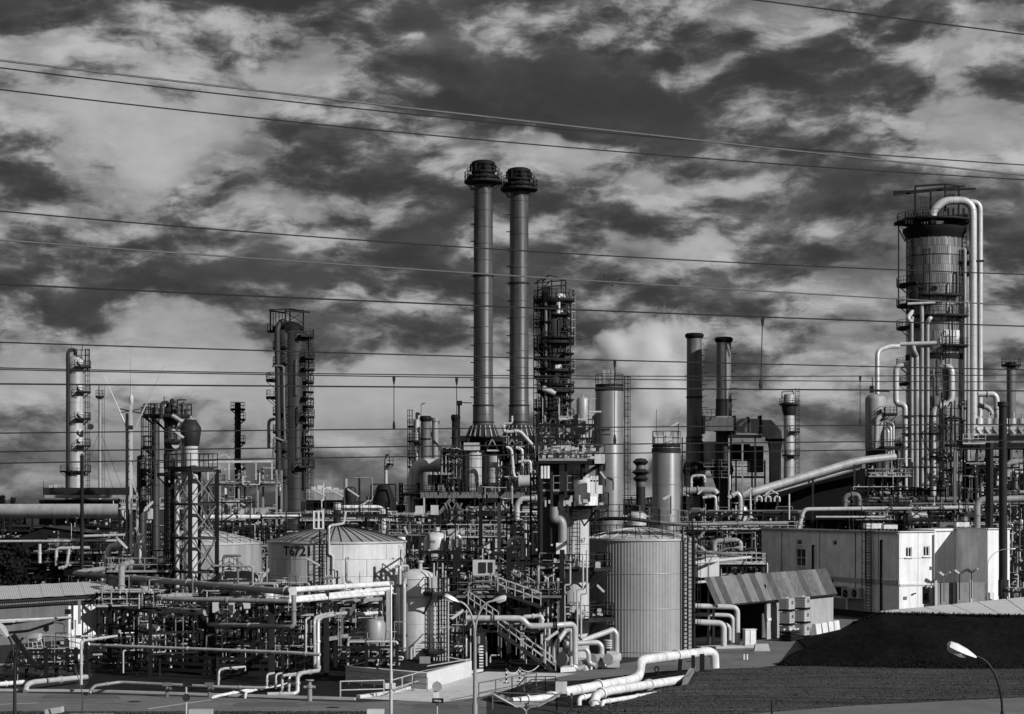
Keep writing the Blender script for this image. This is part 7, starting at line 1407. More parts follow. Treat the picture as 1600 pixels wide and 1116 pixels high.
# mast with whip aerials
AM = thing('aerial_mast', 'twin leg mast with three long whip aerials in a fan', 'aerial mast', ground_at(202, 152))
for x, y0, m in ((198.5, 646, 'dark_steel'), (205, 625, 'soft_white')): mesh1('leg', m, AM, lambda q: q.beam(ground_at(x, 152), P(x, y0, 152), .2))
mesh1('leg', 'galvanised', AM, lambda q: (q.beam(P(215, 850, 152), P(215, 775, 152), .16), q.beam(P(215, 775, 152), P(207, 752, 152), .12))); mesh1('cross_arm', 'dark_steel', AM, lambda q: (q.beam(P(188, 639, 152), P(220, 646, 152), .1), q.beam(P(188, 645, 152), P(218, 639, 152), .07), q.box(P(202, 668, 152), (.55, .3, .3))))
mesh1('rungs', 'dark_steel', AM, lambda q: [q.beam(P(198.5, 680 + k*12, 152), P(205, 674 + k*12, 152), .05) for k in range(14)])
mesh1('mast_head', 'soft_white', AM, lambda q: q.lathe(P(205, 632, 152), [(.12, 0), (.18, .2), (.18, .6), (.1, .75), (0, .8)], 12))
for a, c in (((197, 666), (163, 588)), ((212, 667), (256, 572)), ((205, 625), (203.5, 545))): mesh1('whip_aerial', 'galvanised', AM, lambda q: q.cyl(P(*a, 152), P(*c, 152), .075, .02, 6))
# ================================================================== LEFT SIDE BACKGROUND
b = MB(); b.tube(ppts([(-60, 799, 214), (197, 799, 206)]), .80, .1, 24, .8, .012); b.build('flue_main', 'aluminium', None, 'very large banded bright pipe entering from the left edge', 'pipe')
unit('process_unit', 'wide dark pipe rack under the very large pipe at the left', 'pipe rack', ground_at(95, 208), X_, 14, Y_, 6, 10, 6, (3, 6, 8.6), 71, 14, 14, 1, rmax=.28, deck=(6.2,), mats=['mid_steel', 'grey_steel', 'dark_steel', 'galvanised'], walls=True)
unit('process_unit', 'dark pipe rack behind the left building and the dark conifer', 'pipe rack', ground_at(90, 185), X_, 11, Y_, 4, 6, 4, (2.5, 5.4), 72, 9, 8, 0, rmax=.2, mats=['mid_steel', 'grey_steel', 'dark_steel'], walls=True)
for k, (pts, rr) in enumerate((([(88, 884, 178), (88, 857, 178), (140, 856, 178)], 2.6), ([(108, 858, 177), (106, 872, 177), (104, 886, 177), (92, 888, 177)], 2.4), ([(62, 880, 176), (62, 850, 176)], 2.6), ([(-10, 846, 180), (182, 845, 180)], 2.0), ([(130, 838, 186), (195, 836, 186)], 2.2))):
    pipe(['pale pipe hook above the left building roof', 'curved pale pipe beside the pale hook', 'stubby upright pale pipe right of the dark conifer', 'long pale pipe above the left building', 'short pale pipe left of the mast'][k], pts, rr, 'galvanised', 12)
SH = thing('dark_shed', 'low dark gabled shed under the very large left pipe', 'shed', ground_at(75, 200)); q0 = P(30, 832, 196); q1 = P(122, 832, 196)
mesh1('roof', 'dark_steel', SH, lambda q: (q.quad(P(28, 838, 195), P(70, 823, 195), P(100, 821, 204), P(60, 836, 204)), q.quad(P(70, 823, 195), P(150, 834, 195), P(170, 832, 204), P(100, 821, 204))), smooth=False)
mesh1('wall', 'black_steel', SH, lambda q: q.quad(P(30, 860, 195.3), P(148, 860, 195.3), P(148, 834.5, 195.3), P(70, 824, 195.3), P(30, 838, 195.3)), smooth=False)
LB = thing('long_dark_building', 'long dark flat building behind the far left tower', 'building', ground_at(140, 318))
mesh1('upper_band', 'dark_steel', LB, lambda q: q.beam(P(74, 768, 316), P(230, 768, 316), 6, 1.2)); mesh1('wall', 'black_steel', LB, lambda q: q.beam(P(68, 810, 317), P(235, 810, 317), 6, 6.2)); mesh1('ledge', 'mid_steel', LB, lambda q: q.beam(P(70, 776, 312.5), P(235, 776, 312.5), .4, .5)); mesh1('railing', 'dark_steel', LB, lambda q: q.rail([P(68, 778, 312), P(68, 763, 318)], 1.2, .09, 1.4)); mesh1('roof_vent', 'galvanised', LB, lambda q: [q.box(P(80 + k*8, 761, 315), (.6, .6, .5 + .3*(k % 2))) for k in range(3)], kind='stuff')
# left building
E0 = PG(-40, 1); 
eL, eR = P(-60, 941, 131), P(173, 927, 143); eR.z = eL.z = 5.0; rL, rR = P(-60, 918, 141), P(173, 910, 154); rL.z = rR.z = 5.45
LBD = thing('low_building', 'low building with pale corrugated roof at the left edge', 'building', V((eR.x, eR.y, 0)))
ed = (eR - eL); eL_ = ed.length; en = V((-ed.y, ed.x, 0)).normalized(); ud = ed.normalized()
n = 14
for i in range(n):
    b = MB(); m = 10; pr = []
    for j in range(m + 1):
        t_ = (i + j/m)/n; o = .02 if j % 2 else 0
        pr.append((eL + ed*t_ - en*.4 + UP*(o + .02*(i % 2)), rL + (rR - rL)*t_ + UP*(o + .02*(i % 2))))
    for p, q in zip(pr[:-1], pr[1:]): b.quad(p[0], q[0], q[1], p[1])
    b.build('roof_sheet', 'roof_sheet_pale', LBD, smooth=False)
mesh1('gutter', 'dark_steel', LBD, lambda q: (q.beam(eL - en*.42 - UP*.14, eR - en*.42 - UP*.14, .12, .14), q.beam(eL - en*.2 - UP*.5, eR - en*.2 - UP*.5, .1, .12))); mesh1('eaves_rafter', 'mid_steel', LBD, lambda q: [q.beam(eL + ed*k/70 - en*.3 - UP*.4, eL + ed*k/70 - en*.3 - UP*.12, .09) for k in range(71)], kind='stuff')
spx = px_on(V((eL.x, eL.y, 0)), ud, 107)
def wallseg(a, c, m, z=4.6, off=0, lab=None): mesh1('wall', m, LBD, lambda q: q.hexa([V((eL.x, eL.y, 0)) + ud*t_ + en*(y + off) + UP*zz for zz in (0, z) for t_, y in ((a, 0), (c, 0), (c, .2), (a, .2))]), smooth=False, label=lab)
wallseg(0, spx, 'grey_steel'); wallseg(spx + .02, eL_ - .1, 'render_white', 4.6, .15, 'pale wall section at the right end')  # wall in two tones: grey up to the split, pale beyond
mesh1('drain_pipe', 'mid_steel', LBD, lambda q: q.beam(P(124, 938, 139.4), P(124, 975, 139.4), .18)); mesh1('end_wall', 'dark_steel', LBD, lambda q: q.quad(V((eR.x, eR.y, 0)), V((eR.x, eR.y, 0)) + en*10, V((eR.x, eR.y, 5.2)) + en*10, V((eR.x, eR.y, 4.9))), smooth=False)
mesh1('plinth', 'dark_steel', LBD, lambda q: q.beam(V((eL.x, eL.y, .9)) - en*.06, V((eL.x, eL.y, .9)) + ud*spx - en*.06, .1, 1.8))
mesh1('wall_lamp', 'black_steel', LBD, lambda q: q.box(P(106, 956, 136), (.35, .4, .35)))
LFT = thing('folding_ladder', 'pale ladder leaning against the left building wall', 'ladder', PG(62, 1042)); mesh1('ladder', 'galvanised', LFT, lambda q: (q.ladder(P(68, 1040, 131), P(58, 990, 133), (1, 0, 0), .35, .06, .35), q.ladder(P(57, 1033, 131), P(53, 992, 133), (1, 0, 0), .3, .05, .35)))
mesh1('brace_strut', 'black_steel', None, lambda q: q.beam(P(20, 992, 125), P(55, 1042, 125), .3), label='dark slanting strut in front of the left building', cat='strut')
unit('process_unit', 'small dark skid with fence in front of the left building', 'process unit', ground_at(80, 128), X_, 4, Y_, 3, 2.2, 2, (1, 1.8), 73, 6, 8, 0, rmax=.07, mats=['mid_steel', 'grey_steel', 'dark_steel', 'galvanised'])
unit('process_unit', 'black service deck below the pipes right of the left building', 'process unit', ground_at(150, 166), X_, 3.4, Y_, 3, 4.6, 2, (2, 4.2), 74, 5, 6, 0, rmax=.08, deck=(2.1,), mats=['mid_steel', 'dark_steel', 'galvanised'])
# trees
def leafy(name, label, g, h, prof, n, m='foliage', leaf=(.18, .5), trunk=.18, seed=3):
    rng = random.Random(seed); t = thing(name, label, 'tree', g); mesh1('trunk', 'bark', t, lambda q: (q.cyl(g, g + UP*h*.5, trunk, trunk*.7, 8), q.cyl(g + UP*h*.5, g + UP*h*.95, trunk*.7, trunk*.15, 8)))
    b = MB()
    for _ in range(n):
        s = rng.random(); R_ = prof(s)*(rng.random()**.45); a = rng.uniform(0, 2*pi); R_ *= 1 + .22*sin(a*3 + s*17) + .15*sin(a*5 - s*29)
        p = g + V((R_*cos(a), R_*sin(a), h*s)); sz = rng.uniform(*leaf); d1 = V((rng.gauss(0, 1), rng.gauss(0, 1), rng.gauss(.6, 1))).normalized()*sz; d2 = d1.cross(V((rng.gauss(0, 1), rng.gauss(0, 1), rng.gauss(0, 1)))).normalized()*sz*.5
        b.quad(p - d2, p + d1*.4 + d2*.2, p + d1, p - d1*.2 + d2)
    b.build('crown', m, t, smooth=False); return t
g = ground_at(14, 182); leafy('conifer_tree', 'dense dark conifer at the left edge above the low building', g, zy(838, 182), lambda s: 2.0*min(1, (s + .12)*4)*(1 - s*.25)*(1 if s < .8 else max(.15, (1.02 - s)/.22)), 16000, seed=4, leaf=(.15, .4))
g = ground_at(31, 184); leafy('conifer_tree', 'slimmer dark conifer right of the dense one at the left edge', g, zy(846, 184), lambda s: .95*min(1, (s + .12)*4)*(1 - s*.25)*(1 if s < .75 else max(.15, (1.02 - s)/.27)), 9000, seed=5, leaf=(.15, .4))
for k, (x, d, hpx, w) in enumerate(((4, 520, 776, 4.5), (20, 540, 779, 4), (548, 600, 790, 5))):
    g = ground_at(x, d); leafy('bushy_tree', ['round dark tree on the horizon at the far left', 'lower dark tree on the left horizon beside the round one', 'small dark tree far off left of the furnace'][k], g, zy(hpx, d), lambda s: w*sin(min(1, s + .15)*pi*.9 + .2), 1500, leaf=(.5, 1.2), seed=9 + k)
# ================================================================== MIDDLE BACKGROUND
unit('process_unit', 'white railed pipe deck on tall posts left of the dark clad tower', 'process unit', ground_at(378, 232), X_, 9, Y_, 5, 15.5, 4, (3, 6.5, 13.6), 81, 9, 12, 3, rmax=.22, posts='mid_steel', deck=(13.8,), mats=['soft_white', 'galvanised', 'mid_steel'], brace=False)
FX = thing('roof_portal', 'thin pale portal frame above the railed pipe deck', 'steel frame', P(378, 750, 228)); mesh1('frame', 'soft_white', FX, lambda q: [q.beam(P(324, 722, 228), P(426, 721, 228), .25)] + [q.beam(P(x, 750, 228), P(x, 721, 228), .16) for x in (325, 358, 400, 425)])
mesh1('truss', 'soft_white', FX, lambda q: (q.beam(P(330, 718, 234), P(352, 710, 234), .1), q.beam(P(352, 710, 234), P(364, 720, 234), .1)))
for k, (x, y) in enumerate(((343, 783), (360, 786), (377, 799), (395, 799), (411, 799), (344, 796))):
    o_ = P(x, y, 226); t = thing('heat_exchanger', ['upper left', 'upper second', 'lower second', 'lower third', 'lower right', 'lower left'][k] + ' round exchanger end under the railed pipe deck', 'exchanger', o_, 'round exchangers under the railed deck'); mesh1('shell', 'mid_steel', t, lambda q: (q.cyl(o_ + Y_*2.5, o_, .38, n=16), q.cyl(o_, o_ - Y_*.12, .46, n=16))); mesh1('cover', 'galvanised', t, lambda q: q.cyl(o_ - Y_*.12, o_ - Y_*.16, .36, n=16))
pipe('very long bright pipe above the numbered tank, left half', [(318, 808, 205), (500, 808, 205), (556, 809, 205)], 3.6, 'white_paint', 14, 4); pipe('bright pipe bending down behind the numbered tank roof', [(535, 793, 200), (592, 793, 200), (599, 797, 200), (599, 850, 200)], 3.6, 'white_paint', 14, 3, fil=.6)
t, g_, r_, zt_, zb_ = vessel('short bright drum behind the numbered tank roof', 527, 786, 796, 196, 6, 'soft_white', True, name='small_vessel'); mesh1('top_rim', 'mid_steel', t, lambda q: q.lathe((g_.x, g_.y, zt_), [(r_, -.1), (r_*1.15, 0), (0, .1)], 14))
unit('process_unit', 'cluttered pipe deck behind the numbered tank roof', 'process unit', ground_at(545, 222), X_, 11, Y_, 5, 10.5, 5, (4, 7, 9.4), 82, 12, 16, 3, rmax=.2, deck=(9.5,), mats=['soft_white', 'galvanised', 'mid_steel', 'dark_steel'])
unit('process_unit', 'pipe racks between the lantern stack and the numbered tank', 'process unit', ground_at(385, 215), X_, 8, Y_, 5, 9.4, 4, (3, 6, 8.6), 83, 10, 12, 3, rmax=.2, mats=['soft_white', 'galvanised', 'mid_steel', 'dark_steel'], walls=True)
FS = thing('far_roof', 'pale flat roofed hall far behind the numbered tank', 'building', ground_at(510, 300)); mesh1('roof', 'galvanised', FS, lambda q: q.beam(P(474, 768, 300), P(542, 768, 300), 12, .6)); mesh1('roof_monitor', 'dull_aluminium', FS, lambda q: q.beam(P(474, 776, 298), P(540, 776, 298), 8, 1.1)); mesh1('wall', 'dark_steel', FS, lambda q: q.beam(P(474, 815, 297), P(542, 815, 297), .4, 7)); mesh1('roof_pipes', 'soft_white', FS, lambda q: [q.box(P(x, 765, 298), (.8, .5, .5 + .4*(x % 3))) for x in (490, 500, 507, 514, 525)], kind='stuff')
t, g_, r_, zt_, zb_ = vessel('dark dome topped drum far behind the numbered tank', 548, 760, 780, 280, 9, 'dark_clad', True, name='domed_vessel'); 
plain_stack('short pale stack above the dark domed drum', 540, 742, 285, 3.2, 'mid_steel', (), lip=False, steps=False); plain_stack('thin black chimney left of the dark conical hopper', 561.5, 738, 275, 1.7, 'black_steel', (), lip=False, steps=False)
HP = thing('dark_hopper', 'dark cone shaped hopper left of the fat elbow duct', 'hopper', ground_at(600, 255)); g = ground_at(600, 255); mesh1('cone', 'black_steel', HP, lambda q: q.lathe(g, [(1.5, 0), (1.5, zy(782, 255)), (1.4, zy(778, 255)), (.85, zy(760, 255)), (.75, zy(758, 255)), (0, zy(758, 255))], 24)); mesh1('frame', 'dark_steel', HP, lambda q: [q.beam(ground_at(x, 253), P(x, 757, 253), .18) for x in (580, 618)] + [q.beam(P(580, 757, 253), P(618, 757, 253), .2), q.beam(P(582, 775, 253), P(590, 760, 253), .1)])
unit('process_unit', 'busy low refinery deck left of the fat elbow duct', 'process unit', ground_at(615, 270), X_, 7, Y_, 6, 12.4, 3, (5, 9, 11), 84, 10, 14, 3, rmax=.22, deck=(11.2,), walls=True)
t, g, r, zt = tower('small pale pipe tower above the refinery deck left of the furnace', 603, 716, 285, 3, 'mid_steel', bands=2); ring_platform(t, g, zy(726, 285), r, r + .9, -1, 1.2); mesh1('vent', 'dark_steel', t, lambda q: q.tube(ppts([(603, 717, 285), (603, 711, 285), (608, 711, 285)]), .14))
unit('process_unit', 'dark equipment racks behind the far left column group', 'process unit', ground_at(250, 190), X_, 7, Y_, 5, 12, 3, (4, 8, 11), 85, 10, 12, 3, rmax=.2, deck=(11,), mats=['mid_steel', 'dark_steel', 'grey_steel', 'galvanised'])
unit('process_unit', 'cluttered units behind the tall pale silo', 'process unit', ground_at(985, 300), X_, 12, Y_, 6, 12.4, 4, (5, 9, 12), 86, 10, 12, 3, rmax=.25, walls=True)
t, g_, r_, zt_, zb_ = vessel('grey bulbous vessel with stacked collars between the two silos', 1001, 716, 760, 290, 7.5, 'grey_steel', True, name='bulbous_vessel', dome=.5); [mesh1('collar', 'dark_steel', t, lambda q: q.lathe((g_.x, g_.y, zy(y, 290)), [(r_, -.5), (r_*w_, 0), (r_, .5)], 16, False)) for y, w_ in ((722, 1.7), (738, 1.9), (748, 1.6))]
t, g, r, zt = tower('thin pale vent column right of the dark platformed column', 910.5, 640, 205, 3.6, 'galvanised', bands=2); mesh1('cap', 'soft_white', t, lambda q: q.lathe((g.x, g.y, zy(642, 205)), [(r, 0), (r*1.35, .1), (r*1.35, .6), (r*.5, .8), (0, .8)], 14)); mesh1('whip', 'dark_steel', t, lambda q: q.beam(P(912, 640, 205), P(912, 618, 205), .04))
unit('process_unit', 'tall distant racks far behind the numbered tank and furnace', 'process unit', ground_at(470, 320), X_, 24, Y_, 6, 10.5, 8, (4, 7, 10), 87, 12, 12, 4, rmax=.25, walls=True)
# ================================================================== TUBE LAMPS on bent poles
TL = [(885, 660, 146, 'lower end left', 858, 'above the gantry deck, left one'), (0, 0, 0, '', 0, '')]
def tube_lamp(label, p0, p1, d, drop=16, m='soft_white'):
    a, c = P(*p0, d), P(*p1, d); t = thing('tube_lamp', label, 'tube lamp', c - UP*drop/F*d, 'slanting tube lamps on the process units'); u = (c - a).normalized(); n = V((0, -1, 0)).cross(u).normalized()
    if n.z < 0: n = -n
    w = .21
    mesh1('housing', m, t, lambda q: q.beam(a, c, w, w*.7)); mesh1('tube', 'lamp_glass', t, lambda q: q.cyl(a + u*.08 - n*w*.35 - Y_*.04, c - u*.08 - n*w*.35 - Y_*.04, .05, n=8))
    mesh1('pole', 'dark_steel', t, lambda q: q.tube([c - UP*drop/F*d, c - UP*2/F*d, c - u*.1], .05, .1, 6))
TLS = [((270, 671), (287, 684), 149, 40, 'slanting tube lamp beside the lantern cap'), ((227, 795), (239, 784), 148, 10, 'tube lamp above the white boxes left of the lattice frame'), ((184, 842), (199, 857), 150, 30, 'tube lamp pointing down right beside the mast foot'),
 ((370, 782), (383, 790), 222, 20, 'tube lamp under the railed pipe deck'), ((487, 764), (508, 775), 190, 30, 'left one of two parallel tube lamps above the numbered tank'), ((514, 764), (536, 776), 190, 30, 'right one of two parallel tube lamps above the numbered tank'), ((543, 764), (561, 776), 192, 26, 'tube lamp right of the bright drum behind the tank roof'), ((576, 782), (562, 791), 192, 20, 'tube lamp sloping down left behind the tank roof'),
 ((479, 872), (500, 884), 176, 24, 'tube lamp in front of the number on the tank'), ((411, 902), (420, 889), 150, 26, 'upright slanting tube lamp left of the numbered tank'), ((632, 823), (637, 835), 160, 20, 'steep tube lamp at the right rim of the numbered tank'),
 ((703, 841), (717, 830), 158, 20, 'dim tube lamp over the marked vessel pipes'), ((690, 873), (699, 859), 150, 30, 'steep bright tube lamp right of the marked vessel'), ((747, 859), (768, 844), 146, 20, 'upper one of two long tube lamps right of the steel portal'), ((745, 874), (768, 861), 145, 20, 'lower one of two long tube lamps right of the steel portal'), ((788, 785), (798, 779), 150, 14, 'small tube lamp right of the steel portal beam'),
 ((828, 832), (845, 845), 146, 40, 'tube lamp above the pump casing'), ((873, 830), (892, 842), 147, 30, 'tube lamp at the pale pipe bend on the half white column'), ((845, 892), (855, 905), 138, 20, 'tube lamp under the middle platform of the stair tower'), ((887, 932), (894, 918), 144, 24, 'steep tube lamp left of the white column face'), ((933, 914), (944, 925), 143, 40, 'tube lamp in front of the ribbed tank left side'),
 ((852, 1000), (872, 986), 133, 40, 'tube lamp in front of the long stair'), ((705, 967), (724, 953), 130, 60, 'bright tube lamp on a pole left of the stair tower'), ((728, 932), (738, 926), 137, 12, 'small tube lamp under the white cabinets'), ((938, 737), (946, 748), 146, 12, 'bright tube lamp under the right end of the gantry'), ((949, 746), (958, 750), 150, 16, 'dark tube lamp right of the gantry end'),
 ((846, 669), (860, 661), 147, 24, 'tube lamp left on the top gantry'), ((906, 658), (921, 668), 147, 24, 'tube lamp right on the top gantry'), ((1048, 667), (1060, 660), 202, 20, 'tube lamp on the roof of the nearer silo'), ((1066, 770), (1076, 775), 214, 14, 'tube lamp just right of the nearer silo'), ((1090, 772), (1098, 765), 214, 14, 'second tube lamp right of the nearer silo'), ((1036, 780), (1048, 773), 150, 30, 'tube lamp in front of the nearer silo'), ((1196, 772), (1206, 765), 224, 20, 'left one of the crossing tube lamps over the middle rack'), ((1202, 764), (1216, 772), 222, 20, 'right one of the crossing tube lamps over the middle rack'), ((1162, 772), (1175, 762), 222, 20, 'tube lamp at the foot of the sloping duct'), ((1087, 850), (1102, 860), 160, 18, 'tube lamp beside the top of the ribbed tank ladder')]
for p0, p1, d, dr_, lab in TLS: tube_lamp(lab, p0, p1, d, dr_, 'dark_steel' if 'dark' in lab.split()[0] else 'soft_white')
# white junction boxes seen in the clutter
for k, (x, y, d, w, h_) in enumerate(((230, 803, 149, .45, .75), (235, 803, 148.5, .35, .8), (655, 798, 200, .8, 1.0), (679, 797, 190, .75, .95), (376, 940, 129, .4, .5), (362, 950, 130, .35, .7), (386, 944, 130.5, .4, .6), (337, 948, 131, .4, .8))):
    mesh1('junction_box', 'soft_white', None, lambda q: (q.box(P(x, y, d), (w, .35, h_)), q.beam(P(x, y, d + .2), P(x, y + 14, d + .2), .12)), label=['left white cabinet of the pair beside the lattice frame', 'right white cabinet of the pair beside the lattice frame', 'white box left under the furnace deck', 'white box right under the furnace deck', 'small white box above the front grey pipe', 'slim white box left of the ladder post', 'white box just left of the ladder post', 'white box on the lattice pit post'][k], cat='junction box')
# ================================================================== OVERHEAD LINES
WR = [((0, -153, 22), (1180, 0, 0), (1600, 54, 29), 1.9, 'wire_dark', 'topmost dark wire crossing the upper right corner'), ((0, 94.5, 21), (800, 187, 0), (1600, 274, 28), 2.2, 'wire_pale', 'thick pale twisted cable, highest at the left'), ((0, 106, 24), (800, 194, 0), (1600, 258, 31), 1.5, 'wire_dark', 'thin dark wire just below the thick pale cable'), ((0, 140, 24), (800, 223, 0), (1600, 281, 31), 1.5, 'wire_dark', 'dark wire third from the top at the left'), ((0, 330, 24), (800, 391, 0), (1600, 429, 31), 1.5, 'wire_dark', 'dark wire crossing the upper third of the twin stacks'), ((0, 375, 22), (800, 431, 0), (1600, 478, 29), 1.7, 'wire_pale', 'pale grey cable crossing the middle of the twin stacks'), ((0, 444, 23), (800, 480, 0), (1600, 510, 30), 1.8, 'wire_dark', 'dark wire carrying the longest hanger at the right'), ((0, 535, 27), (800, 559, 0), (1600, 578, 35), 1.5, 'wire_dark', 'dark wire passing just under the top of the far left tower'), ((0, 575, 33), (800, 587, 0), (1600, 586, 43), 1.2, 'wire_dark', 'upper one of two close parallel wires'), ((0, 577.5, 30), (800, 591, 0), (1600, 597, 39), 1.2, 'wire_dark', 'lower one of two close parallel wires'), ((0, 600, 23), (800, 606, 0), (1600, 611, 30), 1.8, 'wire_dark', 'thick dark contact wire below the parallel pair'), ((0, 677, 33), (800, 669, 0), (1600, 663, 43), 1.4, 'wire_dark', 'dark wire third from the bottom, level with the stack feet'), ((0, 706, 27), (800, 696, 0), (1600, 688, 35), 1.5, 'wire_dark', 'dark wire second from the bottom'), ((0, 724, 30), (800, 711, 0), (1600, 700, 39), 1.4, 'wire_dark', 'lowest dark wire crossing in front of the plant')]
WP = []
for (x0, y0, d0), (xm, ym, _), (x1, y1, d1), rp, m, lab in WR:
    def at(x, p0=(x0, y0, d0), pm=(xm, ym), p1=(x1, y1, d1)):
        # straight in plan (1/d linear in x); height follows the parabola through the three seen points
        s = (x - p0[0])/(p1[0] - p0[0]); d = 1/((1 - s)/p0[2] + s/p1[2])
        a, b_, c_ = p0[0], pm[0], p1[0]; y = p0[1]*(x-b_)*(x-c_)/((a-b_)*(a-c_)) + pm[1]*(x-a)*(x-c_)/((b_-a)*(b_-c_)) + p1[1]*(x-a)*(x-b_)/((c_-a)*(c_-b_)); return P(x, y, d)
    WP.append(at); pts = [at(x) for x in range(-120, 1721, 46)]; b = MB(); b.tube(pts, rp*.5*(d0 + d1)/2/F*1.3, .001, 6); o_ = b.build('overhead_wire', m, None, lab, 'wire', 'overhead wires across the view')
for k, (x, a, c, lab) in enumerate(((615.5, 9, 11, 'wire hanger left of the twin stacks, further left one'), (713.5, 9, 11, 'wire hanger just left of the twin stacks'), (960.5, 7, 12, 'long wire hanger in front of the tall pale silo'), (1190, 6, 10, 'longest wire hanger right of the rust streaked stacks'), (1344, 8, 11, 'wire hanger left of the domed vessel'), (1474, 9, 13, 'wire hanger in front of the largest tower'))):
    p0, p1 = WP[a](x + (1.5 if k == 3 else 0)), WP[c](x - (1.5 if k == 3 else 0)); t = thing('wire_hanger', lab, 'wire hanger', p1, 'wire hangers between the overhead wires')
    mesh1('rod', 'wire_dark', t, lambda q: q.cyl(p0, p1, .007, n=6)); mesh1('top_clamp', 'wire_dark', t, lambda q: (q.box(p0 - UP*.02, (.05, .04, .06)), q.cyl(p0 - UP*.05, p0 - UP*.13, .025, .012, 6))); mesh1('bottom_clamp', 'wire_dark', t, lambda q: (q.box(p1 + UP*.02, (.045, .04, .06)), q.cyl(p1 + UP*.05, p1 + UP*.16, .03, .012, 6)))
# birds
for k, (x, y) in enumerate(((944, 431), (968, 438), (972, 437), (957, 447), (906, 531))):
    c = P(x, y, 260); mesh1('bird', 'black_steel', None, lambda q: (q.cyl(c - X_*.16, c + X_*.16, .05, n=6), q.quad(c, c + V((.08, .3, .14)), c + V((-.06, .3, .14))), q.quad(c, c + V((-.06, -.3, .14)), c + V((.08, -.3, .14)))), label=['leftmost bird of the small flock right of the dark column', 'upper right bird of the small flock', 'rightmost bird of the small flock', 'lowest bird of the small flock', 'lone bird above the tall pale silo'][k], cat='bird', group='birds in the sky')
# steam drifting up behind the silos
sm = bpy.data.materials.new('steam'); sm.use_nodes = True; nt = sm.node_tree; nt.nodes.clear(); so_ = nt.nodes.new('ShaderNodeOutputMaterial'); pv = nt.nodes.new('ShaderNodeVolumePrincipled'); nt.links.new(pv.outputs[0], so_.inputs['Volume']); MATS['steam'] = sm
pv.inputs['Color'].default_value = (.95, .95, .95, 1); pv.inputs['Anisotropy'].default_value = .2
sg_ = nt.nodes.new('ShaderNodeNewGeometry'); nz = nt.nodes.new('ShaderNodeTexNoise'); nz.inputs['Scale'].default_value = .16; nz.inputs['Detail'].default_value = 6; nz.inputs['Roughness'].default_value = .62
nt.links.new(sg_.outputs['Position'], nz.inputs['Vector'])
def sn(kind, op, *a):
    n = nt.nodes.new(kind); n.operation = op
    for i, x in enumerate(a):
        if isinstance(x, (int, float, tuple)): n.inputs[i].default_value = x
        else: nt.links.new(x, n.inputs[i])
    return n
tot_ = None
for (x, y, rx, ry, w_) in ((1000, 705, 22, 50, .8), (1010, 635, 34, 50, .9), (985, 560, 36, 34, 1.0), (1030, 530, 34, 36, 1.0), (1062, 598, 30, 50, .7), (955, 540, 26, 26, .8), (1090, 520, 30, 30, .6)):
    c = P(x, y, 430); q = sn('ShaderNodeVectorMath', 'DIVIDE', sn('ShaderNodeVectorMath', 'SUBTRACT', sg_.outputs['Position'], tuple(c)).outputs[0], (rx/F*430, rx/F*430, ry/F*430)).outputs[0]
    e = sn('ShaderNodeMath', 'POWER', .37, sn('ShaderNodeVectorMath', 'DOT_PRODUCT', q, q).outputs['Value']).outputs[0]; e = sn('ShaderNodeMath', 'MULTIPLY', e, w_).outputs[0]
    tot_ = e if tot_ is None else sn('ShaderNodeMath', 'ADD', tot_, e).outputs[0]
dn = sn('ShaderNodeMath', 'SUBTRACT', sn('ShaderNodeMath', 'ADD', tot_, sn('ShaderNodeMath', 'MULTIPLY', nz.outputs['Fac'], 1.7).outputs[0]).outputs[0], 1.18).outputs[0]
dn = sn('ShaderNodeMath', 'MULTIPLY', sn('ShaderNodeMath', 'MAXIMUM', dn, 0.0).outputs[0], 1.3).outputs[0]; nt.links.new(dn, pv.inputs['Density'])
sb_ = MB(); c = P(1020, 600, 430); sb_.lathe(c, [(21*sin(k*pi/12) + .001, -26*cos(k*pi/12)) for k in range(13)], 20)
sb_.build('steam_plume', 'steam', None, 'pale steam drifting up behind the silos', 'steam', None, 'stuff')
# ================================================================== EXTRA BACKGROUND FILL
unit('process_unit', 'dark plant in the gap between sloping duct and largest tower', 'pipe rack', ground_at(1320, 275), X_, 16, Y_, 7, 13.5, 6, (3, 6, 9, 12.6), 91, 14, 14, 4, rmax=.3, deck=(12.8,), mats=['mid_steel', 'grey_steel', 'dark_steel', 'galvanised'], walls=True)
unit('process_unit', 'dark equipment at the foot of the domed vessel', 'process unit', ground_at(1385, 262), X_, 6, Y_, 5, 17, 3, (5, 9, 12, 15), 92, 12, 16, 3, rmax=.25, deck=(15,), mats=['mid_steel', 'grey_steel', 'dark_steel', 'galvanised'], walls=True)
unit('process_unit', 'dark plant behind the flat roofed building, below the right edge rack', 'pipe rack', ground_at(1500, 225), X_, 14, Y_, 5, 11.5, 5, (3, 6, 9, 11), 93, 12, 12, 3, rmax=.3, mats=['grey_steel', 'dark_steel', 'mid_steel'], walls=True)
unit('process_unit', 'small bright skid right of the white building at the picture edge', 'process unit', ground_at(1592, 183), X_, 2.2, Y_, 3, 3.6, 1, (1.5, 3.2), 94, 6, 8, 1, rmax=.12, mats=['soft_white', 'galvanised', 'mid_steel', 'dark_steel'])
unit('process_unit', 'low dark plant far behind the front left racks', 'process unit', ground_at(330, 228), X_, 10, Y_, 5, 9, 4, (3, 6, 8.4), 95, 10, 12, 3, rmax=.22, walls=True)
unit('process_unit', 'dark racks between numbered tank and elbow duct', 'process unit', ground_at(625, 205), X_, 5, Y_, 5, 9.6, 3, (3, 6, 9), 96, 10, 14, 3, rmax=.2, walls=True)
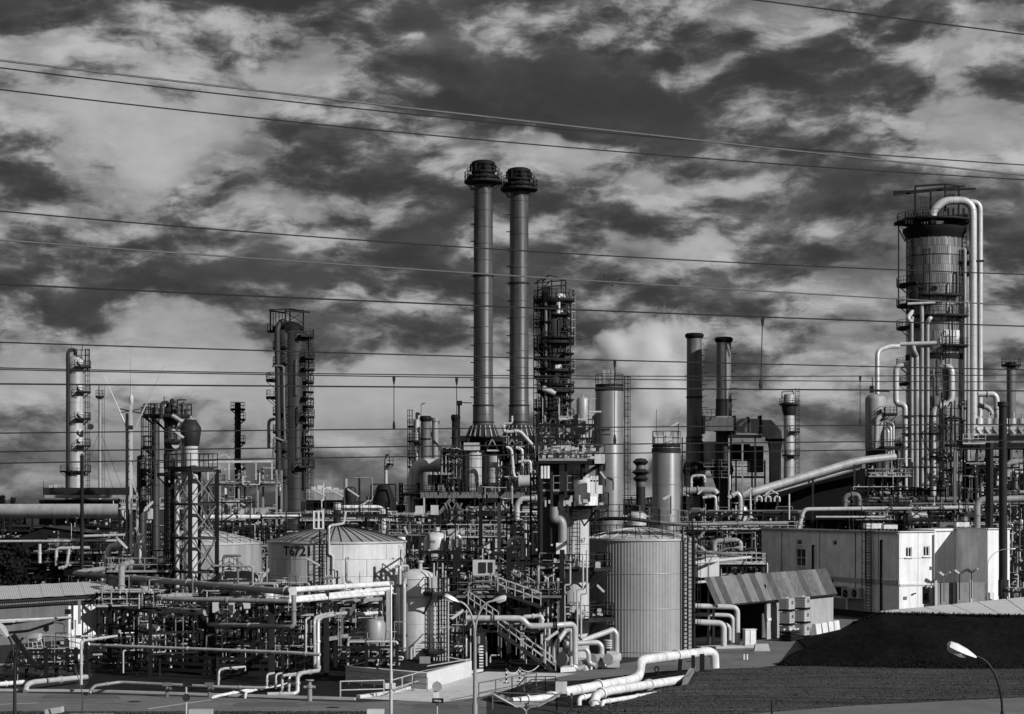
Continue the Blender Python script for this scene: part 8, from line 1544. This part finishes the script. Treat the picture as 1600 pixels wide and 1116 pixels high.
unit('process_unit', 'shadowed pipe racks between the far left tower and the lattice frame', 'process unit', ground_at(185, 225), X_, 7, Y_, 5, 9.5, 3, (3, 6, 9), 97, 9, 10, 1, rmax=.2, mats=['mid_steel', 'grey_steel', 'dark_steel'], walls=True)

# fine tangles of thin pipe, conduit and rail between the larger units
FM = ['mid_steel', 'grey_steel', 'galvanised', 'dark_steel', 'soft_white']
for k, (px, d, L, D, h_, zb, lab) in enumerate(((205, 141, 4.5, 2.5, 5.2, 0, 'thin conduits and small valves at the foot of the whip aerial mast'), (285, 138, 5, 2.5, 5.0, 0, 'thin conduits in front of the lattice frame foot'), (360, 137, 4, 2.5, 5.4, 0, 'thin pipes left of the ladder post'), (455, 133, 3.6, 2.5, 5.0, 0, 'thin upright pipes right of the ladder post'), (560, 141, 5, 2, 5.2, 0, 'thin conduits under the three bright pipes'), (700, 146, 4.2, 2.5, 8.2, 0, 'thin pipes and rails right of the silver vessel'), (745, 160, 5, 2, 11, 0, 'thin pipework around the steel portal'), (830, 150, 5, 2, 10.5, 0, 'thin pipework left of the half white column'), (860, 146, 3, 2, 14, 0, 'thin risers on the left of the half white column'), (640, 190, 6, 3, 10.5, 0, 'thin pipework behind the marked vessel'), (470, 205, 8, 3, 10.4, 0, 'thin pipework above the left part of the numbered tank'), (575, 205, 7, 3, 10.6, 0, 'thin pipework above the right part of the numbered tank'), (150, 195, 9, 3, 8.6, 0, 'thin pipework above the left building roof'), (350, 205, 6, 3, 12, 0, 'thin pipework right of the lattice frame'), (1120, 215, 10, 3, 10.6, 0, 'thin pipework in the middle rack right of the ribbed tank'), (1400, 245, 12, 3, 13.5, 0, 'thin pipework before the largest tower'), (1545, 215, 6, 3, 16, 0, 'thin pipework in the right edge rack'))):
    unit('pipe_tangle', lab, 'pipework', ground_at(px, d), X_, L, Y_, D, h_, 2, (h_*.3, h_*.55, h_*.8, h_*.97), 200 + k, 7, 15, 0, rmin=.025, rmax=.075, mats=FM, post_w=.12, deck=(h_*.8,) if k % 3 == 0 else ())

unit('pipe_tangle', 'dark risers, ladders and decks packed around the lower body of the largest tower', 'pipework', ground_at(1489, 293.5), X_, 3.6, Y_, 2.2, 27, 2, (4, 8, 12, 16, 20, 24), 301, 9, 22, 0, rmin=.06, rmax=.2, mats=['grey_steel', 'dark_steel', 'dark_steel', 'black_steel', 'mid_steel'], post_w=.16)
unit('pipe_tangle', 'dark ladders and decks on the left side of the largest tower foot', 'pipework', ground_at(1406, 296), X_, 2.2, Y_, 3, 24, 1, (4, 8, 12, 16, 20, 23), 302, 6, 12, 0, rmin=.06, rmax=.2, mats=['grey_steel', 'dark_steel', 'black_steel'], post_w=.16)
print('objects', len(bpy.data.objects))
